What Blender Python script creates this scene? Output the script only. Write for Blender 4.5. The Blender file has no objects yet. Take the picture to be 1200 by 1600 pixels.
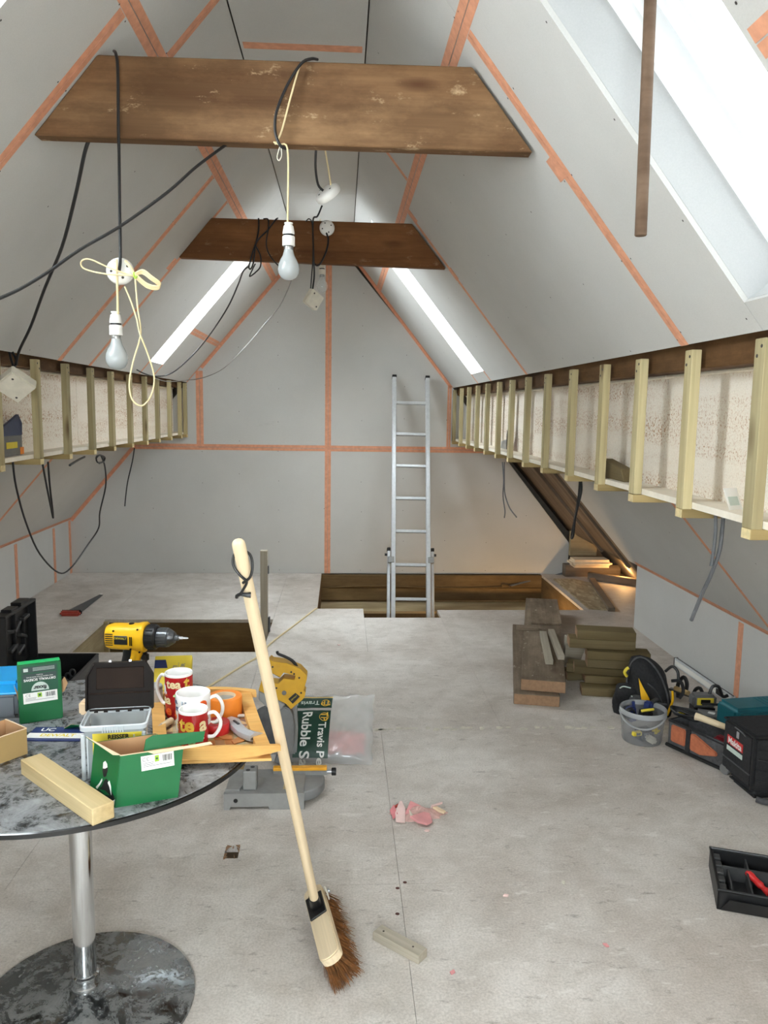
import bpy, bmesh, math, random
from math import pi, sin, cos, radians as rad
from mathutils import Vector as V, Matrix as Mx

sc = bpy.context.scene
COL = sc.collection
rng = random.Random(7)

# ---------------------------------------------------------------- camera
EYE = V((0, 0, 1.45))
YAW, PITCH, ROLL, FPX = 0.0554110, 0.1299294, 0.0147705, 1230.0
fw = V((sin(YAW) * cos(PITCH), cos(YAW) * cos(PITCH), -sin(PITCH)))
r0 = V((cos(YAW), -sin(YAW), 0))
u0 = r0.cross(fw)
ri = r0 * cos(ROLL) + u0 * sin(ROLL)
up = -r0 * sin(ROLL) + u0 * cos(ROLL)
cam = bpy.data.cameras.new('camera')
cam_ob = bpy.data.objects.new('camera', cam)
COL.objects.link(cam_ob)
cam_ob.matrix_world = Mx((( ri.x, up.x, -fw.x, EYE.x), (ri.y, up.y, -fw.y, EYE.y), (ri.z, up.z, -fw.z, EYE.z), (0, 0, 0, 1)))
cam.sensor_fit = 'VERTICAL'
cam.sensor_height = 36.0
cam.lens = 36.0 * FPX / 1600.0
cam.clip_start = 0.05
sc.camera = cam_ob

# ---------------------------------------------------------------- sky, light, exposure
SKY_LO, SKY_HI = 9.0, 27.0
world = bpy.data.worlds.new('overcast')
sc.world = world
world.use_nodes = True
wn = world.node_tree
bg = wn.nodes['Background']
bg.inputs['Color'].default_value = (0.90, 0.95, 1.0, 1)
# an overcast sky, brighter on the side where the sun sits behind the cloud
wtc = wn.nodes.new('ShaderNodeTexCoord')
wdot = wn.nodes.new('ShaderNodeVectorMath')
wdot.operation = 'DOT_PRODUCT'
wdot.inputs[1].default_value = (-0.80, -0.10, 0.59)
wmr = wn.nodes.new('ShaderNodeMapRange')
wmr.inputs['From Min'].default_value = -0.5
wmr.inputs['From Max'].default_value = 1.0
wmr.inputs['To Min'].default_value = SKY_LO
wmr.inputs['To Max'].default_value = SKY_HI
wn.links.new(wtc.outputs['Generated'], wdot.inputs[0])
wn.links.new(wdot.outputs['Value'], wmr.inputs['Value'])
wn.links.new(wmr.outputs['Result'], bg.inputs['Strength'])
sc.view_settings.view_transform = 'Standard'
sc.view_settings.look = 'None'
sc.view_settings.gamma = 1.0
sc.view_settings.use_curve_mapping = False
sc.view_settings.exposure = 1.28
sc.cycles.max_bounces = 10
sc.cycles.diffuse_bounces = 7
sc.cycles.glossy_bounces = 4
sc.cycles.transmission_bounces = 8
sc.cycles.transparent_max_bounces = 16
sc.cycles.sample_clamp_indirect = 10
sc.cycles.use_denoising = True


def lamp_point(name, loc, energy, color, radius):
    l = bpy.data.lights.new(name, 'POINT')
    l.energy, l.color, l.shadow_soft_size = energy, color, radius
    o = bpy.data.objects.new(name, l)
    o.location = loc
    COL.objects.link(o)
    return o


# ---------------------------------------------------------------- helpers
def srgb(r, g, b):
    f = lambda c: c / 12.92 if c <= 0.04045 else ((c + 0.055) / 1.055) ** 2.4
    return (f(r / 255), f(g / 255), f(b / 255), 1)


class NT:
    def __init__(s, name):
        s.m = bpy.data.materials.new(name)
        s.m.use_nodes = True
        s.t = s.m.node_tree
        s.b = s.t.nodes['Principled BSDF']

    def n(s, kind, **kw):
        nd = s.t.nodes.new(kind)
        for k, v in kw.items():
            if k in nd.inputs:
                nd.inputs[k].default_value = v
            else:
                setattr(nd, k, v)
        return nd

    def l(s, a, ao, b, bi):
        s.t.links.new(a.outputs[ao], b.inputs[bi])

    def coord(s, scale=(1, 1, 1), per_object=True):
        tc = s.n('ShaderNodeTexCoord')
        mp = s.n('ShaderNodeMapping')
        mp.inputs['Scale'].default_value = scale
        if per_object:
            oi = s.n('ShaderNodeObjectInfo')
            ml = s.n('ShaderNodeMath', operation='MULTIPLY')
            ml.inputs[1].default_value = 37.0
            s.l(oi, 'Random', ml, 0)
            s.l(ml, 0, mp, 'Location')
        s.l(tc, 'Object', mp, 'Vector')
        return mp

    def noise(s, mp, scale, detail=4, rough=0.55, dist=0.0):
        nd = s.n('ShaderNodeTexNoise')
        nd.inputs['Scale'].default_value = scale
        nd.inputs['Detail'].default_value = detail
        nd.inputs['Roughness'].default_value = rough
        nd.inputs['Distortion'].default_value = dist
        s.l(mp, 'Vector', nd, 'Vector')
        return nd

    def ramp(s, src, out, stops):
        r = s.n('ShaderNodeValToRGB')
        e = r.color_ramp.elements
        while len(e) < len(stops):
            e.new(0.5)
        for q, (p, c) in zip(e, stops):
            q.position, q.color = p, c
        s.l(src, out, r, 'Fac')
        return r

    def mix(s, a, ao, b, bo, fac=None, fo=None, mode='MIX', f=0.5):
        m = s.n('ShaderNodeMix', data_type='RGBA', blend_type=mode)
        m.inputs[0].default_value = f
        if fac is not None:
            s.t.links.new(fac.outputs[fo], m.inputs[0])
        for src, o, i in ((a, ao, 6), (b, bo, 7)):
            if isinstance(src, tuple):
                m.inputs[i].default_value = src
            else:
                s.t.links.new(src.outputs[o], m.inputs[i])
        return m

    def color(s, nd, o):
        s.t.links.new(nd.outputs[o], s.b.inputs['Base Color'])

    def bump(s, src, o, strength=0.2, dist=0.002):
        b = s.n('ShaderNodeBump')
        b.inputs['Strength'].default_value = strength
        b.inputs['Distance'].default_value = dist
        s.t.links.new(src.outputs[o], b.inputs['Height'])
        s.t.links.new(b.outputs['Normal'], s.b.inputs['Normal'])

    def set(s, rough=0.6, metal=0.0, **kw):
        s.b.inputs['Roughness'].default_value = rough
        s.b.inputs['Metallic'].default_value = metal
        for k, v in kw.items():
            s.b.inputs[k.replace('_', ' ')].default_value = v


def plain(name, c, rough=0.5, metal=0.0, var=0.12, scale=30, bump=0.0, **kw):
    t = NT(name)
    mp = t.coord()
    nz = t.noise(mp, scale, 3)
    lo = tuple(x * (1 - var) for x in c[:3]) + (1,)
    hi = tuple(min(1, x * (1 + var)) for x in c[:3]) + (1,)
    r = t.ramp(nz, 'Fac', [(0.3, lo), (0.7, hi)])
    t.color(r, 'Color')
    if bump:
        t.bump(nz, 'Fac', bump)
    t.set(rough, metal, **kw)
    return t.m


def wood(name, c1, c2, c3=None, knots=0.0, rough=0.75, grain=14, stain=0.0, wear=None, vary=0.25):
    """grain runs along the object's own X axis"""
    t = NT(name)
    mp = t.coord((0.9, grain, grain))
    big = t.noise(mp, 1.2, 3, 0.5, 0.6)
    mp2 = t.coord((2.0, 90, 90))
    fine = t.noise(mp2, 1.0, 4, 0.6)
    r1 = t.ramp(big, 'Fac', [(0.32, c1), (0.68, c2)])
    r2 = t.ramp(fine, 'Fac', [(0.35, (0.72, 0.70, 0.66, 1)), (0.65, (1, 1, 1, 1))])
    m = t.mix(r1, 'Color', r2, 'Color', mode='MULTIPLY', f=0.55)
    out, oo = m, 2
    if knots:
        mk = t.coord((2.2, 7, 7))
        vo = t.n('ShaderNodeTexVoronoi')
        vo.inputs['Scale'].default_value = 1.0
        t.l(mk, 'Vector', vo, 'Vector')
        kr = t.ramp(vo, 'Distance', [(0.06, (1, 1, 1, 1)), (0.17, (0, 0, 0, 1))])
        m2 = t.mix(out, oo, c3 or tuple(x * 0.35 for x in c1[:3]) + (1,), None, kr, 'Color')
        ml = t.n('ShaderNodeMath', operation='MULTIPLY')
        ml.inputs[1].default_value = knots
        t.l(kr, 'Color', ml, 0)
        t.t.links.new(ml.outputs[0], m2.inputs[0])
        out, oo = m2, 2
    if stain:
        ms = t.coord((1.1, 2.6, 2.6))
        sn = t.noise(ms, 2.2, 6, 0.7)
        sr = t.ramp(sn, 'Fac', [(0.42, (0.45, 0.40, 0.36, 1)), (0.62, (1, 1, 1, 1))])
        m3 = t.mix(out, oo, sr, 'Color', mode='MULTIPLY', f=stain)
        out, oo = m3, 2
    if wear:
        mw = t.coord((5, 11, 11))
        w = t.noise(mw, 1.6, 7, 0.75)
        wr = t.ramp(w, 'Fac', [(0.60, (0, 0, 0, 1)), (0.70, (1, 1, 1, 1))])
        m4 = t.mix(out, oo, wear, None, wr, 'Color')
        out, oo = m4, 2
    oi = t.n('ShaderNodeObjectInfo')
    hv = t.n('ShaderNodeHueSaturation')
    mr = t.n('ShaderNodeMapRange')
    mr.inputs['To Min'].default_value = 1 - vary
    mr.inputs['To Max'].default_value = 1 + vary * 0.6
    t.l(oi, 'Random', mr, 'Value')
    t.l(mr, 'Result', hv, 'Value')
    t.t.links.new(out.outputs[oo], hv.inputs['Color'])
    t.color(hv, 'Color')
    t.bump(fine, 'Fac', 0.25, 0.001)
    t.set(rough, 0.0, Specular_IOR_Level=0.25)
    return t.m


class MB:
    """collects geometry; build() links it as one mesh object"""
    def __init__(s):
        s.bm = bmesh.new()

    def _v(s, pts):
        return [s.bm.verts.new(p) for p in pts]

    def _f(s, vs, smooth=False):
        try:
            f = s.bm.faces.new(vs)
            f.smooth = smooth
            return f
        except ValueError:
            return None

    def box(s, c, size, M=None, taper=(1, 1)):
        x, y, z = (q / 2 for q in size)
        pts = []
        for sz in (-1, 1):
            k = taper if sz > 0 else (1, 1)
            for sx, sy in ((-1, -1), (1, -1), (1, 1), (-1, 1)):
                p = V((c[0] + sx * x * k[0], c[1] + sy * y * k[1], c[2] + sz * z))
                pts.append(M @ p if M else p)
        v = s._v(pts)
        for q in ((3, 2, 1, 0), (4, 5, 6, 7), (0, 1, 5, 4), (1, 2, 6, 5), (2, 3, 7, 6), (3, 0, 4, 7)):
            s._f([v[i] for i in q])
        return s

    def hexa(s, bot, top):
        v = s._v(list(bot) + list(top))
        for q in ((3, 2, 1, 0), (4, 5, 6, 7), (0, 1, 5, 4), (1, 2, 6, 5), (2, 3, 7, 6), (3, 0, 4, 7)):
            s._f([v[i] for i in q])
        return s

    def slab(s, poly, d):
        """a polygon given thickness by the vector d"""
        d = V(d)
        a = s._v([V(p) for p in poly])
        b = s._v([V(p) + d for p in poly])
        s._f(a[::-1])
        s._f(b)
        n = len(a)
        for i in range(n):
            s._f([a[i], a[(i + 1) % n], b[(i + 1) % n], b[i]])
        return s

    def face(s, pts, smooth=False):
        s._f(s._v([V(p) for p in pts]), smooth)
        return s

    def grid(s, fn, nu, nv, smooth=True, wrap=False):
        rows = [[s.bm.verts.new(fn(i / nu, j / nv)) for i in range(nu + (0 if wrap else 1))] for j in range(nv + 1)]
        w = len(rows[0])
        for j in range(nv):
            for i in range(nu):
                s._f([rows[j][i], rows[j][(i + 1) % w], rows[j + 1][(i + 1) % w], rows[j + 1][i]], smooth)
        return s

    def lathe(s, prof, n=24, M=None, smooth=True, arc=1.0):
        M = M or Mx()
        rows = []
        for r, z in prof:
            if r < 1e-6:
                rows.append([s.bm.verts.new(M @ V((0, 0, z)))])
            else:
                rows.append([s.bm.verts.new(M @ V((r * cos(2 * pi * i / n), r * sin(2 * pi * i / n), z))) for i in range(n)])
        for a, b in zip(rows, rows[1:]):
            for i in range(n):
                j = (i + 1) % n
                if len(a) == 1 and len(b) == 1:
                    continue
                if len(a) == 1:
                    s._f([a[0], b[j], b[i]], smooth)
                elif len(b) == 1:
                    s._f([a[i], a[j], b[0]], smooth)
                else:
                    s._f([a[i], a[j], b[j], b[i]], smooth)
        return s

    def cyl(s, a, b, r, n=14, r2=None):
        a, b = V(a), V(b)
        d = b - a
        M = Mx.Translation(a) @ d.to_track_quat('Z', 'Y').to_matrix().to_4x4()
        L = d.length
        r2 = r if r2 is None else r2
        s.lathe([(0, 0), (r, 0)], n, M, False)
        s.lathe([(r, 0), (r2, L)], n, M, True)
        s.lathe([(r2, L), (0, L)], n, M, False)
        return s

    def tube(s, pts, r, n=7, smooth_path=5, closed=False):
        P = [V(p) for p in pts]
        if smooth_path and len(P) > 2:
            Q = []
            m = len(P)
            for i in range(m if closed else m - 1):
                g = (lambda k: P[k % m]) if closed else (lambda k: P[min(max(k, 0), m - 1)])
                p0, p1, p2, p3 = g(i - 1), g(i), g(i + 1), g(i + 2)
                for k in range(smooth_path):
                    t = k / smooth_path
                    Q.append(0.5 * ((2 * p1) + (p2 - p0) * t + (2 * p0 - 5 * p1 + 4 * p2 - p3) * t * t + (3 * p1 - p0 - 3 * p2 + p3) * t ** 3))
            if not closed:
                Q.append(P[-1])
            P = Q
        m = len(P)
        rr = r if callable(r) else (lambda t: r)
        nrm = None
        rings = []
        for i in range(m):
            if closed:
                d = P[(i + 1) % m] - P[i - 1]
            else:
                d = P[min(i + 1, m - 1)] - P[max(i - 1, 0)]
            if d.length < 1e-9:
                d = V((0, 0, 1))
            d.normalize()
            if nrm is None:
                nrm = d.orthogonal().normalized()
            nrm = (nrm - d * nrm.dot(d))
            if nrm.length < 1e-6:
                nrm = d.orthogonal()
            nrm.normalize()
            bi = d.cross(nrm)
            k = rr(i / max(1, m - 1))
            rings.append(s._v([P[i] + (nrm * cos(2 * pi * q / n) + bi * sin(2 * pi * q / n)) * k for q in range(n)]))
        for i in range(m if closed else m - 1):
            a, b = rings[i], rings[(i + 1) % m]
            for q in range(n):
                s._f([a[q], a[(q + 1) % n], b[(q + 1) % n], b[q]], True)
        if not closed:
            s._f(rings[0][::-1])
            s._f(rings[-1])
        return s

    def xform(s, M):
        bmesh.ops.transform(s.bm, matrix=M, verts=s.bm.verts)
        return s

    def bevel(s, w, seg=1, angle=40):
        bmesh.ops.remove_doubles(s.bm, verts=s.bm.verts, dist=1e-6)
        ed = [e for e in s.bm.edges if len(e.link_faces) == 2 and e.calc_face_angle(0) > rad(angle)]
        bmesh.ops.bevel(s.bm, geom=ed, offset=w, segments=seg, affect='EDGES', clamp_overlap=True)
        return s

    def mesh(s, name, fix=True):
        if fix:
            bmesh.ops.recalc_face_normals(s.bm, faces=s.bm.faces)
        me = bpy.data.meshes.new(name)
        s.bm.to_mesh(me)
        s.bm.free()
        return me

    def build(s, name, mat, parent=None, loc=None, rot=None, label=None, cat=None, group=None, kind=None, recenter=False, fix=True):
        if recenter:
            c = sum((v.co for v in s.bm.verts), V()) / len(s.bm.verts)
            lo = min(v.co.z for v in s.bm.verts)
            c = V((c.x, c.y, lo))
            bmesh.ops.translate(s.bm, vec=-c, verts=s.bm.verts)
            loc = c
        o = bpy.data.objects.new(name, s.mesh(name, fix))
        if any(p.use_smooth for p in o.data.polygons):
            o.data.set_sharp_from_angle(angle=rad(38))
        for m in (mat if isinstance(mat, (list, tuple)) else [mat]):
            o.data.materials.append(m)
        COL.objects.link(o)
        if parent:
            o.parent = parent
        if loc is not None:
            o.location = loc
        if rot is not None:
            o.rotation_euler = rot
        tag(o, label, cat, group, kind)
        return o


def tag(o, label=None, cat=None, group=None, kind=None):
    for k, v in (('label', label), ('category', cat), ('group', group), ('kind', kind)):
        if v:
            o[k] = v
    return o


def empty(name, label=None, cat=None, loc=(0, 0, 0), rot=(0, 0, 0), group=None, kind=None, parent=None):
    o = bpy.data.objects.new(name, None)
    o.empty_display_size = 0.05
    COL.objects.link(o)
    o.location, o.rotation_euler = loc, rot
    if parent:
        o.parent = parent
    return tag(o, label, cat, group, kind)


def link_mesh(name, me, parent=None, M=None, **kw):
    o = bpy.data.objects.new(name, me)
    COL.objects.link(o)
    if parent:
        o.parent = parent
    if M is not None:
        o.matrix_local = M
    return tag(o, **kw)


def copy_tree(o, parent=None):
    c = o.copy()
    COL.objects.link(c)
    c.parent = parent
    for ch in list(o.children):
        copy_tree(ch, c)
    return c


def lettering(name, body, size, mat, parent, M=None, bend=0.0, align='CENTER', spacing=1.0, bold=0.0):
    """flat print; bend > 0 wraps it round a vertical cylinder of that radius"""
    cu = bpy.data.curves.new(name, 'FONT')
    cu.body, cu.size, cu.align_x, cu.align_y = body, size, align, 'CENTER'
    cu.space_character = spacing
    cu.offset = bold
    cu.resolution_u = 3
    tmp = bpy.data.objects.new(name, cu)
    COL.objects.link(tmp)
    bpy.context.view_layer.update()
    me = bpy.data.meshes.new_from_object(tmp.evaluated_get(bpy.context.evaluated_depsgraph_get()))
    bpy.data.objects.remove(tmp)
    bpy.data.curves.remove(cu)
    bm = bmesh.new()
    bm.from_mesh(me)
    if bend:
        xs = [v.co.x for v in bm.verts]
        x = min(xs)
        while x < max(xs):
            bmesh.ops.bisect_plane(bm, geom=bm.verts[:] + bm.edges[:] + bm.faces[:], plane_co=(x, 0, 0), plane_no=(1, 0, 0))
            x += bend * 0.16
        for v in bm.verts:
            a = v.co.x / bend - pi / 2
            v.co = V((bend * cos(a), bend * sin(a), v.co.y))
    bm.to_mesh(me)
    bm.free()
    me.materials.clear()
    me.materials.append(mat)
    return link_mesh(name, me, parent, M)


def at(loc, rx=0, ry=0, rz=0, s=1):
    return Mx.Translation(V(loc)) @ Mx.Rotation(rz, 4, 'Z') @ Mx.Rotation(ry, 4, 'Y') @ Mx.Rotation(rx, 4, 'X') @ Mx.Scale(s, 4)


def rbox(size, bev=0.004, seg=2, c=(0, 0, 0)):
    return MB().box(c, size).bevel(bev, seg)


def timber(name, size, mat, loc, rot=(0, 0, 0), parent=None, bev=0.0015, **kw):
    """length along local X, origin at the middle of the underside"""
    return MB().box((0, 0, size[2] / 2), size).bevel(bev).build(name, mat, parent, loc, rot, **kw)

# ---------------------------------------------------------------- materials
def plaster_mat(name, c):
    t = NT(name)
    mp = t.coord()
    a = t.noise(mp, 2.3, 5, 0.6)
    b = t.noise(mp, 260, 2, 0.6)
    ra = t.ramp(a, 'Fac', [(0.3, tuple(x * 0.93 for x in c[:3]) + (1,)), (0.7, c)])
    rb = t.ramp(b, 'Fac', [(0.3, (0.93, 0.93, 0.93, 1)), (0.7, (1, 1, 1, 1))])
    m = t.mix(ra, 'Color', rb, 'Color', mode='MULTIPLY', f=0.8)
    sc_ = t.coord((1.5, 16, 5))
    sm = t.noise(sc_, 1.5, 6, 0.72)
    rs = t.ramp(sm, 'Fac', [(0.66, (0, 0, 0, 1)), (0.80, (0.35, 0.35, 0.35, 1))])
    m2 = t.mix(m, 2, tuple(x * 0.62 for x in c[:3]) + (1,), None, rs, 'Color')
    t.color(m2, 2)
    t.set(0.85, 0, Specular_IOR_Level=0.2)
    return t.m


def floor_mat():
    t = NT('chipboard_floor')
    tc = t.n('ShaderNodeTexCoord')
    mp = t.n('ShaderNodeMapping')
    t.l(tc, 'Object', mp, 'Vector')
    big = t.noise(mp, 0.9, 6, 0.62, 0.4)
    med = t.noise(mp, 7, 6, 0.68, 0.5)
    fine = t.noise(mp, 150, 4, 0.75)
    c1, c2 = srgb(198, 189, 180), srgb(232, 227, 221)
    r1 = t.ramp(big, 'Fac', [(0.36, c1), (0.60, c2)])
    r2 = t.ramp(med, 'Fac', [(0.36, (0.80, 0.785, 0.765, 1)), (0.58, (1, 1, 1, 1))])
    m = t.mix(r1, 'Color', r2, 'Color', mode='MULTIPLY', f=0.75)
    r3 = t.ramp(fine, 'Fac', [(0.38, (0.70, 0.69, 0.68, 1)), (0.60, (1.0, 1.0, 1.0, 1))])
    m = t.mix(m, 2, r3, 'Color', mode='MULTIPLY', f=0.75)
    # boot-worn brown patches towards the eaves
    sx = t.n('ShaderNodeSeparateXYZ')
    t.l(tc, 'Object', sx, 'Vector')
    mr = t.n('ShaderNodeMapRange')
    mr.inputs['From Min'].default_value = 0.5
    mr.inputs['From Max'].default_value = 1.9
    mr.inputs['To Max'].default_value = 0.42
    t.l(sx, 'X', mr, 'Value')
    bn = t.noise(mp, 1.7, 5, 0.6)
    ml = t.n('ShaderNodeMath', operation='MULTIPLY')
    t.l(mr, 'Result', ml, 0)
    rb = t.ramp(bn, 'Fac', [(0.35, (0.35, 0.35, 0.35, 1)), (0.6, (1, 1, 1, 1))])
    t.l(rb, 'Color', ml, 1)
    m = t.mix(m, 2, srgb(140, 122, 104), None, ml, 0)
    # pale plaster smears and drag marks in several directions
    for sc_, rz, lo, k in (((5, 14, 1), 0.5, 0.60, 0.40), ((4, 18, 1), -0.9, 0.62, 0.38), ((6, 13, 1), 1.35, 0.62, 0.35), ((3, 40, 1), 1.05, 0.64, 0.5)):
        mq = t.n('ShaderNodeMapping')
        mq.inputs['Scale'].default_value = sc_
        mq.inputs['Rotation'].default_value = (0, 0, rz)
        t.l(tc, 'Object', mq, 'Vector')
        sn = t.noise(mq, 1.6, 6, 0.7)
        sr = t.ramp(sn, 'Fac', [(lo, (0, 0, 0, 1)), (lo + 0.07, (k, k, k, 1))])
        m = t.mix(m, 2, srgb(236, 233, 227), None, sr, 'Color')
    # dark scuffs and crumbs of plaster
    mq = t.n('ShaderNodeMapping')
    mq.inputs['Scale'].default_value = (6, 14, 1)
    mq.inputs['Rotation'].default_value = (0, 0, 0.35)
    t.l(tc, 'Object', mq, 'Vector')
    dn = t.noise(mq, 2.2, 7, 0.75)
    dr = t.ramp(dn, 'Fac', [(0.58, (0, 0, 0, 1)), (0.68, (0.55, 0.55, 0.55, 1))])
    m = t.mix(m, 2, srgb(110, 100, 92), None, dr, 'Color')
    vo = t.n('ShaderNodeTexVoronoi')
    vo.inputs['Scale'].default_value = 7.0
    t.l(mp, 'Vector', vo, 'Vector')
    vr = t.ramp(vo, 'Distance', [(0.0, (1, 1, 1, 1)), (0.028, (0, 0, 0, 1))])
    m = t.mix(m, 2, srgb(228, 224, 216), None, vr, 'Color')
    t.color(m, 2)
    t.bump(fine, 'Fac', 0.25, 0.001)
    t.set(0.62, 0, Specular_IOR_Level=0.35)
    return t.m


def foam_mat():
    t = NT('insulation_board')
    mp = t.coord((1, 1, 1))
    fine = t.noise(mp, 120, 3, 0.7)
    band_map = t.coord((0.5, 0.5, 9))
    band = t.noise(band_map, 1.3, 3, 0.5)
    rb = t.ramp(band, 'Fac', [(0.42, (0.15, 0.15, 0.15, 1)), (0.62, (1, 1, 1, 1))])
    rf = t.ramp(fine, 'Fac', [(0.50, (0, 0, 0, 1)), (0.60, (1, 1, 1, 1))])
    ml = t.n('ShaderNodeMath', operation='MULTIPLY')
    t.l(rb, 'Color', ml, 0)
    t.l(rf, 'Color', ml, 1)
    m = t.mix(srgb(244, 236, 222), None, srgb(176, 128, 80), None, ml, 0)
    d = t.ramp(fine, 'Fac', [(0.34, (0.80, 0.76, 0.72, 1)), (0.50, (1, 1, 1, 1))])
    m = t.mix(m, 2, d, 'Color', mode='MULTIPLY', f=0.8)
    t.color(m, 2)
    t.bump(fine, 'Fac', 0.4, 0.002)
    t.set(0.85)
    return t.m


def table_mat(name, dark, dust, lo, hi, rough=0.12, metal=0.0):
    """polished top with plaster dust and wipe marks"""
    t = NT(name)
    mp = t.coord((1, 1, 1))
    a = t.noise(mp, 13, 9, 0.78, 0.9)
    b = t.noise(mp, 70, 5, 0.75, 0.6)
    ad = t.n('ShaderNodeMath', operation='MULTIPLY_ADD')
    ad.inputs[1].default_value = 0.35
    t.l(b, 'Fac', ad, 0)
    t.l(a, 'Fac', ad, 2)
    r = t.ramp(ad, 0, [(lo, (0, 0, 0, 1)), (hi, (1, 1, 1, 1))])
    m = t.mix(dark, None, dust, None, r, 'Color')
    t.color(m, 2)
    rr = t.ramp(r, 'Color', [(0, (rough,) * 3 + (1,)), (1, (0.6, 0.6, 0.6, 1))])
    t.t.links.new(rr.outputs['Color'], t.b.inputs['Roughness'])
    if metal:
        rm = t.ramp(r, 'Color', [(0, (metal,) * 3 + (1,)), (1, (0, 0, 0, 1))])
        t.t.links.new(rm.outputs['Color'], t.b.inputs['Metallic'])
    return t.m


def clear_mat(name, tint, alpha, rough=0.15, spec=0.5):
    t = NT(name)
    t.b.inputs['Base Color'].default_value = tint
    t.b.inputs['Alpha'].default_value = alpha
    t.set(rough, 0, Specular_IOR_Level=spec)
    return t.m


def glass_mat(name, k):
    t = NT(name)
    t.t.nodes.remove(t.b)
    tr = t.n('ShaderNodeBsdfTransparent')
    tr.inputs['Color'].default_value = (0.95 * k, 0.97 * k, 0.97 * k, 1)
    gl = t.n('ShaderNodeBsdfGlossy')
    gl.inputs['Roughness'].default_value = 0.02
    fr = t.n('ShaderNodeFresnel')
    fr.inputs['IOR'].default_value = 1.45
    mx = t.n('ShaderNodeMixShader')
    geo = t.n('ShaderNodeNewGeometry')
    inv = t.n('ShaderNodeMath', operation='SUBTRACT')
    inv.inputs[0].default_value = 1.0
    t.l(geo, 'Backfacing', inv, 1)
    ml = t.n('ShaderNodeMath', operation='MULTIPLY')
    t.l(fr, 'Fac', ml, 0)
    t.l(inv, 0, ml, 1)
    t.l(ml, 0, mx, 0)
    t.l(tr, 'BSDF', mx, 1)
    t.l(gl, 'BSDF', mx, 2)
    t.l(mx, 'Shader', t.t.nodes['Material Output'], 'Surface')
    return t.m


PLASTER = plaster_mat('plasterboard', srgb(200, 199, 195))
REVEAL = plaster_mat("dimmed_reveal_plasterboard", srgb(186, 187, 186))  # same board, darkened to hold down the daylight on the reveals
TAPE = plain('orange_joint_tape', srgb(214, 152, 120), 0.7, var=0.12, scale=40)
SCREW = plain('dark_screw_heads', srgb(70, 66, 62), 0.5, 0.3)
FLOOR = floor_mat()
FILLER = plain('pale_seam_filler', srgb(205, 200, 186), 0.8, var=0.2, scale=25)
FOAM = foam_mat()
FOAMEDGE = plain('insulation_edge', srgb(236, 228, 212), 0.8, var=0.05)
STUD = wood('treated_softwood', srgb(164, 150, 112), srgb(198, 186, 146), srgb(84, 52, 24), knots=0.8, grain=9)
NOGGIN = wood('noggin_softwood', srgb(150, 128, 82), srgb(186, 164, 116), grain=9)
ENDGRAIN = plain('pale_end_grain', srgb(218, 200, 152), 0.8, var=0.15, scale=60)
BEAM = wood('old_brown_beam', srgb(122, 90, 60), srgb(154, 122, 88), srgb(72, 40, 20), knots=0.9, grain=7, stain=0.75, wear=srgb(186, 160, 126), vary=0.02)
BEAMDK = wood('dark_brown_beam', srgb(104, 66, 34), srgb(132, 88, 50), srgb(60, 32, 14), knots=0.5, grain=7, stain=0.5, wear=srgb(140, 112, 84), vary=0.02)
PURLIN = wood('brown_purlin', srgb(92, 66, 40), srgb(132, 98, 62), grain=6, stain=0.8, vary=0.1)
JOIST = wood('aged_joist', srgb(104, 84, 56), srgb(134, 110, 74), srgb(60, 40, 22), knots=0.5, grain=6, stain=0.5, vary=0.1)
PLY = wood('plywood', srgb(176, 158, 122), srgb(202, 186, 150), grain=5, stain=0.4)
OLDPLANK = wood('grey_brown_plank', srgb(118, 104, 88), srgb(152, 138, 120), srgb(80, 60, 44), knots=0.4, grain=8, stain=0.6, wear=srgb(176, 168, 154))
CUTEND = plain('sawn_plank_end', srgb(150, 118, 90), 0.8, var=0.15, scale=50)
STACKWOOD = wood('dim_treated_wood', srgb(104, 90, 60), srgb(128, 114, 84), srgb(60, 44, 24), knots=0.5, grain=8, vary=0.2)
PINE = wood('pale_pine', srgb(186, 160, 112), srgb(212, 192, 148), srgb(160, 118, 70), knots=0.35, grain=8, vary=0.05)
GREYWOOD = wood('weathered_wood', srgb(164, 156, 140), srgb(190, 182, 166), grain=8, vary=0.1)
HANDLE = wood('pale_broom_handle', srgb(226, 204, 168), srgb(238, 220, 188), grain=14, vary=0.02)
DOWEL = wood('brown_dowel', srgb(92, 72, 56), srgb(124, 102, 84), grain=12, vary=0.05)
TRAYWOOD = wood('honey_tray_wood', srgb(214, 160, 88), srgb(232, 184, 112), grain=9, vary=0.05)
SPAR = wood('rafter_board', srgb(112, 98, 84), srgb(142, 128, 112), grain=6, stain=0.5, vary=0.15)
WHITE = plain('white_plastic', srgb(232, 230, 224), 0.35, var=0.03)
FRAME = plain('white_painted_frame', srgb(240, 242, 243), 0.35, var=0.02)
OFFWHITE = plain('aged_white_plastic', srgb(214, 208, 192), 0.45, var=0.08)
CREAM = plain('cream_flex', srgb(222, 204, 158), 0.5, var=0.05)
CABLE = plain('black_cable', srgb(28, 28, 29), 0.45, var=0.2)
GREYCABLE = plain('grey_cable', srgb(92, 94, 97), 0.5, var=0.1)
PALECABLE = plain('pale_grey_cable', srgb(150, 148, 142), 0.5, var=0.1)
BLACK = plain('black_plastic', srgb(26, 26, 27), 0.4, var=0.2)
BLACKFAB = plain('black_fabric', srgb(34, 34, 36), 0.85, var=0.35, scale=90, bump=0.3)
GREYFAB = plain('grey_fabric', srgb(78, 78, 80), 0.85, var=0.25, scale=70, bump=0.3)
GREYPL = plain('grey_plastic', srgb(112, 112, 112), 0.5, var=0.1)
DKBROWN = plain('dark_brown_plastic', srgb(27, 20, 16), 0.55, var=0.15, Specular_IOR_Level=0.15)
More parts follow.
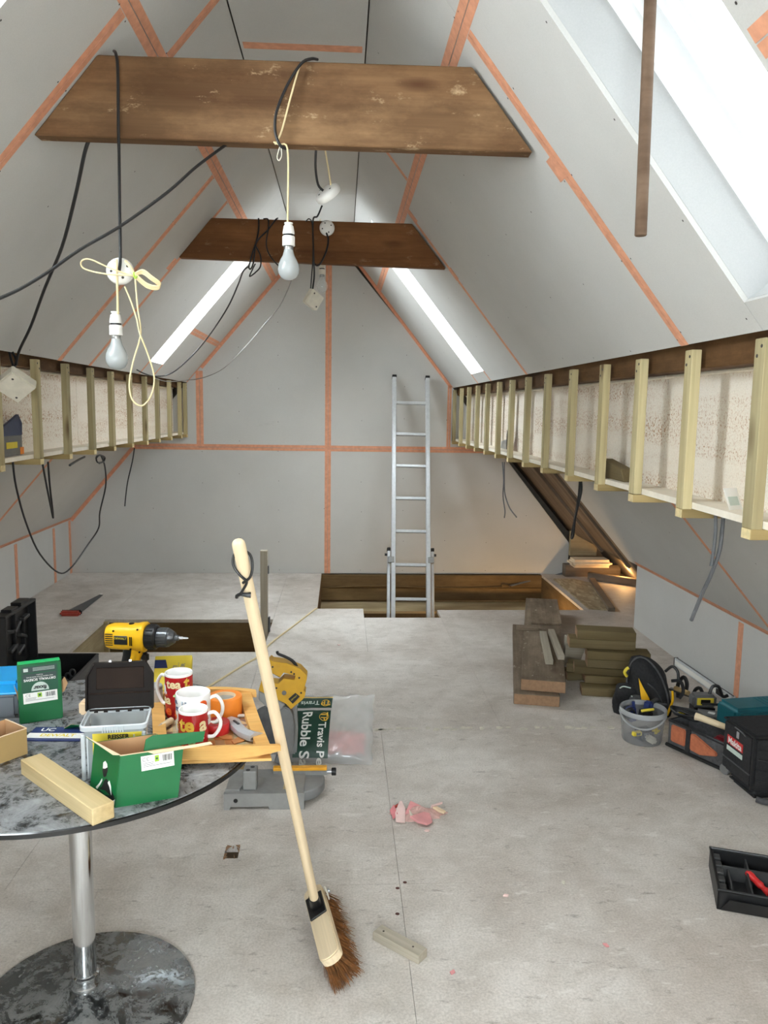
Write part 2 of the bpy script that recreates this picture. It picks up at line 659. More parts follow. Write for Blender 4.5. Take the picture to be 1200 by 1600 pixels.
YELLOW = plain('tool_yellow', srgb(242, 186, 24), 0.38, var=0.04)
YELLOWB = plain('yellow_card', srgb(222, 200, 60), 0.6, var=0.05)
SAWYEL = plain('saw_yellow', srgb(206, 158, 34), 0.42, var=0.06)
RED = plain('red_plastic', srgb(196, 40, 40), 0.4, var=0.08)
REDHANDLE = plain('red_rubber', srgb(176, 72, 58), 0.55, var=0.1)
ORANGE = plain('orange_tape_roll', srgb(240, 138, 44), 0.45, var=0.05)
ORANGEFAB = plain('orange_canvas', srgb(178, 104, 72), 0.85, var=0.15, scale=60, bump=0.2)
BLUE = plain('blue_plastic', srgb(28, 160, 230), 0.35, var=0.04)
NAVY = plain('navy_plastic', srgb(38, 52, 104), 0.4, var=0.1)
TEAL = plain('teal_plastic', srgb(20, 98, 110), 0.45, var=0.08)
GREEN = plain('green_card', srgb(0, 100, 52), 0.45, var=0.03)
DKGREEN = plain('dark_green_print', srgb(24, 82, 58), 0.45, var=0.05)
BOTTLE = plain('sack_green_print', srgb(22, 62, 48), 0.4, var=0.08)
KRAFT = plain('brown_card', srgb(178, 148, 96), 0.8, var=0.06, scale=14)
KRAFTIN = plain('brown_card_inside', srgb(192, 152, 112), 0.85, var=0.05)
CARDEDGE = plain('torn_card', srgb(226, 200, 166), 0.85, var=0.05)
PAPER = plain('white_paper', srgb(232, 232, 228), 0.6, var=0.02)
INK = plain('black_ink', srgb(24, 24, 26), 0.6, var=0.05)
GREYINK = plain('grey_ink', srgb(120, 122, 124), 0.6, var=0.05)
PALEINK = plain('pale_ink', srgb(190, 204, 196), 0.6, var=0.05)
SLATE = plain('slate_print', srgb(52, 70, 66), 0.5, var=0.05)
LIME = plain('lime_print', srgb(150, 190, 60), 0.6, var=0.05)
ALU = plain('aluminium', srgb(206, 209, 211), 0.38, 0.35, var=0.06, scale=50)
CASTGREY = plain('cast_grey_metal', srgb(150, 150, 148), 0.5, 0.25, var=0.08)
DARKCAST = plain('dark_cast_metal', srgb(92, 94, 96), 0.45, 0.4, var=0.15)
STEEL = plain('steel', srgb(186, 188, 192), 0.28, 0.7, var=0.08)
DKSTEEL = plain('dark_steel', srgb(96, 98, 100), 0.35, 0.8, var=0.2)
CHROME = plain('chrome', srgb(206, 208, 210), 0.07, 1.0, var=0.02)
BRASS = plain('bulb_cap_metal', srgb(170, 170, 168), 0.3, 0.9)
PEARL = plain('pearl_bulb_glass', srgb(200, 205, 205), 0.10, var=0.02, Transmission_Weight=0.45)
CERAMIC = plain('white_ceramic', srgb(246, 246, 244), 0.15, var=0.01)
MUGRED = plain('mug_red', srgb(176, 30, 34), 0.2, var=0.1)
MUGGOLD = plain('mug_gold', srgb(224, 180, 70), 0.25, var=0.05)
MUGCREAM = plain('mug_cream', srgb(236, 214, 168), 0.25, var=0.05)
MUGORANGE = plain('mug_orange', srgb(226, 92, 36), 0.25, var=0.05)
MUGSAGE = plain('mug_sage', srgb(160, 186, 122), 0.25, var=0.05)
MUGGREY = plain('mug_grey_blue', srgb(150, 160, 172), 0.25, var=0.05)
BRISTLE = plain('coir_bristle', srgb(128, 82, 40), 0.9, var=0.4, scale=60)
PINKP = plain('pink_plaster', srgb(216, 150, 150), 0.9, var=0.12, scale=20)
PINKDUST = plain('pink_grey_dust', srgb(196, 160, 152), 0.95, var=0.15, scale=60)
ROSEP = plain('pale_pink_plaster', srgb(226, 196, 190), 0.9, var=0.08)
WINDOWGLASS = glass_mat('window_glass', 1.0)
DIMGLASS = glass_mat('dimming_window_glass', 0.38)      # tint added to cut the daylight through the near right pane
HALFDIMGLASS = glass_mat('half_dimming_window_glass', 0.74)  # milder tint, added to cut the daylight through the near left pane
CLEARTUB = clear_mat('clear_plastic', srgb(216, 226, 232), 0.34, 0.2)
TUBEDGE = clear_mat('clear_plastic_rim', srgb(226, 234, 240), 0.62, 0.2)
CLEARBULB = clear_mat('clear_bulb_glass', srgb(220, 224, 222), 0.30, 0.05)
SACK = clear_mat('clear_sack', srgb(214, 214, 214), 0.40, 0.10, 0.9)
BUCKETP = clear_mat('cloudy_bucket', srgb(150, 152, 154), 0.45, 0.3)
BUCKETRIM = clear_mat('cloudy_bucket_rim', srgb(176, 178, 180), 0.75, 0.3)
TABLETOP = table_mat('dusty_black_glass', srgb(27, 29, 31), srgb(160, 163, 166), 0.54, 0.84, 0.10)
TABLEBASE = table_mat('dusty_chrome_plate', srgb(120, 124, 126), srgb(150, 150, 148), 0.58, 0.86, 0.10, 1.0)
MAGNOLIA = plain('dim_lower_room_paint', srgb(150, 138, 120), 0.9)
DECK = plain('roof_deck', srgb(120, 112, 100), 0.9)


def osb_mat():
    t = NT('strand_board')
    mp = t.coord((9, 3, 9))
    vo = t.n('ShaderNodeTexVoronoi')
    vo.inputs['Scale'].default_value = 5
    t.l(mp, 'Vector', vo, 'Vector')
    r = t.ramp(vo, 'Color', [(0.0, srgb(132, 116, 90)), (0.6, srgb(166, 150, 120)), (1.0, srgb(196, 182, 152))])
    t.color(r, 'Color')
    t.set(0.75)
    return t.m


OSB = osb_mat()

# ---------------------------------------------------------------- the roof shell
YB, YF = 6.86, -1.6                 # gable ends: far and near


class Slope:
    """a roof plane: p(y, v, w) = y along the room, v up the slope, w outwards"""
    def __init__(s, x, z, slope, side):
        s.x, s.z, s.side = x, z, side
        n = math.hypot(1, slope)
        s.ux, s.uz = side * -1 / n, slope / n
        s.nx, s.nz = side * slope / n, 1 / n

    def p(s, y, v, w=0.0):
        return V((s.x + s.ux * v + s.nx * w, y, s.z + s.uz * v + s.nz * w))

    def vz(s, z):
        return (z - s.z) / s.uz

    def panel(s, mb, y0, y1, v0, v1, w0, w1):
        mb.hexa([s.p(y0, v0, w0), s.p(y1, v0, w0), s.p(y1, v1, w0), s.p(y0, v1, w0)],
                [s.p(y0, v0, w1), s.p(y1, v0, w1), s.p(y1, v1, w1), s.p(y0, v1, w1)])
        return mb


UL = Slope(-1.312, 1.652, 1.167, -1)
UR = Slope(0.962, 1.640, 1.25, 1)
LL = Slope(-2.33, 0.465, 1.167, -1)
LR = Slope(2.00, 0.430, 1.167, 1)
CZ = 2.742
JL, JR = UL.vz(2.515), UR.vz(2.457)           # joint between the two rows of boards
TL_, TR_ = UL.vz(CZ), UR.vz(CZ)
SKY = [(UL, -1.25, -0.15), (UL, 1.41, 1.89), (UL, 5.25, 5.63), (UR, -1.25, -0.15), (UR, 1.31, 1.79), (UR, 5.10, 5.59)]  # first opening on each side is unseen, added behind the viewer for fill
def skv(S, a):
    """sill and head of an opening, measured up the slope"""
    far = a > 4
    return (S.vz(1.735), S.vz(2.62 if far else 2.475)) if S is UL else (S.vz(1.703), S.vz(2.62 if far else 2.425))


SKV = {UL: (UL.vz(1.735), 0), UR: (UR.vz(1.703), 0)}

ceiling = empty('ceiling', 'sloping grey plasterboard ceiling with orange taped joints and a narrow flat top', kind='structure')
wall_left = empty('wall_left', 'low grey plasterboard eaves wall and slope on the left', kind='structure')
wall_right = empty('wall_right', 'low grey plasterboard eaves wall and slope on the right', kind='structure')
wall_back = empty('wall_back', 'grey plasterboard gable wall at the far end with orange taped joints', kind='structure')
wall_front = empty('wall_front', 'grey plasterboard gable wall behind the viewer', kind='structure')

PT = 0.0125
screws = {k: MB() for k in ('ceiling', 'left', 'right', 'back')}


def screw(mb, p, n, r=0.0032):
    p, n = V(p), V(n)
    t = n.orthogonal().normalized()
    b = n.cross(t)
    mb.face([p + n * 0.0008 + (t * cos(a) + b * sin(a)) * r for a in [2 * pi * k / 6 for k in range(6)]])


def slope_panel(S, y0, y1, v0, v1, parent, dots=None, mat=None):
    m = MB()
    g = 0.0008
    S.panel(m, y0 + g, y1 - g, v0 + g, v1 - g, 0, PT)
    m.build('plasterboard_panel', mat or PLASTER, parent, recenter=True)
    if dots:
        n = V((-S.nx, 0, -S.nz))
        yy = y0 + 0.03
        while yy < y1:
            vv = v0 + 0.03
            while vv < v1:
                screw(screws[dots], S.p(yy + rng.uniform(-.01, .01), vv + rng.uniform(-.015, .015)), n)
                vv += 0.27
            yy += max(0.2, (y1 - y0 - 0.06) / max(1, round((y1 - y0) / 0.4))) - 1e-4


def tape_slope(S, a, b, width, parent):
    """tape from (y, v) to (y, v), a shallow crease along its middle"""
    (y0, v0), (y1, v1) = a, b
    d = V((y1 - y0, v1 - v0)).normalized()
    q = V((-d.y, d.x))
    m = MB()
    for lo, hi in ((-width / 2, -0.0015), (0.0015, width / 2)):
        c = [(y0 + q.x * lo, v0 + q.y * lo), (y1 + q.x * lo, v1 + q.y * lo), (y1 + q.x * hi, v1 + q.y * hi), (y0 + q.x * hi, v0 + q.y * hi)]
        w = [-0.0006, -0.0006, -0.0014, -0.0014] if lo < 0 else [-0.0014, -0.0014, -0.0006, -0.0006]
        m.hexa([S.p(*k, e) for k, e in zip(c, w)], [S.p(*k, -0.0001) for k in c])
    return m.build('joint_tape', TAPE, parent, recenter=True)


for S, J, T, brk, brk2 in ((UL, JL, TL_, [YF, -1.25, -0.15, 1.41, 1.89, 2.295, 3.795, 4.24, 5.25, 5.63, YB], [YF, 0.9, 2.68, 4.9, 5.25, 5.63, YB]),
                           (UR, JR, TR_, [YF, -1.25, -0.15, 1.31, 1.79, 2.205, 4.11, 5.10, 5.59, YB], [YF, 0.8, 2.2, 3.72, 5.10, 5.59, YB])):
    holes = [(a, b) for s_, a, b in SKY if s_ is S]
    for a, b in zip(brk, brk[1:]):
        if (a, b) in holes:
            v0, v1 = skv(S, a)
            slope_panel(S, a, b, 0, v0, ceiling)
            if v1 < J - 0.01:
                slope_panel(S, a, b, v1, J, ceiling)
        else:
            slope_panel(S, a, b, 0, J, ceiling, 'ceiling')
    for a, b in zip(brk2, brk2[1:]):
        slope_panel(S, a, b, skv(S, a)[1] if (a, b) in holes else J, T, ceiling, 'ceiling')

# flat strip at the ridge
xl, xr = UL.p(0, TL_).x, UR.p(0, TR_).x
for a, b in zip([YF, 0.9, 3.05, 4.165, 5.0, YB], [0.9, 3.05, 4.165, 5.0, YB]):
    MB().box(((xl + xr) / 2, (a + b) / 2, CZ + PT / 2), (xr - xl - 0.008, b - a - 0.002, PT)).build('plasterboard_panel', PLASTER, ceiling, recenter=True)
for y in (3.05, 4.165):
    MB().box(((xl + xr) / 2, y, CZ - 0.0007), (xr - xl - 0.03, 0.05, 0.001)).build('joint_tape', TAPE, ceiling, recenter=True)

# orange tape on the slopes
W = 0.05
for S, J, a, b in ((UL, JL, 5.25, 5.63), (UR, JR, 5.10, 5.59)):
    tape_slope(S, (YF, J), (a, J), 0.056, ceiling)
    tape_slope(S, (b, J), (YB, J), 0.056, ceiling)
for S, y, a, b, w in ((UL, 2.295, 0.0, JL - 0.03, W), (UL, 3.795, 0.0, JL - 0.03, W), (UL, 4.24, 0.0, JL - 0.03, 0.04), (UL, 2.675, JL + 0.03, TL_, W),
                      (UL, 5.25, 0.0, SKV[UL][0], 0.03), (UL, 5.63, 0.0, SKV[UL][0], 0.03),
                      (UR, 2.205, 0.0, JR - 0.03, W), (UR, 4.11, 0.0, JR - 0.03, 0.042), (UR, 3.72, JR + 0.03, TR_, 0.04),
                      (UR, 5.10, 0.0, SKV[UR][0], 0.03), (UR, 5.59, 0.0, SKV[UR][0], 0.03)):
    tape_slope(S, (y, a), (y, b), w, ceiling)
tape_slope(UL, (YB - 0.02, 0), (YB - 0.02, TL_), 0.04, ceiling)
tape_slope(UR, (YB - 0.02, 0), (YB - 0.02, TR_), 0.04, ceiling)
tape_slope(UR, (0.10, UR.vz(2.03)), (1.295, UR.vz(2.03)), 0.055, ceiling)
tape_slope(UL, (5.66, UL.vz(1.97)), (6.80, UL.vz(1.97)), 0.05, ceiling)
for S, y, z in ((UL, 4.17, 2.19), (UR, 2.20, 2.135), (UR, 4.07, 2.16), (UR, 4.05, 2.43)):   # patches at the beam ends
    v_ = S.vz(z) - 0.03
    pm = MB().hexa([S.p(y, v_ - .035, -0.002), S.p(y + .065, v_ - .035, -0.002), S.p(y + .065, v_ + .035, -0.002), S.p(y, v_ + .035, -0.002)],
                   [S.p(y, v_ - .035, -0.0001), S.p(y + .065, v_ - .035, -0.0001), S.p(y + .065, v_ + .035, -0.0001), S.p(y, v_ + .035, -0.0001)])
    pm.build('joint_tape', TAPE, ceiling, recenter=True)

# lower slopes and eaves walls
vL, vR = LL.vz(1.20), LR.vz(1.185)
for a, b in zip([YF, 0.6, 2.3, 4.0, 4.93, YB], [0.6, 2.3, 4.0, 4.93, YB]):
    slope_panel(LL, a, b, 0, vL, wall_left, 'left')
for a, b in zip([YF, 0.6, 2.1, 3.38, 5.28], [0.6, 2.1, 3.38, 5.28]):
    slope_panel(LR, a, b, 0, vR, wall_right, 'right')
tape_slope(LL, (4.93, 0), (4.93, vL), 0.045, wall_left)
tape_slope(LL, (YF, 0.012), (YB, 0.012), 0.05, wall_left)
tape_slope(LL, (YB - 0.02, 0), (YB - 0.02, vL), 0.045, wall_left)
tape_slope(LR, (3.38, 0), (3.38, vR), 0.035, wall_right)
tape_slope(LR, (YF, 0.012), (5.12, 0.012), 0.05, wall_right)
for a, b in zip([YF, 1.2, 3.2, 5.705, 6.46, YB], [1.2, 3.2, 5.705, 6.46, YB]):
    MB().box((-2.336, (a + b) / 2, 0.2325), (0.0125, b - a - 0.002, 0.463)).build('plasterboard_panel', PLASTER, wall_left, recenter=True)
for a, b in zip([YF, 1.4, 3.72, 5.12], [1.4, 3.72, 5.12]):
    MB().box((2.006, (a + b) / 2, 0.215), (0.0125, b - a - 0.002, 0.428)).build('plasterboard_panel', PLASTER, wall_right, recenter=True)
for x, y, h, par in ((-2.3288, 5.705, 0.45, wall_left), (-2.3288, 6.46, 0.45, wall_left), (-2.3288, 6.835, 0.46, wall_left), (1.999, 3.72, 0.42, wall_right)):
    MB().box((x, y, h / 2), (0.0012, 0.05, h)).build('joint_tape', TAPE, par, recenter=True)


# gable walls
def gable_x(z, side):
    if side < 0:
        return -2.33 if z < 0.465 else max(-2.33 + (z - 0.465) / 1.167, -9)
    if z < 1.64:
        return 2.02 + 0.02 if z < 0.37 else 2.00 - (z - 0.430) / 1.167
    return 0.962 - (z - 1.64) / 1.25


def gable_poly(x0, x1, z0, z1):
    """clip a rectangle to the gable outline"""
    pts = [(x0, z0), (x1, z0), (x1, z1), (x0, z1)]

    def clip(pts, a, b, c):
        out = []
        for p, q in zip(pts, pts[1:] + pts[:1]):
            dp, dq = a * p[0] + b * p[1] - c, a * q[0] + b * q[1] - c
            if dp <= 0:
                out.append(p)
            if dp * dq < 0:
                t = dp / (dp - dq)
                out.append((p[0] + (q[0] - p[0]) * t, p[1] + (q[1] - p[1]) * t))
        return out
    pts = clip(pts, -1.167, 1, 0.465 + 1.167 * 2.33)
    pts = clip(pts, 1.167, 1, 0.430 + 1.167 * 2.0)
    pts = clip(pts, 1.25, 1, 1.64 + 1.25 * 0.962)
    pts = clip(pts, 0, 1, CZ)
    return pts


bx = [-2.33, -1.21, -0.115, 0.96, 2.06]
for z0, z1, xs in ((1.105, CZ, [-2.33, -1.21, -0.115, 1.4]), (0.0, 1.105, [-2.33, -0.115, 2.045])):
    for a, b in zip(xs, xs[1:]):
        pl = gable_poly(a + 0.0008, b - 0.0008, z0 + 0.0008, z1 - 0.0008)
        if len(pl) > 2:
            MB().slab([(x, YB, z) for x, z in pl], (0, PT, 0)).build('plasterboard_panel', PLASTER, wall_back, recenter=True)
for x in [-2.2, -1.62, -1.19, -0.88, -0.54, -0.14, -0.09, 0.18, 0.55, 0.92, 1.3, 1.65, 2.0]:
    z = 0.03
    while z < 2.6:
        if gable_poly(x - .02, x + .02, z - .02, z + .02) and len(gable_poly(x - .02, x + .02, z - .02, z + .02)) == 4:
            screw(screws['back'], (x + rng.uniform(-.006, .006), YB, z), (0, -1, 0))
        z += 0.265 + rng.uniform(-.02, .02)


def wall_tape(x0, z0, x1, z1, w, y=YB - 0.0002):
    d = V((x1 - x0, z1 - z0)).normalized() 
    q = V((-d.y, d.x))
    m = MB()
    for lo, hi in ((-w / 2, -0.0015), (0.0015, w / 2)):
        c = [(x0 + q.x * lo, z0 + q.y * lo), (x1 + q.x * lo, z1 + q.y * lo), (x1 + q.x * hi, z1 + q.y * hi), (x0 + q.x * hi, z0 + q.y * hi)]
        m.slab([(x, y, z) for x, z in c], (0, -0.001, 0))
    m.build('joint_tape', TAPE, wall_back, recenter=True)


wall_tape(-0.115, 0.0, -0.115, 2.70, 0.052)
wall_tape(-1.78, 1.105, 1.40, 1.105, 0.05, YB - 0.0014)
wall_tape(-1.21, 1.13, -1.21, 1.75, 0.06)
wall_tape(-2.33, 0.465, -1.75, 1.142, 0.05)
wall_tape(-1.2, 1.783, -0.40, 2.716, 0.05)
wall_tape(0.955, 1.649, 0.13, 2.68, 0.045)
wall_tape(0.935, 1.13, 0.935, 1.66, 0.035)
screws['ceiling'].build('screw_heads', SCREW, ceiling, kind='stuff', fix=False)
screws['left'].build('screw_heads', SCREW, wall_left, kind='stuff', fix=False)
screws['right'].build('screw_heads', SCREW, wall_right, kind='stuff', fix=False)
screws['back'].build('screw_heads', SCREW, wall_back, kind='stuff', fix=False)
GW0, GW1, GZ0, GZ1 = -0.65, 0.35, 1.0, 1.8          # unseen window added in the gable behind the viewer for fill light
for a, b, c, d in ((-2.4, GW0, 0, CZ), (GW1, 2.1, 0, CZ), (GW0, GW1, 0, GZ0), (GW0, GW1, GZ1, CZ)):
    pl = gable_poly(a, b, c, d)
    MB().slab([(x, YF, z) for x, z in pl], (0, -PT, 0)).build('plasterboard_panel', PLASTER, wall_front)

# roof deck outside the boards, closed round the skylights, and the storey below
deck = MB()
for S, ends in ((Slope(-2.33, 0.465, 1.167, -1), -1), (Slope(2.00, 0.430, 1.167, 1), 1)):
    pass
dk = empty('trim_roof_deck', 'boarded roof deck outside the ceiling', kind='structure')
for S in (UL, UR):
    w0, w1 = 0.215, 0.25
    T = S.vz(CZ + 0.32)
    B = S.vz(0.02) - 0.30
    ys = sorted({YF - 0.2, YB + 0.3} | {q for s_, a, b in SKY if s_ is S for q in (a, b)})
    m = MB()
    for a, b in zip(ys, ys[1:]):
        if any(s_ is S and (a, b) == (c, d) for s_, c, d in SKY):
            v0, v1 = skv(S, a)
            S.panel(m, a, b, B, v0, w0, w1)
            S.panel(m, a, b, v1, T, w0, w1)
        else:
            S.panel(m, a, b, B, T, w0, w1)
    m.build('roof_deck', DECK, dk)
MB().box((-0.15, 2.63, CZ + 0.34), (2.0, 9.0, 0.02)).build('ridge_board', DECK, dk)
MB().box((-0.1, YB + 0.3, 0.2), (7, 0.03, 6)).build('gable_backing', DECK, dk)
for a, b, c, d in ((-3.6, GW0, -2.8, 3.2), (GW1, 3.4, -2.8, 3.2), (GW0, GW1, -2.8, GZ0), (GW0, GW1, GZ1, 3.2)):
    MB().box(((a + b) / 2, YF - 0.12, (c + d) / 2), (b - a, 0.03, d - c)).build('gable_backing', DECK, dk)
w = empty('window_7', 'casement window added unseen behind the viewer for fill light', kind='structure')
fm = MB()
gx_, gz_ = (GW0 + GW1) / 2, (GZ0 + GZ1) / 2
for x in (GW0 + 0.03, gx_, GW1 - 0.03):
    fm.box((x, YF - 0.07, gz_), (0.06, 0.06, GZ1 - GZ0))
for z in (GZ0 + 0.03, GZ1 - 0.03):
    fm.box((gx_, YF - 0.07, z), (GW1 - GW0, 0.06, 0.06))
fm.build('window_frame', FRAME, w)
for x in (GW0 - 0.006, GW1 + 0.006):
    MB().box((x, YF - 0.07, gz_), (0.012, 0.13, GZ1 - GZ0)).build('reveal_side', REVEAL, w)
for z in (GZ0 - 0.006, GZ1 + 0.006):
    MB().box((gx_, YF - 0.07, z), (GW1 - GW0, 0.13, 0.012)).build('reveal_head', REVEAL, w)
for x in ((GW0 + gx_) / 2, (GW1 + gx_) / 2):
    MB().box((x, YF - 0.075, gz_), ((GW1 - GW0) / 2 - 0.08, 0.004, GZ1 - GZ0 - 0.1)).build('pane', WINDOWGLASS, w)
pl_ = bpy.data.lights.new('window_portal', 'AREA')
pl_.shape, pl_.size, pl_.size_y = 'RECTANGLE', GW1 - GW0, GZ1 - GZ0
pl_.cycles.is_portal = True
po = bpy.data.objects.new('window_portal', pl_)
COL.objects.link(po)
po.location = (gx_, YF - 0.14, gz_)
po.rotation_euler = (rad(90), 0, 0)

# ---------------------------------------------------------------- skylights
nwin = 0
for S, a, b in SKY:
    nwin += 1
    v0, v1 = skv(S, a)
    w = empty('window_%d' % nwin, 'roof window in a white plasterboard reveal', kind='structure')
    RW = 0.125
    m = MB()
    S.panel(m, b - 0.0, b + PT, v0, v1, PT, 0.215).build('reveal_side', REVEAL, w, recenter=True)
    S.panel(MB(), a - PT, a, v0, v1, PT, 0.215).build('reveal_side', REVEAL, w, recenter=True)
    S.panel(MB(), a - PT, b + PT, v0 - PT, v0, PT, 0.215).build('reveal_sill', REVEAL, w, recenter=True)
    S.panel(MB(), a - PT, b + PT, v1, v1 + PT, PT, 0.215).build('reveal_head', REVEAL, w, recenter=True)
    fm = MB()
    for i, (fwid, q0, q1) in enumerate(((0.018, 0.118, 0.215), (0.036, 0.150, 0.215))):
        S.panel(fm, a, a + fwid, v0, v1, q0, q1)
        S.panel(fm, b - fwid, b, v0, v1, q0, q1)
        S.panel(fm, a + fwid, b - fwid, v0, v0 + fwid, q0, q1)
        S.panel(fm, a + fwid, b - fwid, v1 - fwid, v1, q0, q1)
    fm.build('outer_frame', FRAME, w, recenter=True)
    sm = MB()
    e = 0.040
    S.panel(sm, a + e, a + e + 0.032, v0 + e, v1 - e, 0.178, 0.215)
    S.panel(sm, b - e - 0.032, b - e, v0 + e, v1 - e, 0.178, 0.215)
    S.panel(sm, a + e + 0.032, b - e - 0.032, v0 + e, v0 + e + 0.032, 0.178, 0.215)
    S.panel(sm, a + e + 0.032, b - e - 0.032, v1 - e - 0.032, v1 - e, 0.178, 0.215)
    sm.build('sash', FRAME, w, recenter=True)
    S.panel(MB(), a + 0.04, b - 0.04, v0 + 0.04, v1 - 0.04, 0.200, 0.204).build('pane', WINDOWGLASS if not 0 < a < 4 else DIMGLASS if S is UR else HALFDIMGLASS, w, recenter=True)
    # top control bar
    MB().cyl(S.p(a + 0.08, v1 - 0.055, 0.160), S.p(b - 0.08, v1 - 0.055, 0.160), 0.008, 8).build('control_bar', ALU, w, recenter=True)
    # daylight portal filling the opening: it only guides the sampling of the sky
    pl_ = bpy.data.lights.new('skylight_portal', 'AREA')
    pl_.shape, pl_.size, pl_.size_y = 'RECTANGLE', b - a, v1 - v0
    pl_.cycles.is_portal = True
    po = bpy.data.objects.new('skylight_portal', pl_)
    COL.objects.link(po)
    c = S.p((a + b) / 2, (v0 + v1) / 2, 0.225)
    zax = V((S.nx, 0, S.nz))
    xax = V((0, 1, 0))
    yax = zax.cross(xax)
    po.matrix_world = Mx(((xax.x, yax.x, zax.x, c.x), (xax.y, yax.y, zax.y, c.y), (xax.z, yax.z, zax.z, c.z), (0, 0, 0, 1)))

# ---------------------------------------------------------------- floor with its two openings
floor = empty('floor', 'dusty grey chipboard floor with two rectangular openings cut in it', kind='structure')
FT = 0.022
RECT = [
    (-3.0, -1.3, -1.6, 1.0), (-1.3, -0.1, -1.6, 1.0), (-0.1, 1.1, -1.6, 1.0), (1.1, 2.68, -1.6, 1.0),
    (-3.0, -0.72, 1.0, 2.25), (-0.72, 0.19, 1.0, 2.25), (0.19, 1.3, 1.0, 2.25), (1.3, 2.68, 1.0, 2.25),
    (-3.0, -1.0, 2.25, 3.43), (-1.0, 0.19, 2.25, 3.43), (0.19, 1.45, 2.25, 3.43), (1.45, 2.68, 2.25, 3.43),
    (-3.0, -0.46, 3.43, 4.59), (-0.46, 0.75, 3.43, 4.59), (0.75, 2.68, 3.43, 4.59),
    (-3.0, -1.60, 4.59, 5.32), (-0.46, 0.17, 4.59, 5.37), (0.17, 0.71, 4.59, 5.37), (0.71, 2.68, 4.59, 5.37),
    (-3.0, -1.60, 5.32, 6.86), (-1.60, -0.46, 5.32, 6.86), (-0.46, -0.165, 5.37, 6.86),
    (-0.165, 0.17, 5.37, 5.62), (0.71, 1.80, 5.37, 5.585), (1.80, 2.68, 5.37, 7.1),
]
for i, (x0, x1, y0, y1) in enumerate(RECT):
    g = 0.0012
    if (x0, y0) == (-1.0, 2.25):
        # this sheet has a small splintered hole knocked through it
        hx0, hx1, hy0, hy1 = -0.372, -0.325, 2.405, 2.478
        fm = MB()
        for a0, a1, b0, b1 in ((x0 + g / 2, hx0, y0 + g / 2, y1 - g / 2), (hx1, x1 - g / 2, y0 + g / 2, y1 - g / 2), (hx0, hx1, y0 + g / 2, hy0), (hx0, hx1, hy1, y1 - g / 2)):
            fm.box(((a0 + a1) / 2, (b0 + b1) / 2, -FT / 2), (a1 - a0, b1 - b0, FT))
        fm.build('floor_panel', FLOOR, floor)
        sp = MB()
        for sx, sy, dx, dy in ((hx0, hy0, .012, .004), (hx0, 2.43, .010, -.006), (hx0, 2.46, .016, .008), (hx1, hy1, -.014, -.006), (hx1, 2.45, -.010, .010), (-0.35, hy1, .006, -.02), (-0.335, hy0, -.004, .014), (hx0, hy1, .02, -.012)):
            sp.slab([(sx, sy - .010, -.004), (sx, sy + .010, -.004), (sx + dx, sy + dy, 0.004)], (0, 0, .003))
        sp.build('hole_splinters', CUTEND, floor)
        continue
    MB().box(((x0 + x1) / 2, (y0 + y1) / 2, -FT / 2), (x1 - x0 - g, y1 - y0 - g, FT)).build('floor_panel', FLOOR, floor)
# crumbled pale filler along the open seam
m = MB()
for k in range(46):
    x = -0.1 + k * 0.036 + rng.uniform(-.012, .012)
    if rng.random() < 0.72:
        w, d = rng.uniform(.016, .05), rng.uniform(.006, .02)
        y = 3.43 + rng.uniform(-.012, .012)
        m.slab([(x, y - d, 0.0002), (x + w * .7, y - d * .8, 0.0002), (x + w, y, 0.0002), (x + w * .6, y + d, 0.0002), (x + .1 * w, y + d * .8, 0.0002)], (0, 0, 0.002))
m.build('seam_filler', FILLER, floor, kind='stuff')
# trimmed faces of the left opening
J = [('joist', JOIST, (-1.03, 5.335, -0.155), (1.16, 0.03, 0.26)), ('joist', JOIST, (-1.03, 4.575, -0.155), (1.16, 0.03, 0.26)),
     ('joist', JOIST, (-0.445, 4.955, -0.155), (0.03, 0.73, 0.26)), ('plywood_lining', PLY, (-1.615, 4.955, -0.155), (0.03, 0.73, 0.26))]
for n, mt, c, s_ in J:
    if s_[0] < s_[1]:
        MB().box((0, 0, 0), (s_[1], s_[0], s_[2])).build(n, mt, floor, c, (0, 0, pi / 2))
    else:
        MB().box((0, 0, 0), s_).build(n, mt, floor, c)
MB().box((-1.585, 5.30, -0.14), (0.03, 0.03, 0.26)).build('corner_batten', PLY, floor)
MB().box((-1.03, 4.95, -0.31), (1.2, 0.8, 0.02)).build('ceiling_below', PLY, floor)
# the trench along the gable: joist, ledge, notch
for z in (-0.062, -0.178):
    MB().box((0, 0, 0), (2.2, 0.04, 0.112)).bevel(0.003).build('joist', JOIST, floor, (0.93, 6.842, z))
MB().box((0, 0, 0), (2.1, 0.34, 0.02)).build('ledge_board', PLY, floor, (0.88, 6.68, -0.262))
MB().box((0, 0, 0), (1.22, 0.03, 0.24)).build('joist', JOIST, floor, (-0.182, 6.23, -0.142), (0, 0, pi / 2))
MB().box((0, 0, 0), (0.52, 0.02, 0.10)).build('joist', JOIST, floor, (0.44, 5.36, -0.075))
MB().box((0, 0, 0), (0.24, 0.02, 0.10)).build('joist', JOIST, floor, (0.16, 5.49, -0.075), (0, 0, pi / 2))
MB().box((0, 0, 0), (0.24, 0.02, 0.10)).build('joist', JOIST, floor, (0.72, 5.49, -0.075), (0, 0, pi / 2))
MB().box((0, 0, 0), (1.1, 0.03, 0.24)).build('joist', JOIST, floor, (1.26, 5.60, -0.145))
MB().box((0, 0, 0), (1.28, 0.03, 0.24)).build('joist', JOIST, floor, (1.815, 6.23, -0.145), (0, 0, pi / 2))
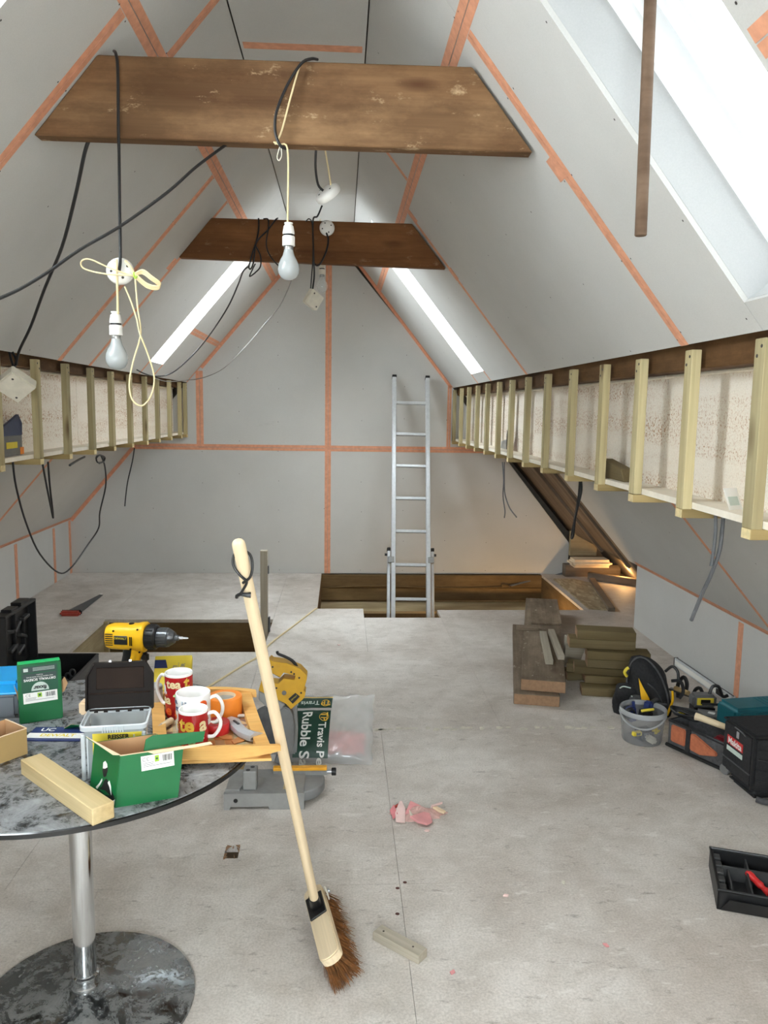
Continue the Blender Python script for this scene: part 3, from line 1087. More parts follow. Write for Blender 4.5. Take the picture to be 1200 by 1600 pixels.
# the room underneath, seen only down the stairwell
lower = empty('trim_lower_storey', 'dim room under the stairwell', kind='structure')
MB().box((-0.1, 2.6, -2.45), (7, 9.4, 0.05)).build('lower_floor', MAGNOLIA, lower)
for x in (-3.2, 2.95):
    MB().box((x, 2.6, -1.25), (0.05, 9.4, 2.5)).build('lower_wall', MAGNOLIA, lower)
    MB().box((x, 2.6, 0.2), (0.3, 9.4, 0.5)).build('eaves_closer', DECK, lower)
lamp_point('stairwell_lamp', (1.50, 5.98, -0.42), 7.0, (1.0, 0.60, 0.22), 0.04)
lamp_point('eaves_lamp', (2.42, 6.45, 0.12), 1.3, (1.0, 0.55, 0.20), 0.03)

# ---------------------------------------------------------------- collar beams
def beam(name, label, bl, tl, br, tr, th, mat):
    """bl.. are (x, y, z) of the near face; grain along X"""
    o = V(bl)
    ex = (V(br) - V(bl)).normalized()
    R = ex.to_track_quat('X', 'Z').to_matrix().to_4x4()
    M = Mx.Translation(o) @ R
    inv = M.inverted()
    nrm = R @ V((0, 1, 0))
    near = [inv @ V(q) for q in (bl, br, tr, tl)]
    for q in near:
        q.y = 0
    m = MB().slab(near, (0, th, 0)).bevel(0.003)
    ob = m.build(name, mat, None, label=label, cat='beam')
    ob.matrix_world = M
    return ob


beam('collar_beam', 'large pale brown timber beam across the near roof slopes', (-0.853, 2.335, 2.185), (-0.672, 2.335, 2.397), (0.528, 2.285, 2.167), (0.352, 2.285, 2.388), 0.05, BEAM)
beam('collar_beam', 'darker brown timber beam across the roof, further from the viewer', (-0.838, 4.215, 2.205), (-0.668, 4.215, 2.403), (0.530, 4.155, 2.172), (0.352, 4.155, 2.391), 0.05, BEAMDK)

# ---------------------------------------------------------------- stud frames along both purlins
def stud_frame(side, label, xf, ys, ztop, zbot, x_noggin):
    """xf = room-side face of the studs; side -1 left, +1 right"""
    t = empty('stud_frame', label, 'stud frame', (xf, 0, zbot), group='stud frames along the eaves')
    H = ztop - zbot
    ST, SW = 0.027, 0.046
    y0, y1 = YF, YB
    for i, y in enumerate(ys):
        j = rng.uniform(-.004, .004)
        sm = MB().box((0, 0, 0), (H - 0.026 - rng.uniform(0, .012), SW, ST)).bevel(0.0015)
        o = sm.build('stud', STUD, t, (side * ST / 2, y - SW / 2 + j, 0.026 + (H - 0.026) / 2 - 0.004), (0, pi / 2, 0))
        L = abs(x_noggin - xf) - 0.002
        MB().box((0, 0, 0), (L, SW - 0.004, 0.026)).bevel(0.0015).build('noggin', NOGGIN, t, (side * L / 2, y - SW / 2 + j, 0.0125))
        ee = MB().box((-side * 0.0006, y - SW / 2 + j, 0.0125), (0.0012, SW - 0.006, 0.024))
        ee.build('noggin_end', ENDGRAIN, t)
        for k in (-0.008, 0.010):
            sc_ = MB()
            n = V((-side, 0, 0))
            q = V((0, y - SW / 2 + j + k, H - 0.035 - k * 1.2))
            sc_.lathe([(0.0, 0.0012), (0.004, 0.0010), (0.0045, 0)], 8, Mx.Translation(q) @ n.to_track_quat('Z', 'Y').to_matrix().to_4x4())
            sc_.build('screw_head', SCREW, t)
    xb = side * 0.123
    # insulation in lengths with a bright top edge, ledge, and the purlin above
    cuts = [y0, 1.2, 2.6, 4.4, 5.9, y1]
    for a, b in zip(cuts, cuts[1:]):
        MB().box((0, 0, 0), (0.03, b - a - 0.004, 0.385)).build('insulation_board', FOAM, t, (xb + side * 0.016, (a + b) / 2, 0.225))
        MB().box((0, 0, 0), (0.012, b - a - 0.01, 0.012)).bevel(0.003).build('foam_bead', FOAMEDGE, t, (xb - side * 0.004, (a + b) / 2, 0.413))
    # ledge pieces sit between the studs
    edges = [y0] + sorted(ys)
    led = MB().box((0, 0, 0), (y1 - y0, 0.094, 0.018))
    led.build('ledge', FOAMEDGE, t, (side * (ST + 0.048), (y0 + y1) / 2, 0.036), (0, 0, pi / 2))
    MB().box((0, 0, 0), (y1 - y0, 0.07, H - 0.405 + 0.03)).bevel(0.003).build('purlin', PURLIN, t, (side * (ST + 0.036 + 0.012), (y0 + y1) / 2, 0.418 + (H - 0.405 + 0.03) / 2), (0, 0, pi / 2))
    return t


ysR = [0.30, 0.69, 1.07, 1.447, 1.822, 2.198, 2.575, 2.937, 3.333, 3.750, 4.146, 4.534, 4.907, 5.297, 5.684, 6.068, 6.452, 6.85]
ysL = [0.72, 1.10, 1.49, 1.88, 2.30, 2.71, 3.150, 3.557, 3.93, 4.316, 4.688, 5.085, 5.467, 5.83, 6.232, 6.617, 6.85]
stud_frame(1, 'pale timber stud frame on the right eaves with cream insulation behind it', 0.962, ysR, 1.632, 1.157, LR.p(0, LR.vz(1.16)).x)
stud_frame(-1, 'pale timber stud frame on the left eaves with cream insulation behind it', -1.312, ysL, 1.650, 1.187, LL.p(0, LL.vz(1.20)).x)

# ---------------------------------------------------------------- open eaves at the far right
eaves = empty('trim_open_eaves', 'bare rafters and boards where the right eaves is left open', kind='structure')
for y, wd, w0, d in ((5.31, 0.05, 0.0, 0.12), (5.40, 0.12, 0.016, 0.02), (5.485, 0.045, -0.004, 0.12), (5.80, 0.56, 0.024, 0.02), (6.61, 1.05, 0.030, 0.02), (6.10, 0.045, 0.0, 0.03)):
    # boards running up the slope: local X follows the slope
    L = LR.vz(1.175) + 0.12
    c = LR.p(y, LR.vz(1.175) / 2 - 0.06, w0 + d / 2)
    X = V((LR.ux, 0, LR.uz))
    Z = V((LR.nx, 0, LR.nz))
    Y = Z.cross(X)
    o = MB().box((0, 0, 0), (L, wd, d)).bevel(0.003).build('rafter' if d > 0.05 else 'sarking_board', SPAR, eaves)
    o.matrix_local = Mx(((X.x, Y.x, Z.x, c.x), (X.y, Y.y, Z.y, c.y), (X.z, Y.z, Z.z, c.z), (0, 0, 0, 1)))
# wall plate, block of mineral wool, strand-board end and noggins beyond the gable board
MB().box((0, 0, 0), (0.5, 0.10, 0.12)).bevel(0.004).build('wall_plate', SPAR, eaves, (2.24, 6.80, 0.045))
rbox((0.36, 0.20, 0.07), 0.028, 3).build('insulation_roll', plain('pale_wool', srgb(226, 206, 176), 0.9, var=0.08, scale=18), eaves, (2.18, 6.68, 0.145))
MB().box((0, 0, 0), (0.24, 0.05, 0.22)).bevel(0.002).build('end_block', PLY, eaves, (2.16, 6.82, 0.29))
MB().slab([(1.84, 5.60, 0.001), (1.965, 5.56, 0.001), (2.14, 6.44, 0.001), (2.03, 6.62, 0.001), (1.85, 6.62, 0.001)], (0, 0, 0.010)).build('strand_board', OSB, eaves)
MB().box((0, 0, 0), (1.05, 0.05, 0.03)).bevel(0.002).build('batten', SPAR, eaves, (2.08, 6.05, 0.016), (0, 0, rad(80)))
MB().box((0, 0, 0), (0.45, 0.045, 0.06)).bevel(0.002).build('batten', SPAR, eaves, (2.34, 6.5, 0.035), (0, 0, rad(-40)))


# ---------------------------------------------------------------- newel post
t = empty('newel_post', 'short grey timber post standing at the edge of the left floor opening', 'post', (-0.487, 4.985, 0))
MB().box((0, 0, 0), (0.70, 0.05, 0.045)).bevel(0.002).build('post', GREYWOOD, t, (0, 0, 0.195), (0, pi / 2, 0))
MB().box((0.0282, 0, 0.42), (0.006, 0.03, 0.05)).build('hinge_plate', DKSTEEL, t)
MB().box((0.031, 0.0, 0.06), (0.012, 0.03, 0.10)).bevel(0.003).build('bracket', DKSTEEL, t)

# ---------------------------------------------------------------- ladder
LT = V((0.590, 6.800, 1.715))
LB = V((0.553, 5.80, -0.96))
ld = (LT - LB).normalized()
lad = empty('extension_ladder', 'grey aluminium two-section ladder rising out of the stairwell against the gable', 'ladder', LB)
LL_ = (LT - LB).length
X = V((1, 0, 0.0))
Yn = ld.cross(X).normalized()
X = Yn.cross(ld)
lad.matrix_world = Mx(((X.x, Yn.x, ld.x, LB.x), (X.y, Yn.y, ld.y, LB.y), (X.z, Yn.z, ld.z, LB.z), (0, 0, 0, 1)))
for s_ in (-1, 1):
    r = MB().box((s_ * 0.142, 0, LL_ / 2), (0.034, 0.062, LL_)).bevel(0.003).build('rail', ALU, lad)
    MB().box((s_ * 0.142, 0, LL_ + 0.006), (0.038, 0.066, 0.024)).bevel(0.004).build('rail_cap', BLACK, r)
    r = MB().box((s_ * 0.178, -0.035 if False else 0.03, 0.68), (0.024, 0.055, 1.36)).bevel(0.003).build('lower_rail', ALU, lad)
    MB().box((s_ * 0.178, 0.03, 1.37), (0.028, 0.06, 0.03)).bevel(0.004).build('rail_cap', BLACK, r)
    MB().box((s_ * 0.162, 0.0, 1.28), (0.050, 0.07, 0.05)).bevel(0.003).build('guide_bracket', CASTGREY, lad)
    MB().cyl((s_ * 0.178, 0.03, 1.33), (s_ * 0.21, 0.03, 1.33), 0.011, 8).build('guide_roller', BLACK, lad)
RUNG = 0.2775
z = LL_ - (LT - V((0.566, 6.724, 1.503))).length
while z > 0.05:
    MB().box((0, 0, z), (0.262, 0.030, 0.026)).bevel(0.004).build('rung', ALU, lad)
    z -= RUNG

# ---------------------------------------------------------------- skylight pole at upper right
MB().cyl((0.5935, 1.60, 1.800), (0.585, 1.60, 2.405), 0.0118, 16).bevel(0.0015).build('window_pole', DOWEL, None, label='brown wooden pole hanging down from the nearest roof window on the right', cat='pole', recenter=True)

# ---------------------------------------------------------------- pendant lamps, roses and hanging cables
def bulb_profile(k):
    return [(0, 0), (0.010 * k, 0.001 * k), (0.021 * k, 0.007 * k), (0.028 * k, 0.018 * k), (0.030 * k, 0.030 * k), (0.0285 * k, 0.042 * k), (0.023 * k, 0.055 * k), (0.0165 * k, 0.067 * k), (0.0135 * k, 0.078 * k), (0.0125 * k, 0.084 * k)]


def lamp_holder(parent, z, k=1.0, mat=None, glass=PEARL):
    """bulb tip at z, everything above it"""
    mat = mat or WHITE
    at0 = Mx.Translation((0, 0, z))
    MB().lathe(bulb_profile(k), 24, at0).build('bulb', glass, parent)
    MB().lathe([(0.0125 * k, 0.082 * k), (0.013 * k, 0.084 * k), (0.013 * k, 0.092 * k), (0.012 * k, 0.094 * k)], 20, at0).build('bulb_cap', BRASS, parent)
    MB().lathe([(0.0155 * k, 0.092 * k), (0.0175 * k, 0.093 * k), (0.0175 * k, 0.117 * k), (0.0165 * k, 0.119 * k)], 20, at0).build('holder_skirt', mat, parent)
    MB().lathe([(0.0145 * k, 0.119 * k), (0.0145 * k, 0.124 * k)], 20, at0).build('holder_ring', BLACK, parent)
    MB().lathe([(0.0165 * k, 0.124 * k), (0.0165 * k, 0.130 * k), (0.0135 * k, 0.146 * k), (0.009 * k, 0.151 * k), (0.012 * k, 0.152 * k), (0.012 * k, 0.155 * k), (0, 0.155 * k)], 20, at0).build('holder_cap', mat, parent)
    return z + 0.153 * k


def rose(parent, M, r=0.036, h=0.022, name='rose_body'):
    b = MB().lathe([(0, 0), (r * 0.96, 0), (r, h * 0.2), (r, h * 0.55), (r * 0.9, h * 0.8), (r * 0.62, h), (0, h)], 28, M).build(name, WHITE, parent)
    for a in (0.5, 2.0, 3.4, 5.1):
        q = M @ Mx.Translation((r * 0.62 * cos(a), r * 0.62 * sin(a), h * 0.97))
        MB().lathe([(0, 0.0012), (0.0035, 0.001), (0.0038, 0)], 8, q).build('screw_hole', SCREW, b)
    return b


# the near lamp: black cable over the beam down to a rose bundled with cream flex
YN = 2.215
t = empty('pendant_lamp', 'pearl bulb on tied-up cream flex under a white rose, nearest hanging lamp on the left', 'lamp', (-0.6118, 2.2150, 1.5454))
ox = V((-0.6118, 2.2150, 1.5454))
rc = V((-0.5958, 2.2150, 1.8065))
rel = lambda p: V(p) - ox
zt = lamp_holder(t, 0.0, 1.0)
Mr = Mx.Translation(rel(rc)) @ Mx.Rotation(rad(80), 4, 'X') @ Mx.Rotation(rad(8), 4, 'Y')
rose(t, Mr @ Mx.Translation((0, 0, -0.008)), 0.036, 0.022)
MB().tube([rel(p) for p in ((-0.5938, 2.1950, 1.8032), (-0.5907, 2.2000, 1.8437), (-0.5958, 2.2250, 1.9640), (-0.6053, 2.2700, 2.1240), (-0.6078, 2.2800, 2.1929), (-0.6093, 2.2950, 2.3451), (-0.6158, 2.3050, 2.3911), (-0.6288, 2.3350, 2.4097))], 0.0042, 8).build('drop_cable', CABLE, t)
yf = 2.195
MB().tube([rel(p) for p in ((-0.5982, 2.1900, 1.8335), (-0.5982, 2.1900, 1.7758), (-0.6026, 2.2050, 1.7112), (-0.6058, 2.2130, 1.6750))], 0.0032, 8).build('flex', CREAM, t)
MB().tube([rel(p) for p in ((-0.5530, 2.1850, 1.7893), (-0.6161, 2.1800, 1.8100), (-0.6682, 2.1900, 1.8318), (-0.6932, 2.2000, 1.8264), (-0.6854, 2.2000, 1.8084), (-0.6263, 2.1850, 1.7941), (-0.5567, 2.1800, 1.7917))], 0.0022, 7).build('flex_loop', CREAM, t)
MB().tube([rel(p) for p in ((-0.5811, 2.2000, 1.7644), (-0.5628, 2.1900, 1.7235), (-0.5476, 2.1850, 1.6765), (-0.5404, 2.1800, 1.6427), (-0.5195, 2.1850, 1.5828), (-0.5067, 2.1900, 1.5255), (-0.5163, 2.1900, 1.4774), (-0.5410, 2.1900, 1.4494), (-0.5662, 2.1900, 1.4646), (-0.5736, 2.1900, 1.5073), (-0.5631, 2.1950, 1.5674), (-0.5465, 2.1950, 1.6186), (-0.5393, 2.1900, 1.6520), (-0.5463, 2.1900, 1.7105), (-0.5497, 2.1850, 1.7893))], 0.0022, 7).build('flex_loop', CREAM, t)
for k in range(4):
    d = k * 2.2
    MB().tube([rel(p) for p in ((-0.5500, 2.1800, 1.7918), (-0.5273, 2.1700, 1.7989), (-0.5049, 2.1650, 1.7839), (-0.4832, 2.1700, 1.7671), (-0.4939, 2.1800, 1.7601), (-0.5218, 2.1850, 1.7669), (-0.5489, 2.1820, 1.7905))], 0.0021, 6).xform(Mx.Translation((0.0015 * k, -0.003 * k, 0.0026 * k - 0.004)) ).build('flex_coil', CREAM, t)
MB().tube([rel(p) for p in ((-0.5737, 2.1850, 1.8282), (-0.5590, 2.1780, 1.8110), (-0.5479, 2.1780, 1.7899))], 0.004, 7).build('flex_coil', CREAM, t)
MB().tube([rel(p) for p in ((-0.5500, 2.1740, 1.7974), (-0.5418, 2.1740, 1.7910), (-0.5471, 2.1740, 1.7827))], 0.0022, 6, closed=True).build('green_tie', LIME, t)

# middle lamp: on cream flex and black cable wound round the near beam
YM = 2.26
t = empty('pendant_lamp', 'pearl bulb on straight cream flex hanging below the middle of the near beam', 'lamp', (-0.1491, 2.2600, 1.8004))
ox = V((-0.1491, 2.2600, 1.8004))
lamp_holder(t, 0.0, 0.99)
MB().tube([rel(p) for p in ((-0.1524, 2.2600, 1.9406), (-0.1509, 2.2650, 2.0363), (-0.1532, 2.2750, 2.1529), (-0.1763, 2.2820, 2.1643), (-0.1909, 2.2900, 2.1731))], 0.0025, 7).build('flex', CREAM, t)
MB().tube([rel(p) for p in ((-0.1877, 2.2930, 2.1675), (-0.1696, 2.2860, 2.2008), (-0.1486, 2.2860, 2.2761), (-0.1245, 2.2900, 2.3606), (-0.1146, 2.3000, 2.3863))], 0.0026, 7).build('flex', CREAM, t)
MB().tube([rel(p) for p in ((-0.0736, 2.3250, 2.4046), (-0.0903, 2.3000, 2.3954), (-0.1175, 2.2880, 2.3764), (-0.1553, 2.2830, 2.3158), (-0.1829, 2.2800, 2.2480), (-0.1864, 2.2780, 2.1976), (-0.1741, 2.2750, 2.1622), (-0.1591, 2.2850, 2.1558), (-0.1591, 2.3100, 2.1687))], 0.0040, 8).build('wound_cable', CABLE, t)
MB().tube([rel(p) for p in ((-0.1745, 2.2800, 2.1571), (-0.1811, 2.2750, 2.1303), (-0.1755, 2.2700, 2.1190), (-0.1689, 2.2750, 2.1341), (-0.1710, 2.2800, 2.1572))], 0.0016, 6).build('flex_tail', OFFWHITE, t)

# white rose dangling edge-on between the beams
t = empty('ceiling_rose', 'white round rose dangling edge-on from a black cable behind the near beam', 'ceiling rose', (-0.0490, 2.6200, 2.1279))
ox = V((-0.0490, 2.6200, 2.1279))
rose(t, Mx.Rotation(rad(24), 4, 'Y') @ Mx.Rotation(rad(-62), 4, 'Y') @ Mx.Rotation(rad(28), 4, 'X') @ Mx.Translation((0, 0, -0.011)), 0.043, 0.026)
MB().tube([rel(p) for p in ((-0.0630, 2.6100, 2.1327), (-0.0790, 2.6000, 2.1489), (-0.0855, 2.5500, 2.1843), (-0.0795, 2.4200, 2.2038), (-0.0751, 2.3400, 2.1858))], 0.004, 8).build('drop_cable', CABLE, t)
MB().tube([rel(p) for p in ((-0.0369, 2.6200, 2.1380), (-0.0446, 2.5800, 2.1789), (-0.0523, 2.4600, 2.1991), (-0.0539, 2.3600, 2.1876))], 0.0024, 7).build('flex', CREAM, t)

# small rose on the far beam
t = empty('ceiling_rose', 'white round rose fixed to the face of the far beam', 'ceiling rose', (-0.0800, 4.1500, 2.3530))
ox = V((-0.0800, 4.1500, 2.3530))
rose(t, Mx.Rotation(rad(90), 4, 'X'), 0.038, 0.022)
MB().tube([rel(p) for p in ((-0.0825, 4.1200, 2.3247), (-0.0725, 4.1100, 2.2887), (-0.0819, 4.1150, 2.2365), (-0.1076, 4.1200, 2.1806), (-0.1272, 4.1300, 2.1662), (-0.1408, 4.1500, 2.1757))], 0.0045, 7).build('drop_cable', CABLE, t)

# far clear bulb behind the far beam
t = empty('pendant_lamp', 'small clear bulb hanging behind the far beam beside the grey junction box', 'lamp', (-0.1090, 4.3300, 2.0624))
ox = V((-0.1090, 4.3300, 2.0624))
lamp_holder(t, 0.0, 1.0, OFFWHITE, CLEARBULB)
MB().tube([(0, 0, 0.152), (0.0, -0.01, 0.25), (-0.01, -0.07, 0.36)], 0.0028, 6).build('flex', CREAM, t)

# junction boxes
def junction_box(label, loc, rot, size, cables=()):
    t = empty('junction_box', label, 'junction box', loc)
    t.matrix_world = Mx.Translation(V(loc)) @ rot
    b = rbox(size, 0.004).build('box_body', OFFWHITE, t)
    rbox((size[0] * 0.96, size[1] * 0.96, 0.006), 0.002).build('box_lid', OFFWHITE, t, (0, 0, -size[2] / 2 - 0.002))
    for q in ((-.3, -.3), (.3, .3)):
        MB().lathe([(0, 0.001), (0.004, 0.001), (0.0045, 0)], 8, at((q[0] * size[0], q[1] * size[1], -size[2] / 2 - 0.006), rx=pi)).build('lid_screw', SCREW, b)
    return t


junction_box('small grey junction box dangling on a black cable below the far beam', (-0.1493, 4.1300, 1.9982), Mx.Rotation(rad(34), 4, 'Z') @ Mx.Rotation(rad(-78), 4, 'X') @ Mx.Rotation(rad(28), 4, 'Z'), (0.080, 0.080, 0.036))
t = junction_box('white junction box hanging from black cables by the left stud frame', (-1.2100, 3.0295, 1.5225), Mx.Rotation(rad(12), 4, 'Z') @ Mx.Rotation(rad(-48), 4, 'X') @ Mx.Rotation(rad(45), 4, 'Z'), (0.105, 0.105, 0.04))


def cable(label, pts, r, mat=CABLE, name='hanging_cable', n=7, **kw):
    m = MB().tube(pts, r, n)
    return m.build(name, mat, None, label=label, cat='cable', recenter=True, **kw)


cable('black cable looped over the far beam down to the small junction box', [(-0.1038, 4.0500, 2.4368), (-0.1277, 4.1200, 2.4039), (-0.1506, 4.1350, 2.3851), (-0.1469, 4.1350, 2.2137), (-0.1435, 4.1400, 2.1202), (-0.1527, 4.1300, 2.0394)], 0.0045)
cable('thin black cable doubled beside it over the far beam', [(-0.1866, 4.1500, 2.3844), (-0.1699, 4.1350, 2.3939), (-0.1535, 4.1280, 2.3618), (-0.1499, 4.1280, 2.2123), (-0.1561, 4.1300, 2.1183), (-0.1624, 4.1300, 2.0360)], 0.003)
cable('tangled black cable wound round the left part of the far beam', [(-0.4282, 4.1900, 2.4027), (-0.4280, 4.1850, 2.3420), (-0.4442, 4.1800, 2.2620), (-0.4544, 4.1800, 2.1829), (-0.4699, 4.2000, 2.1542), (-0.4796, 4.2000, 2.1604), (-0.4706, 4.1800, 2.1888), (-0.4367, 4.1720, 2.2826), (-0.3816, 4.1720, 2.3405), (-0.3429, 4.1750, 2.3922), (-0.3328, 4.2100, 2.4099)], 0.004)
cable('black cable hanging in a bight from the left part of the far beam', [(-0.4033, 4.2000, 2.4025), (-0.3787, 4.1780, 2.3950), (-0.3777, 4.1650, 2.3453), (-0.3872, 4.1600, 2.2752), (-0.3718, 4.1650, 2.2200), (-0.3245, 4.1800, 2.1670), (-0.2976, 4.2600, 2.1686)], 0.0035)
cable('black loop of cable dangling under the left part of the far beam', [(-0.4394, 4.1650, 2.2592), (-0.4171, 4.1650, 2.2126), (-0.4188, 4.1800, 2.1647), (-0.4439, 4.2000, 2.1389), (-0.4767, 4.2000, 2.1158), (-0.4590, 4.1900, 2.1528), (-0.4447, 4.1800, 2.1768)], 0.0035)
cable('black cable sagging from the far beam to the far left stud frame', [(-0.4795, 4.2000, 2.1667), (-0.5151, 4.2500, 2.1488), (-0.5613, 4.4000, 2.1026), (-0.6453, 4.6000, 2.0079), (-0.7885, 4.9000, 1.8914), (-0.9484, 5.2000, 1.7835), (-1.1367, 5.4500, 1.6740), (-1.2368, 5.4200, 1.6456), (-1.2754, 5.2500, 1.6545), (-1.2859, 5.1000, 1.6717)], 0.0042)
cable('thin pale cable drooping from the far beam to the left corner of the gable', [(-0.2299, 4.3000, 2.2031), (-0.2765, 4.4000, 2.1258), (-0.3618, 4.7000, 2.0336), (-0.4810, 5.1000, 1.9753), (-0.6610, 5.6000, 1.8724), (-0.8894, 6.1000, 1.7406), (-1.0950, 6.4000, 1.6771), (-1.2642, 6.6000, 1.6613), (-1.2903, 6.0000, 1.6303), (-1.2999, 5.6000, 1.6430)], 0.0034, PALECABLE)
cable('black cable drawn across from the near beam to the left edge of the view', [(-0.3225, 2.3600, 2.1878), (-0.3430, 2.3400, 2.1672), (-0.4042, 2.2800, 2.0967), (-0.4671, 2.2200, 2.0156), (-0.5745, 2.1600, 1.9140), (-0.6638, 2.1000, 1.8390), (-0.7240, 2.0400, 1.7726), (-0.7718, 1.9800, 1.7214), (-0.8118, 1.9300, 1.6871)], 0.0042)
cable('black cable dropping from the near beam to the white junction box', [(-0.7212, 2.4000, 2.2017), (-0.7431, 2.4200, 2.1655), (-0.8043, 2.5200, 2.0749), (-0.9103, 2.7000, 1.9588), (-1.0424, 2.9000, 1.8539), (-1.1644, 3.0800, 1.7378), (-1.2538, 3.1900, 1.6545), (-1.2882, 3.2400, 1.6027)], 0.0055)
cable('short black loop of cable above the white junction box', [(-1.3250, 3.2703, 1.6640), (-1.3100, 3.2477, 1.6277), (-1.2900, 3.2247, 1.5919), (-1.2950, 3.2593, 1.6237), (-1.3150, 3.2697, 1.6591)], 0.005)
cable('long black cable looping low under the left stud frame', [(-1.3700, 3.3676, 1.2078), (-1.4000, 3.4628, 1.0961), (-1.4600, 3.7007, 0.9080), (-1.5200, 4.0113, 0.6993), (-1.5600, 4.3804, 0.5225), (-1.5600, 4.5888, 0.5127), (-1.5200, 4.7758, 0.6165), (-1.4800, 4.8540, 0.7026), (-1.4500, 4.7906, 0.8100), (-1.4100, 4.7868, 0.9657), (-1.3800, 4.6842, 1.0890), (-1.3600, 4.5505, 1.1646)], 0.0045)
cable('doubled black cable end hanging under the second left stud', [(-1.3600, 3.6652, 1.1879), (-1.3800, 3.7557, 1.0825), (-1.4100, 3.8902, 0.9442), (-1.4200, 3.9386, 0.8933), (-1.4100, 3.9071, 0.9421), (-1.3800, 3.8026, 1.0629), (-1.3600, 3.7358, 1.1831)], 0.0048)
cable('stub of black cable poking out under the left stud frame', [(-1.4000, 4.3847, 1.1669), (-1.3600, 4.1558, 1.1648), (-1.3200, 3.9094, 1.1563)], 0.006)
cable('thin black cable end hanging under the middle left studs', [(-1.3600, 5.2764, 1.1721), (-1.3700, 5.2584, 1.0888), (-1.3900, 5.2118, 0.9661), (-1.4000, 5.1946, 0.8837), (-1.4000, 5.1553, 0.8002)], 0.0042)
cable('coil of black cable under the left stud frame', [(-1.3400, 4.3899, 1.1603), (-1.3300, 4.4272, 1.1757), (-1.3400, 4.5541, 1.1537), (-1.3500, 4.5370, 1.1292), (-1.3400, 4.4104, 1.1379), (-1.3600, 4.4680, 1.1659), (-1.3500, 4.5408, 1.1652), (-1.3600, 4.6079, 1.1317), (-1.3500, 4.4772, 1.1261)], 0.0045)
cable('thick grey cable pair hanging under the right stud frame, long strand', [(1.0600, 2.1108, 1.1666), (1.0700, 2.1323, 1.1238), (1.0700, 2.1392, 1.0678), (1.0700, 2.1752, 0.9957), (1.0700, 2.2288, 0.9167), (1.0700, 2.2843, 0.8255)], 0.0058, GREYCABLE)
cable('short grey cable strand hanging in front of the long one at right', [(1.0450, 2.1252, 1.1682), (1.0500, 2.1291, 1.1242), (1.0550, 2.1426, 1.0671), (1.0550, 2.1514, 1.0211)], 0.005, GREYCABLE)
cable('black cable loop hanging under the right stud frame by the bare rafters', [(1.0500, 3.4022, 1.1477), (1.0600, 3.4432, 1.0781), (1.0800, 3.5431, 0.9782), (1.0900, 3.6144, 0.8925), (1.0900, 3.6194, 0.8581), (1.0900, 3.5914, 0.8779), (1.0800, 3.5417, 0.9695), (1.0600, 3.4081, 1.0962), (1.0500, 3.3837, 1.1494)], 0.005)
cable('thin grey cable pair hanging near the ladder, straighter strand', [(1.0600, 5.1301, 1.1159), (1.0700, 5.1176, 0.9988), (1.0800, 5.1683, 0.8873), (1.0900, 5.1382, 0.7923), (1.0900, 5.1508, 0.7433)], 0.0042, GREYCABLE)
cable('thin grey cable pair hanging near the ladder, bent strand', [(1.0600, 5.0691, 1.1200), (1.0700, 5.0974, 1.0006), (1.0800, 5.1093, 0.9066), (1.0900, 5.0037, 0.8306), (1.0900, 4.7912, 0.7972)], 0.0042, GREYCABLE)
cable('thin cream cable lying across the floor past the newel post', [(-0.166, 5.66, -0.02), (-0.172, 5.60, 0.006), (-0.21, 5.48, 0.006), (-0.30, 5.17, 0.006), (-0.425, 4.75, 0.006), (-0.47, 4.50, 0.006), (-0.55, 4.31, 0.006), (-0.67, 4.008, 0.006), (-0.80, 3.72, 0.006), (-0.90, 3.45, 0.006)], 0.0055, CREAM, name='floor_cable')
cable('brown cable clipped along the joist in the stairwell trench', [(-0.1, 6.815, -0.115), (0.3, 6.813, -0.10), (0.9, 6.813, -0.118), (1.4, 6.812, -0.11), (1.44, 6.80, -0.085), (1.52, 6.79, -0.10)], 0.006, JOIST, name='clipped_cable')
cable('grey cable rising from the trench to the corner of the gable board', [(1.50, 6.80, -0.10), (1.70, 6.83, -0.055), (1.88, 6.84, -0.02), (2.03, 6.85, 0.02)], 0.009, GREYCABLE, name='clipped_cable')

# ---------------------------------------------------------------- round table
TZ = 0.68
TC = V((-0.61, 1.785, 0))
TR = 0.418
t = empty('round_table', 'round black glass pedestal table covered in plaster dust, on the left', 'table', TC)
TOPM = TABLETOP
MB().lathe([(0, TZ - 0.012), (TR - 0.004, TZ - 0.012), (TR, TZ - 0.008), (TR, TZ - 0.003), (TR - 0.003, TZ), (0, TZ)], 96).build('tabletop', TOPM, t)
MB().lathe([(TR - 0.001, TZ - 0.0125), (TR + 0.0022, TZ - 0.011), (TR + 0.0022, TZ - 0.002), (TR - 0.001, TZ - 0.0005)], 96).build('edge_band', plain('gloss_black_edge', srgb(14, 15, 17), 0.15, var=.05), t)
MB().lathe([(0, TZ - 0.02), (0.11, TZ - 0.02), (0.11, TZ - 0.0122), (0, TZ - 0.0122)], 32).build('top_flange', STEEL, t)
MB().lathe([(0.026, 0.055), (0.026, TZ - 0.02)], 40).build('pole', CHROME, t)
MB().lathe([(0.0258, 0.085), (0.031, 0.083), (0.0325, 0.074), (0.031, 0.066), (0.0335, 0.06), (0.0345, 0.052), (0.033, 0.046)], 40).build('collar', CHROME, t)
MB().lathe([(0.255, 0.0), (0.258, 0.004), (0.256, 0.009), (0.20, 0.016), (0.12, 0.024), (0.075, 0.033), (0.05, 0.042), (0.034, 0.05), (0.0, 0.05)], 96).build('base', TABLEBASE, t)


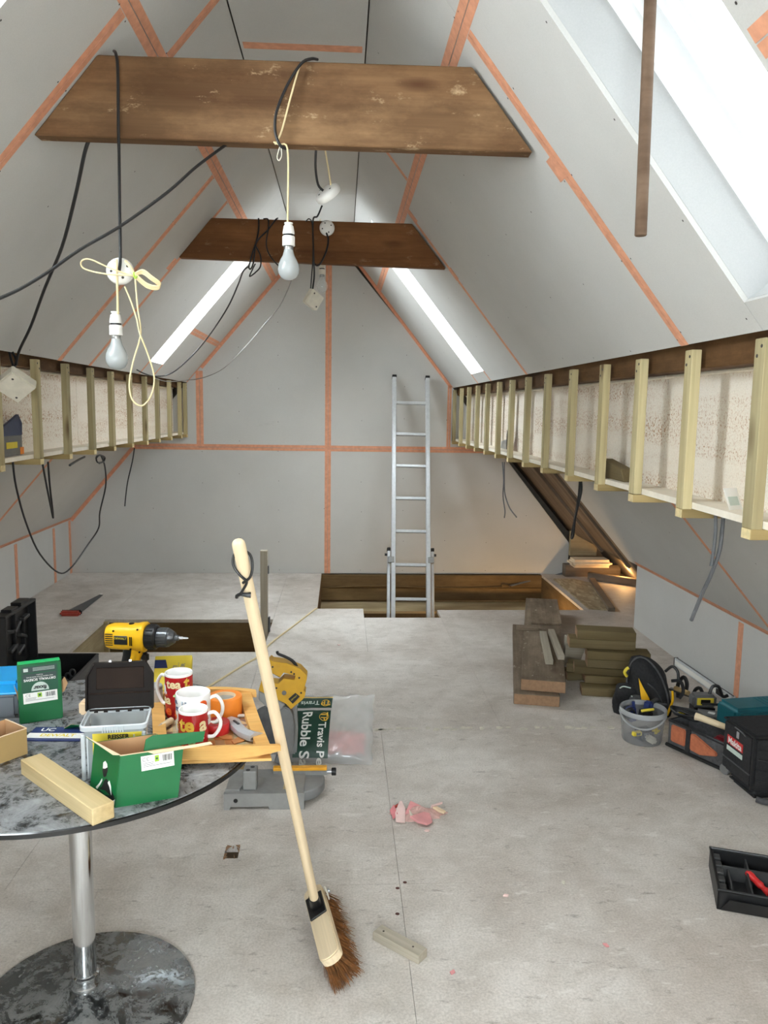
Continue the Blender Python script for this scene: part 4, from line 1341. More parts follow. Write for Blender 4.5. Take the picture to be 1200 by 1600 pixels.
def box_faces(parent, name, w, d, h, mat_out, mat_in, th=0.0012, top_open=True):
    """four card walls and a bottom, w along X, d along Y"""
    m = MB()
    m.box((0, -d / 2, h / 2), (w, th, h)).box((0, d / 2, h / 2), (w, th, h))
    m.box((-w / 2, 0, h / 2), (th, d - th, h)).box((w / 2, 0, h / 2), (th, d - th, h))
    m.box((0, 0, th / 2), (w, d, th))
    o = m.build(name, mat_out, parent)
    i = MB()
    g = th * 0.55
    i.face([(-w / 2 + g, -d / 2 + g, 0.002), (w / 2 - g, -d / 2 + g, 0.002), (w / 2 - g, -d / 2 + g, h - .0005), (-w / 2 + g, -d / 2 + g, h - .0005)])
    i.face([(-w / 2 + g, d / 2 - g, 0.002), (w / 2 - g, d / 2 - g, 0.002), (w / 2 - g, d / 2 - g, h - .0005), (-w / 2 + g, d / 2 - g, h - .0005)])
    i.face([(-w / 2 + g, -d / 2 + g, 0.002), (-w / 2 + g, d / 2 - g, 0.002), (-w / 2 + g, d / 2 - g, h - .0005), (-w / 2 + g, -d / 2 + g, h - .0005)])
    i.face([(w / 2 - g, -d / 2 + g, 0.002), (w / 2 - g, d / 2 - g, 0.002), (w / 2 - g, d / 2 - g, h - .0005), (w / 2 - g, -d / 2 + g, h - .0005)])
    i.face([(-w / 2 + g, -d / 2 + g, 0.002), (w / 2 - g, -d / 2 + g, 0.002), (w / 2 - g, d / 2 - g, 0.002), (-w / 2 + g, d / 2 - g, 0.002)])
    i.build(name + '_lining', mat_in, parent, fix=False)
    return o


def bar_label(parent, M, w, h):
    """white sticker with CE mark, green emblem and bar code, lying in local XY"""
    lab = MB().box((0, 0, 0), (w, h, 0.0004)).build('sticker', PAPER, parent)
    lab.matrix_local = M
    bars = MB()
    x = w * 0.16
    while x < w * 0.44:
        b = rng.choice((0.008, 0.012, 0.018)) * w
        bars.box((x + b / 2, h * 0.16, 0.0003), (b, h * 0.42, 0.0002))
        x += b + rng.choice((0.008, 0.014)) * w
    bars.build('bar_code', INK, lab)
    lettering('ce_mark', 'CE', h * 0.36, GREYINK, lab, at((-w * 0.36, h * 0.24, 0.0003)), spacing=1.1)
    MB().box((-w * 0.02, h * 0.20, 0.0003), (w * 0.13, h * 0.42, 0.0002)).build('emblem', LIME, lab)
    MB().lathe([(0, 0.0005), (w * 0.035, 0.0005)], 10, at((-w * 0.02, h * 0.2, 0))).build('emblem_dot', DKGREEN, lab)
    ln = MB()
    for k, (x0, x1) in enumerate(((-.44, -.12), (-.44, -.14), (-.44, .40))):
        y = h * (0.0 - 0.115 * k)
        ln.box(((x0 + x1) / 2 * w, y, 0.0003), ((x1 - x0) * w, h * 0.035, 0.0002))
    ln.build('small_print', GREYINK, lab)
    return lab


# upright green screw box at the back of the table, printed upside down
gx = V((0.0755, 0.062, 0)).normalized()
GW, GH, GD = 0.098, 0.146, 0.030
t = empty('screw_box', 'tall green card screw box standing on end, its label upside down', 'box', (-0.7265, 1.885, TZ), (rad(-4), 0, math.atan2(0.40, 0.92)))
rbox((GW, GD, GH), 0.0025, 2, (0, GD / 2, GH / 2)).build('carton', GREEN, t)
MB().box((0, GD / 2, GH + 0.0008), (GW - 0.003, GD - 0.002, 0.0016)).bevel(0.0006).build('end_flap', plain('bright_green_card', srgb(20, 186, 104), 0.4, var=0.02), t)
F0 = at((0, -0.0004, 0), rx=pi / 2)        # local XY becomes the front face
MB().box((0.0, -0.0004, 0.108), (GW * 0.84, 0.0004, 0.066)).build('dark_print', DKGREEN, t)
MB().box((0.0, -0.0007, 0.131), (GW * 0.76, 0.0004, 0.013)).build('slate_strip', SLATE, t)
MB().box((0.0, -0.0007, 0.112), (GW * 0.76, 0.0004, 0.018)).build('slate_strip', SLATE, t)
m = MB()
for k, z in enumerate((0.1345, 0.1315, 0.1285)):
    m.box((GW * 0.10, -0.0010, z), (GW * 0.5, 0.0003, 0.0009))
m.box((-GW * .31, -0.0010, 0.1310), (0.010, 0.0003, 0.008))
m.build('small_print', PALEINK, t)
UPS = lambda x, z: at((x, -0.0018, z), rx=pi / 2) @ Mx.Rotation(pi, 4, 'Z')
lettering('print', 'DRYWALL SCREWS', 0.0082, PAPER, t, UPS(0, 0.1065), bold=0.0002)
lettering('print', 'FINE THREAD BUGLE HEAD BLACK', 0.0038, PAPER, t, UPS(0, 0.1130))
lettering('print', 'Phosphate', 0.0035, PAPER, t, UPS(0, 0.1175))
half = [(-0.020, -0.0009, 0.0785)] + [(-0.020 * cos(a), -0.0009, 0.0785 + 0.021 * sin(a)) for a in [pi * k / 12 for k in range(1, 12)]] + [(0.020, -0.0009, 0.0785)]
MB().slab(half, (0, -0.0003, 0)).build('logo_patch', PALEINK, t)
lettering('print', 'fixxar', 0.0125, INK, t, UPS(0, 0.0860), bold=0.0005)
bar_label(t, at((0.0, -0.0006, 0.062), rx=pi / 2) @ Mx.Rotation(rad(1), 4, 'Z'), GW * 0.78, 0.026)
MB().slab([(GW / 2, GD * .5, 0.060), (GW / 2 + 0.006, GD * .5 - .002, 0.064), (GW / 2 + 0.015, GD * .5 - 0.004, 0.084), (GW / 2 + 0.008, GD * .5 - .002, 0.100), (GW / 2, GD * .5, 0.090)], (0, 0.001, 0)).build('side_flap', KRAFTIN, t)
MB().slab([(-GW / 2, GD * .4, 0.055), (-GW / 2 - 0.004, GD * .3, 0.075), (-GW / 2 - 0.009, GD * .2, 0.098), (-GW / 2 - 0.004, GD * .3, 0.085), (-GW / 2, GD * .4, 0.078)], (0, 0.001, 0)).build('side_flap', KRAFTIN, t)

# clear tub with a bright blue lid at the left edge
t = empty('storage_tub', 'clear plastic tub with a bright blue lid at the left edge of the table', 'tub', (-0.875, 1.955, TZ), (0, 0, rad(8)))
rbox((0.15, 0.12, 0.062), 0.008, 2, (0, 0, 0.031)).build('tub_body', clear_mat('grey_clear_plastic', srgb(150, 158, 166), 0.6, 0.2), t)
rbox((0.162, 0.132, 0.034), 0.006, 2, (0, 0, 0.079)).build('lid', BLUE, t)
rbox((0.166, 0.136, 0.005), 0.002, 1, (0, 0, 0.066)).build('lid_rim', BLUE, t)
MB().box((0, 0, 0.006), (0.12, 0.09, 0.010)).build('contents', NAVY, t)

# brown open card tray at the left edge
t = empty('card_tray', 'open brown cardboard tray at the front left of the table', 'box', (-0.775, 1.665, TZ), (0, 0, rad(52)))
box_faces(t, 'card_wall', 0.165, 0.085, 0.058, KRAFT, KRAFTIN, 0.002)
MB().box((0.0, -0.043, 0.0588), (0.165, 0.003, 0.0012)).build('cut_edge', CARDEDGE, t)
MB().box((0.0828, 0.0, 0.0588), (0.003, 0.085, 0.0012)).build('cut_edge', CARDEDGE, t)

# flat leaflet
t = empty('leaflet_pack', 'flat navy and white blade packet lying on the table behind the timber offcut', 'packet', (-0.660, 1.802, TZ), (0, 0, rad(-2)))
rbox((0.130, 0.072, 0.005), 0.001, 1, (0, 0, 0.0025)).build('packet', NAVY, t)
MB().box((0, -0.014, 0.0052), (0.128, 0.028, 0.0003)).build('white_band', PAPER, t)
lettering('print', 'DEWALT', 0.020, YELLOWB, t, at((0.006, -0.013, 0.0056)), bold=0.0006)
lettering('print', 'UC', 0.024, PAPER, t, at((-0.028, 0.018, 0.0055)), bold=0.0005)

# torn green flap
t = empty('card_scrap', 'torn scrap of green card lying in front of the upright screw box', 'card', (-0.624, 1.840, TZ + 0.001), (0, 0, rad(4)))
MB().slab([(-0.030, -0.012, 0.004), (-0.012, -0.019, 0.016), (0.022, -0.016, 0.011), (0.024, 0.016, 0.0), (-0.022, 0.018, 0.0)], (0, 0, 0.001)).build('flap', GREEN, t)
MB().slab([(-0.030, -0.012, 0.0055), (-0.012, -0.019, 0.0175), (-0.010, 0.004, 0.0085)], (0, 0, 0.0006)).build('torn_edge', CARDEDGE, t)

# dark moulded tool grip half hidden behind the clear tub
t = empty('caulking_grip', 'dark grey moulded tool grip behind the clear screw tub', 'tool', (-0.556, 1.742, TZ))
MB().grid(lambda u, v: V((0.014 * cos(2 * pi * u) * (0.8 + 0.4 * v), 0.022 * sin(2 * pi * u), 0.062 * v)), 12, 4, wrap=True).build('grip', BLACK, t)
rbox((0.020, 0.060, 0.040), 0.009, 2, (-0.008, 0.0, 0.066)).build('grip_cover', GREYPL, t)
rbox((0.052, 0.03, 0.03), 0.004, 2, (-0.006, 0.012, 0.088)).build('grip_block', CARDEDGE, t)

# clear screw tub with its dark lid standing open
ct = V((-0.470, 1.622, TZ + 0.0008))
t = empty('screw_tub', 'clear plastic screw tub with a dark brown lid hinged open', 'tub', ct, (0, 0, rad(7)))
tw, td, th = 0.128, 0.098, 0.125
def tub_ring(k, z, r=0.012):
    x, y = tw / 2 * k, td / 2 * k
    pts = []
    for cx, cy, a0 in ((x - r, -y + r, -pi / 2), (x - r, y - r, 0), (-x + r, y - r, pi / 2), (-x + r, -y + r, pi)):
        for q in range(4):
            a = a0 + q * pi / 6
            pts.append(V((cx + r * cos(a), cy + r * sin(a), z)))
    return pts
m = MB()
rings = [m._v(tub_ring(0.86, 0.001)), m._v(tub_ring(0.90, 0.05)), m._v(tub_ring(0.96, 0.108))]
for a, b in zip(rings, rings[1:]):
    for i in range(len(a)):
        m._f([a[i], a[(i + 1) % len(a)], b[(i + 1) % len(a)], b[i]], True)
m._f(rings[0][::-1])
body = m.build('tub_body', CLEARTUB, t)
m = MB()
rings = [m._v(tub_ring(0.96, 0.106)), m._v(tub_ring(1.04, 0.107)), m._v(tub_ring(1.05, 0.116)), m._v(tub_ring(1.0, 0.118)), m._v(tub_ring(0.965, 0.112))]
for a, b in zip(rings, rings[1:]):
    for i in range(len(a)):
        m._f([a[i], a[(i + 1) % len(a)], b[(i + 1) % len(a)], b[i]], True)
rim = m.build('tub_rim', TUBEDGE, t)
m = MB()
for k in range(9):
    m.box((-0.020 + k * 0.005, -td / 2 * 1.06, 0.110), (0.0026, 0.004, 0.013))
m.build('rim_ribs', TUBEDGE, rim)
for s_ in (-1, 1):
    MB().box((s_ * tw * 0.47, -td * .46, 0.05), (0.008, 0.008, 0.10)).bevel(0.002).build('corner_rib', TUBEDGE, body)
    MB().box((s_ * tw * 0.36 - .005, -td * .47, 0.05), (0.003, 0.005, 0.09)).build('corner_rib', TUBEDGE, body)
# label
lb = MB().box((0.008, -td * 0.478, 0.070), (0.098, 0.0008, 0.060)).build('label', YELLOWB, t)
MB().box((0.008, -td * 0.478 - 0.0006, 0.048), (0.096, 0.0004, 0.008)).build('label_band', BLACK, lb)
lettering('print', 'REISSER', 0.0125, INK, lb, at((0.010, -td * 0.478 - 0.0008, 0.0915), rx=pi / 2), bold=0.0006)
lettering('print', 'R2', 0.016, INK, lb, at((-0.012, -td * 0.478 - 0.0008, 0.0775), rx=pi / 2), bold=0.0006)
m = MB()
for k in range(70):
    p = V((rng.uniform(-.046, .046), rng.uniform(-.034, .034), rng.uniform(0.004, 0.024)))
    d = V((rng.uniform(-1, 1), rng.uniform(-1, 1), rng.uniform(-.35, .35))).normalized() * 0.016
    m.cyl(p, p + d, 0.0018, 5)
m.build('loose_screws', STEEL, t, kind='stuff')
# lid
lid = empty('lid', parent=t, loc=(0, td / 2 + 0.004, 0.114), rot=(rad(-10), 0, 0))
lw, lh = tw * 1.08, 0.100
sh = [(-lw / 2, 0, 0.0), (lw / 2, 0, 0.0), (lw / 2, 0, lh * .72), (lw / 2 - .016, 0, lh), (-lw / 2 + .016, 0, lh), (-lw / 2, 0, lh * .72)]
MB().slab(sh, (0, 0.004, 0)).build('lid_panel', DKBROWN, lid)
m = MB()
for a, b in zip(sh, sh[1:] + sh[:1]):
    d = V(b) - V(a)
    L = d.length
    ang = math.atan2(d.z, d.x)
    mid = (V(a) + V(b)) / 2
    m.box((0, 0, 0), (L, 0.014, 0.0035), Mx.Translation(mid + V((0, -0.005, 0))) @ Mx.Rotation(-ang, 4, 'Y'))
m.build('lid_rim', DKBROWN, lid)
MB().box((0, -0.003, lh * 0.34), (lw * 0.92, 0.004, 0.003)).box((0, -0.0015, lh * 0.66), (lw * .72, 0.003, lh * .46)).bevel(0.001).build('lid_ribs', plain('brown_plastic_panel', srgb(42, 31, 25), 0.6, var=0.2, scale=12, Specular_IOR_Level=0.12), lid)
m = MB()
for x in (-.05, -.03, -.005, .02, .045):
    m.box((x, -0.002, -0.003), (0.008, 0.006, 0.007))
m.build('hinge_knuckles', DKBROWN, lid)
for x in (-.02, .022):
    MB().box((x, -0.008, lh + 0.003), (0.005, 0.003, 0.006)).build('catch', STEEL, lid)

# open green screw box at the front
P0, P1, P2 = V((-0.430, 1.457, 0)), V((-0.316, 1.497, 0)), V((-0.500, 1.523, 0))
ex = (P1 - P0).normalized()
t = empty('screw_box', 'open green card screw box with a printed worker, at the front of the table', 'box', P0 + V((0, 0, TZ)), (0, 0, math.atan2(ex.y, ex.x)))
bw, bd, bh = 0.118, 0.094, 0.103
o = box_faces(t, 'carton', bw, bd, bh, GREEN, KRAFTIN, 0.0016)
for ch in t.children:
    ch.location = (bw / 2, bd / 2, 0)
# flaps: left one bent outwards, right one folded out, long one along the front right
MB().slab([(0.0, 0.0, bh), (0.0, bd, bh), (-0.020, bd - 0.004, bh + 0.014), (-0.012, 0.004, bh + 0.001)], (0.0, 0.0, 0.0012)).build('flap', GREEN, t)
MB().slab([(0.0, 0.0, bh + .0016), (0.0, bd, bh + .0016), (-0.020, bd - 0.004, bh + 0.0156), (-0.012, 0.004, bh + 0.0026)], (0.0, 0.0, 0.0006)).build('flap_inside', CARDEDGE, t)
MB().slab([(0.050, 0.0, bh), (bw, 0.0, bh), (bw + 0.045, -0.012, bh + 0.006), (bw + 0.044, -0.020, bh + 0.004), (0.056, -0.010, bh - 0.002)], (0, 0, 0.0012)).build('flap', CARDEDGE, t)
MB().slab([(0.048, 0.008, bh), (bw + 0.046, 0.012, bh), (bw + 0.050, 0.015, bh + 0.020), (0.066, 0.014, bh + 0.027), (0.052, 0.012, bh + 0.021)], (0, 0.0015, 0)).build('flap', GREEN, t)
MB().box((0, bd / 2, bh + 0.0006), (0.0024, bd, 0.0012)).box((bw / 2, 0, bh + 0.0006), (bw, 0.0024, 0.0012)).build('cut_edge', CARDEDGE, t)
bar_label(t, at((0.081, -0.0012, bh - 0.021), rx=pi / 2) @ Mx.Rotation(rad(2), 4, 'Z'), 0.062, 0.030)
# the printed worker on the left end, flat white and black shapes
def on_end(pts, mat, name, lift):
    # (u, v): u from the front corner backwards, v up
    MB().slab([(-0.0009 - lift, bd - u * bd, v) for u, v in pts], (-0.0003, 0, 0)).build(name, mat, t)
S_ = 1.0
on_end([(.40, .000), (.96, .000), (.98, .012), (.92, .022), (.80, .030), (.72, .040), (.60, .046), (.52, .040), (.46, .026), (.30, .014), (.22, .010), (.30, .004)], INK, 'worker_print', 0)
on_end([(.50, .046), (.58, .050), (.62, .062), (.60, .070), (.52, .074), (.44, .068), (.42, .058), (.46, .050)], INK, 'worker_print', 0)
on_end([(.44, .062), (.52, .064), (.60, .069), (.58, .075), (.50, .079), (.43, .074)], PAPER, 'worker_print', .0003)
on_end([(.66, .040), (.74, .034), (.84, .020), (.80, .036), (.72, .046)], PAPER, 'worker_print', .0003)
on_end([(.30, .016), (.40, .028), (.46, .038), (.44, .042), (.36, .030), (.24, .018)], PAPER, 'worker_print', .0003)
on_end([(.40, .000), (.62, .002), (.60, .012), (.50, .010)], PAPER, 'worker_print', .0003)
on_end([(.84, .000), (.97, .000), (.98, .016), (.92, .012)], PAPER, 'worker_print', .0003)
on_end([(.36, .018), (.60, .022), (.78, .018), (.60, .014)], GREEN, 'worker_print', .0004)

# the open carton has racked out of square: its left end swings outwards
ey = (P2 - P0).normalized()
c_, s__ = ex.dot(ey), ex.cross(ey).z
rack = Mx(((1, c_, 0.12, 0), (0, s__, 0, 0), (0, 0, 1, 0), (0, 0, 0, 1)))
for ch in t.children:
    if ch.name.startswith(('carton', 'flap', 'cut_edge', 'worker')):
        ch.data.transform(Mx.Translation(ch.location))
        ch.location = (0, 0, 0)
        ch.data.transform(rack)

# timber offcut on the table
a, b = V((-0.432, 1.398, 0)), V((-0.645, 1.612, 0))
d = b - a
timber('timber_offcut', (d.length, 0.044, 0.033), PINE, (a + b) / 2 + V((-.004, .006, TZ)), (0, 0, math.atan2(d.y, d.x)), label='pale square-edged timber offcut lying at the front edge of the table', cat='timber')

# ---------------------------------------------------------------- serving tray and what lies on it
c00, c10, c11, c01 = V((-0.394, 1.622, 0)), V((-0.146, 1.638, 0)), V((-0.232, 1.990, 0)), V((-0.480, 1.962, 0))
TB = TZ + 0.004
t = empty('serving_tray', 'wooden serving tray with curved honey-coloured rims and a patchwork base', 'tray', ((c00 + c11) / 2) + V((0, 0, TB)))
tc_ = (c00 + c11) / 2
q = [c00 - tc_, c10 - tc_, c11 - tc_, c01 - tc_]
MB().slab([p + V((0, 0, 0.004)) for p in q], (0, 0, 0.006)).build('tray_base', TRAYWOOD, t)
def rim_piece(a, b, lo0, lo1, h0, h1, wdt, inward, out=0.0, n=14):
    """a bowed rim from a to b: undersides lo0 (ends) and lo1 (middle), tops h0 and h1"""
    m = MB()
    d = (b - a)
    nin = inward.normalized()
    rows = []
    for i in range(n + 1):
        u = i / n
        k = 4 * u * (1 - u)
        p = a + d * u - nin * (out * k)
        lo, hi = lo0 + (lo1 - lo0) * k, h0 + (h1 - h0) * k
        rows.append(m._v([p + V((0, 0, lo)), p + nin * wdt + V((0, 0, lo)), p + nin * wdt + V((0, 0, hi - .002)), p + V((0, 0, hi))]))
    for r_, s_ in zip(rows, rows[1:]):
        for k in range(4):
            m._f([r_[k], r_[(k + 1) % 4], s_[(k + 1) % 4], s_[k]])
    m._f(rows[0][::-1])
    m._f(rows[-1])
    return m.build('tray_rim', TRAYWOOD, t)
ov = (q[1] - q[0]).normalized() * 0.014
rim_piece(q[0], q[1] + ov * 1.4, 0.026, 0.016, 0.038, 0.046, 0.014, -(q[0] + q[1]) / 2, 0.014)
rim_piece(q[3], q[2] + ov, 0.020, 0.012, 0.036, 0.044, 0.014, -(q[3] + q[2]) / 2, 0.014)
rim_piece(q[1], q[2], 0.020, 0.006, 0.034, 0.028, 0.030, -(q[1] + q[2]) / 2)
rim_piece(q[0], q[3], 0.020, 0.006, 0.034, 0.028, 0.030, -(q[0] + q[3]) / 2)
ap = MB()
for a, b in ((0, 1), (1, 2), (2, 3), (3, 0)):
    A, B = q[a] * 0.90, q[b] * 0.90
    dn = V((-(B - A).y, (B - A).x, 0)).normalized() * 0.008
    ap.slab([A, B, B + dn, A + dn], (0, 0, 0.026))
ap.build('tray_apron', wood('tray_apron_wood', srgb(150, 104, 54), srgb(172, 124, 70), grain=9), t)
# patchwork of small printed tiles on the base, one flat piece each
PATCH = [plain('patch_%s' % n_, c_, 0.35, var=0.15, scale=50) for n_, c_ in (('tan', srgb(176, 140, 100)), ('mauve', srgb(132, 104, 98)), ('sand', srgb(206, 178, 134)), ('ochre', srgb(196, 132, 76)), ('stone', srgb(180, 168, 136)), ('olive', srgb(196, 192, 134)))]
NX, NY = 9, 11
for i in range(NX):
    for j in range(NY):
        def B(u, v):
            u, v = 0.09 + 0.82 * u, 0.05 + 0.90 * v
            return (q[0] * (1 - u) + q[1] * u) * (1 - v) + (q[3] * (1 - u) + q[2] * u) * v
        u0, u1, v0_, v1_ = i / NX, (i + 1) / NX, j / NY, (j + 1) / NY
        edge = i in (0, NX - 1) or j in (0, NY - 1)
        ins = lambda p, c, k=0.04: p + (c - p) * k + V((0, 0, 0.0102))
        cc = B((u0 + u1) / 2, (v0_ + v1_) / 2)
        A_, B_, C_, D_ = B(u0, v0_), B(u1, v0_), B(u1, v1_), B(u0, v1_)
        if edge:
            f = (i + j) % 2
            t1, t2 = ((A_, B_, C_), (A_, C_, D_)) if f else ((A_, B_, D_), (B_, C_, D_))
            for tri, mt in ((t1, PATCH[2 if (i + j) % 3 else 0]), (t2, PATCH[1])):
                MB().slab([ins(p, sum(tri, V()) / 3) for p in tri], (0, 0, 0.0006)).build('patch_tile', mt, t)
        else:
            ring = 1 if i in (1, NX - 2) or j in (1, NY - 2) else 2
            mt = PATCH[4] if ring == 1 else PATCH[(3, 0, 3, 5)[(i * 3 + j) % 4]]
            MB().slab([ins(p, cc) for p in (A_, B_, C_, D_)], (0, 0, 0.0006)).build('patch_tile', mt, t)
TS = TB + 0.0118           # the surface things on the tray stand on


def mug(label, loc, r, h, out, hand, words, rim=CERAMIC):
    t = empty('mug', label, 'mug', loc, (0, 0, 0), group='mugs on the tray')
    b = MB().lathe([(0, 0.0), (r * 0.86, 0.0), (r * 0.94, 0.004), (r, 0.014), (r, h - 0.006)], 40).build('mug_body', out, t)
    MB().lathe([(r, h - 0.006), (r, h - 0.001), (r - 0.0012, h), (r - 0.0034, h - 0.001), (r - 0.0036, 0.012), (r - 0.008, 0.006), (0, 0.005)], 40).build('mug_lining', CERAMIC, t)
    a = hand
    e = V((cos(a), sin(a), 0))
    MB().tube([e * (r - 0.001) + V((0, 0, h * 0.84)), e * (r + 0.014) + V((0, 0, h * 0.88)), e * (r + 0.026) + V((0, 0, h * 0.70)), e * (r + 0.026) + V((0, 0, h * 0.48)), e * (r + 0.013) + V((0, 0, h * 0.26)), e * (r - 0.001) + V((0, 0, h * 0.24))], 0.0042, 8).build('handle', CERAMIC, t)
    for txt, size, mat, ang, z in words:
        lettering('print', txt, size, mat, b, Mx.Rotation(ang, 4, 'Z') @ Mx.Translation((0, 0, z)), bend=r + 0.0012, bold=size * 0.035)
    return t


fa = lambda p: math.atan2(p[1], p[0]) - pi / 2        # turn that faces the camera at (0, 0)
MH = [(-0.392, 1.878), (-0.338, 1.772), (-0.325, 1.702)]
mug('tall tea mug, furthest of the three red and white mugs on the tray', (MH[0][0], MH[0][1], TS), 0.0335, 0.112, MUGRED, rad(160),
    [('tea', .030, MUGCREAM, rad(-12) , .090), ('a', .046, CERAMIC, rad(-62), .078), ('t', .058, MUGSAGE, rad(8), .058), ('ea', .030, MUGCREAM, rad(-46), .050), ('tea', .016, RED, rad(14), .078), ('t', .040, MUGGOLD, rad(44), .092), ('e', .034, MUGORANGE, rad(-34), .024), ('a', .034, MUGORANGE, rad(6), .022), ('te', .014, MUGORANGE, rad(-50), .064)])
mug('wide white patterned mug in the middle of the tray mugs', (MH[1][0], MH[1][1], TS), 0.0395, 0.100, CERAMIC, rad(4),
    [('a', .030, MUGORANGE, rad(58), .050), ('o', .05, MUGORANGE, rad(36), .076), ('cha', .016, NAVY, rad(-66), .086), ('s', .026, MUGGREY, rad(10), .083), ('& -', .016, MUGGREY, rad(-60), .083), ('m', .018, NAVY, rad(-52), .070), ('e', .022, MUGORANGE, rad(-62), .050), ('t', .018, MUGGOLD, rad(-48), .030), ('o', .040, MUGORANGE, rad(44), .082), ('u', .030, MUGGREY, rad(-20), .084)])
mug('small tea mug, nearest of the tray mugs and beside the green box', (MH[2][0], MH[2][1], TS), 0.0325, 0.088, MUGRED, rad(2),
    [('te', .044, MUGGOLD, rad(-18), .060), ('a', .044, MUGCREAM, rad(50), .058), ('o', .034, MUGSAGE, rad(-44), .028), ('e', .036, MUGSAGE, rad(2), .026), ('tea', .014, CERAMIC, rad(38), .030), ('tea', .018, MUGORANGE, rad(-30), .012), ('t', .05, MUGGOLD, rad(-80), .05)])

# orange tape roll behind the mugs
t = empty('tape_roll', 'roll of orange tape lying flat behind the mugs', 'tape', (-0.283, 1.885, TS))
MB().lathe([(0.028, 0), (0.042, 0), (0.043, 0.002), (0.043, 0.046), (0.042, 0.048), (0.028, 0.048), (0.028, 0)], 36).build('tape', ORANGE, t)
MB().lathe([(0.0278, 0.0002), (0.0278, 0.0478), (0.0255, 0.0478), (0.0255, 0.0002)], 30).build('card_core', CARDEDGE, t)
MB().lathe([(0.0255, 0.040), (0, 0.040)], 30).build('core_disc', PALECABLE, t)
# red cup-like cap behind the near mug
t = empty('tape_roll', 'small roll of red tape half hidden behind the small tea mug', 'tape', (-0.285, 1.775, TS))
MB().lathe([(0.014, 0), (0.029, 0), (0.030, 0.002), (0.030, 0.024), (0.029, 0.026), (0.014, 0.026), (0.014, 0)], 30).build('tape', RED, t)
MB().lathe([(0.014, 0.001), (0.014, 0.0255), (0.012, 0.0255), (0.012, 0.001)], 24).build('card_core', CARDEDGE, t)
# utility knife
t = empty('utility_knife', 'grey metal utility knife lying on the tray at right of the mugs', 'knife', (-0.224, 1.764, TS + 0.0006), (0, 0, rad(-56)))
m = MB()
pr = [(-0.080, 0.010, 0.010, 0.004), (-0.070, 0.014, 0.018, 0.002), (-0.045, 0.017, 0.024, 0.0), (-0.015, 0.015, 0.022, -0.006), (0.02, 0.015, 0.021, -0.008), (0.05, 0.018, 0.022, 0.0), (0.062, 0.019, 0.024, 0.004)]
rows = []
for x, w_, h_, dy in pr:
    rows.append(m._v([V((x, dy + w_ * cos(a) * (1 if abs(cos(a)) < .9 else .92), h_ / 2 + h_ / 2 * sin(a))) for a in [2 * pi * k / 10 for k in range(10)]]))
for a, b in zip(rows, rows[1:]):
    for k in range(10):
        m._f([a[k], a[(k + 1) % 10], b[(k + 1) % 10], b[k]], True)
m._f(rows[0][::-1])
m._f(rows[-1])
m.build('handle', plain('cast_silver', srgb(186, 187, 190), 0.32, 0.35, var=.06), t)
MB().box((-0.02, -0.006, 0.0225), (0.026, 0.006, 0.004)).bevel(0.001).build('slider', DKSTEEL, t)
MB().slab([(-0.078, 0.000, 0.008), (-0.094, 0.003, 0.006), (-0.078, 0.012, 0.008)], (0, 0, 0.001)).build('blade', DKSTEEL, t)
MB().box((0.0625, 0.004, 0.012), (0.002, 0.026, 0.005)).build('end_slot', DKSTEEL, t)
# white plug-like stub, brown driver, offcut strip
MB().cyl((-0.262, 1.862, TS + 0.004), (-0.212, 1.868, TS + 0.004), 0.004, 10).build('wall_plug_stick', WHITE, None, label='thin white plastic stick lying on the tray behind the knife', cat='stick', recenter=True)
t = empty('screwdriver_bit', 'short wooden-handled bit lying on the tray in front of the tall mug', 'tool', (-0.412, 1.800, TS), (0, 0, rad(-112)))
MB().cyl((-0.030, 0, 0.008), (0.012, 0, 0.008), 0.008, 12).build('wooden_handle', HANDLE, t)
MB().cyl((0.012, 0, 0.008), (0.026, 0, 0.008), 0.0075, 12).build('ferrule', STEEL, t)
for k, (x, y, r_, lab) in enumerate(((-0.245, 1.80, 20, 'broken orange chip lying on the tray behind the knife handle'), (-0.262, 1.748, -35, 'broken orange chip lying on the tray against the small mug handle'), (-0.228, 1.728, 50, 'broken orange chip lying on the tray in front of the knife'))):
    MB().slab([(-.022, -.008, 0), (.006, -.014, 0), (.024, -.002, 0), (.010, .012, 0), (-.014, .010, 0)], (0, 0, 0.002)).build('wood_chip', PATCH[3], None, (x, y, TS), (0, 0, rad(r_)), label=lab, cat='chip', group='orange chips on the tray')

# silver can between the tub and the tall mug
t = empty('spray_can', 'short silver can between the dark lid and the tall mug', 'can', (-0.463, 1.935, TZ))
MB().lathe([(0, 0), (0.017, 0), (0.0185, 0.002), (0.0185, 0.070), (0.017, 0.074), (0.012, 0.077), (0, 0.077)], 24).build('can_body', ALU, t)
MB().lathe([(0.0188, 0.066), (0.0192, 0.068), (0.0188, 0.0705)], 24).build('can_rim', STEEL, t)

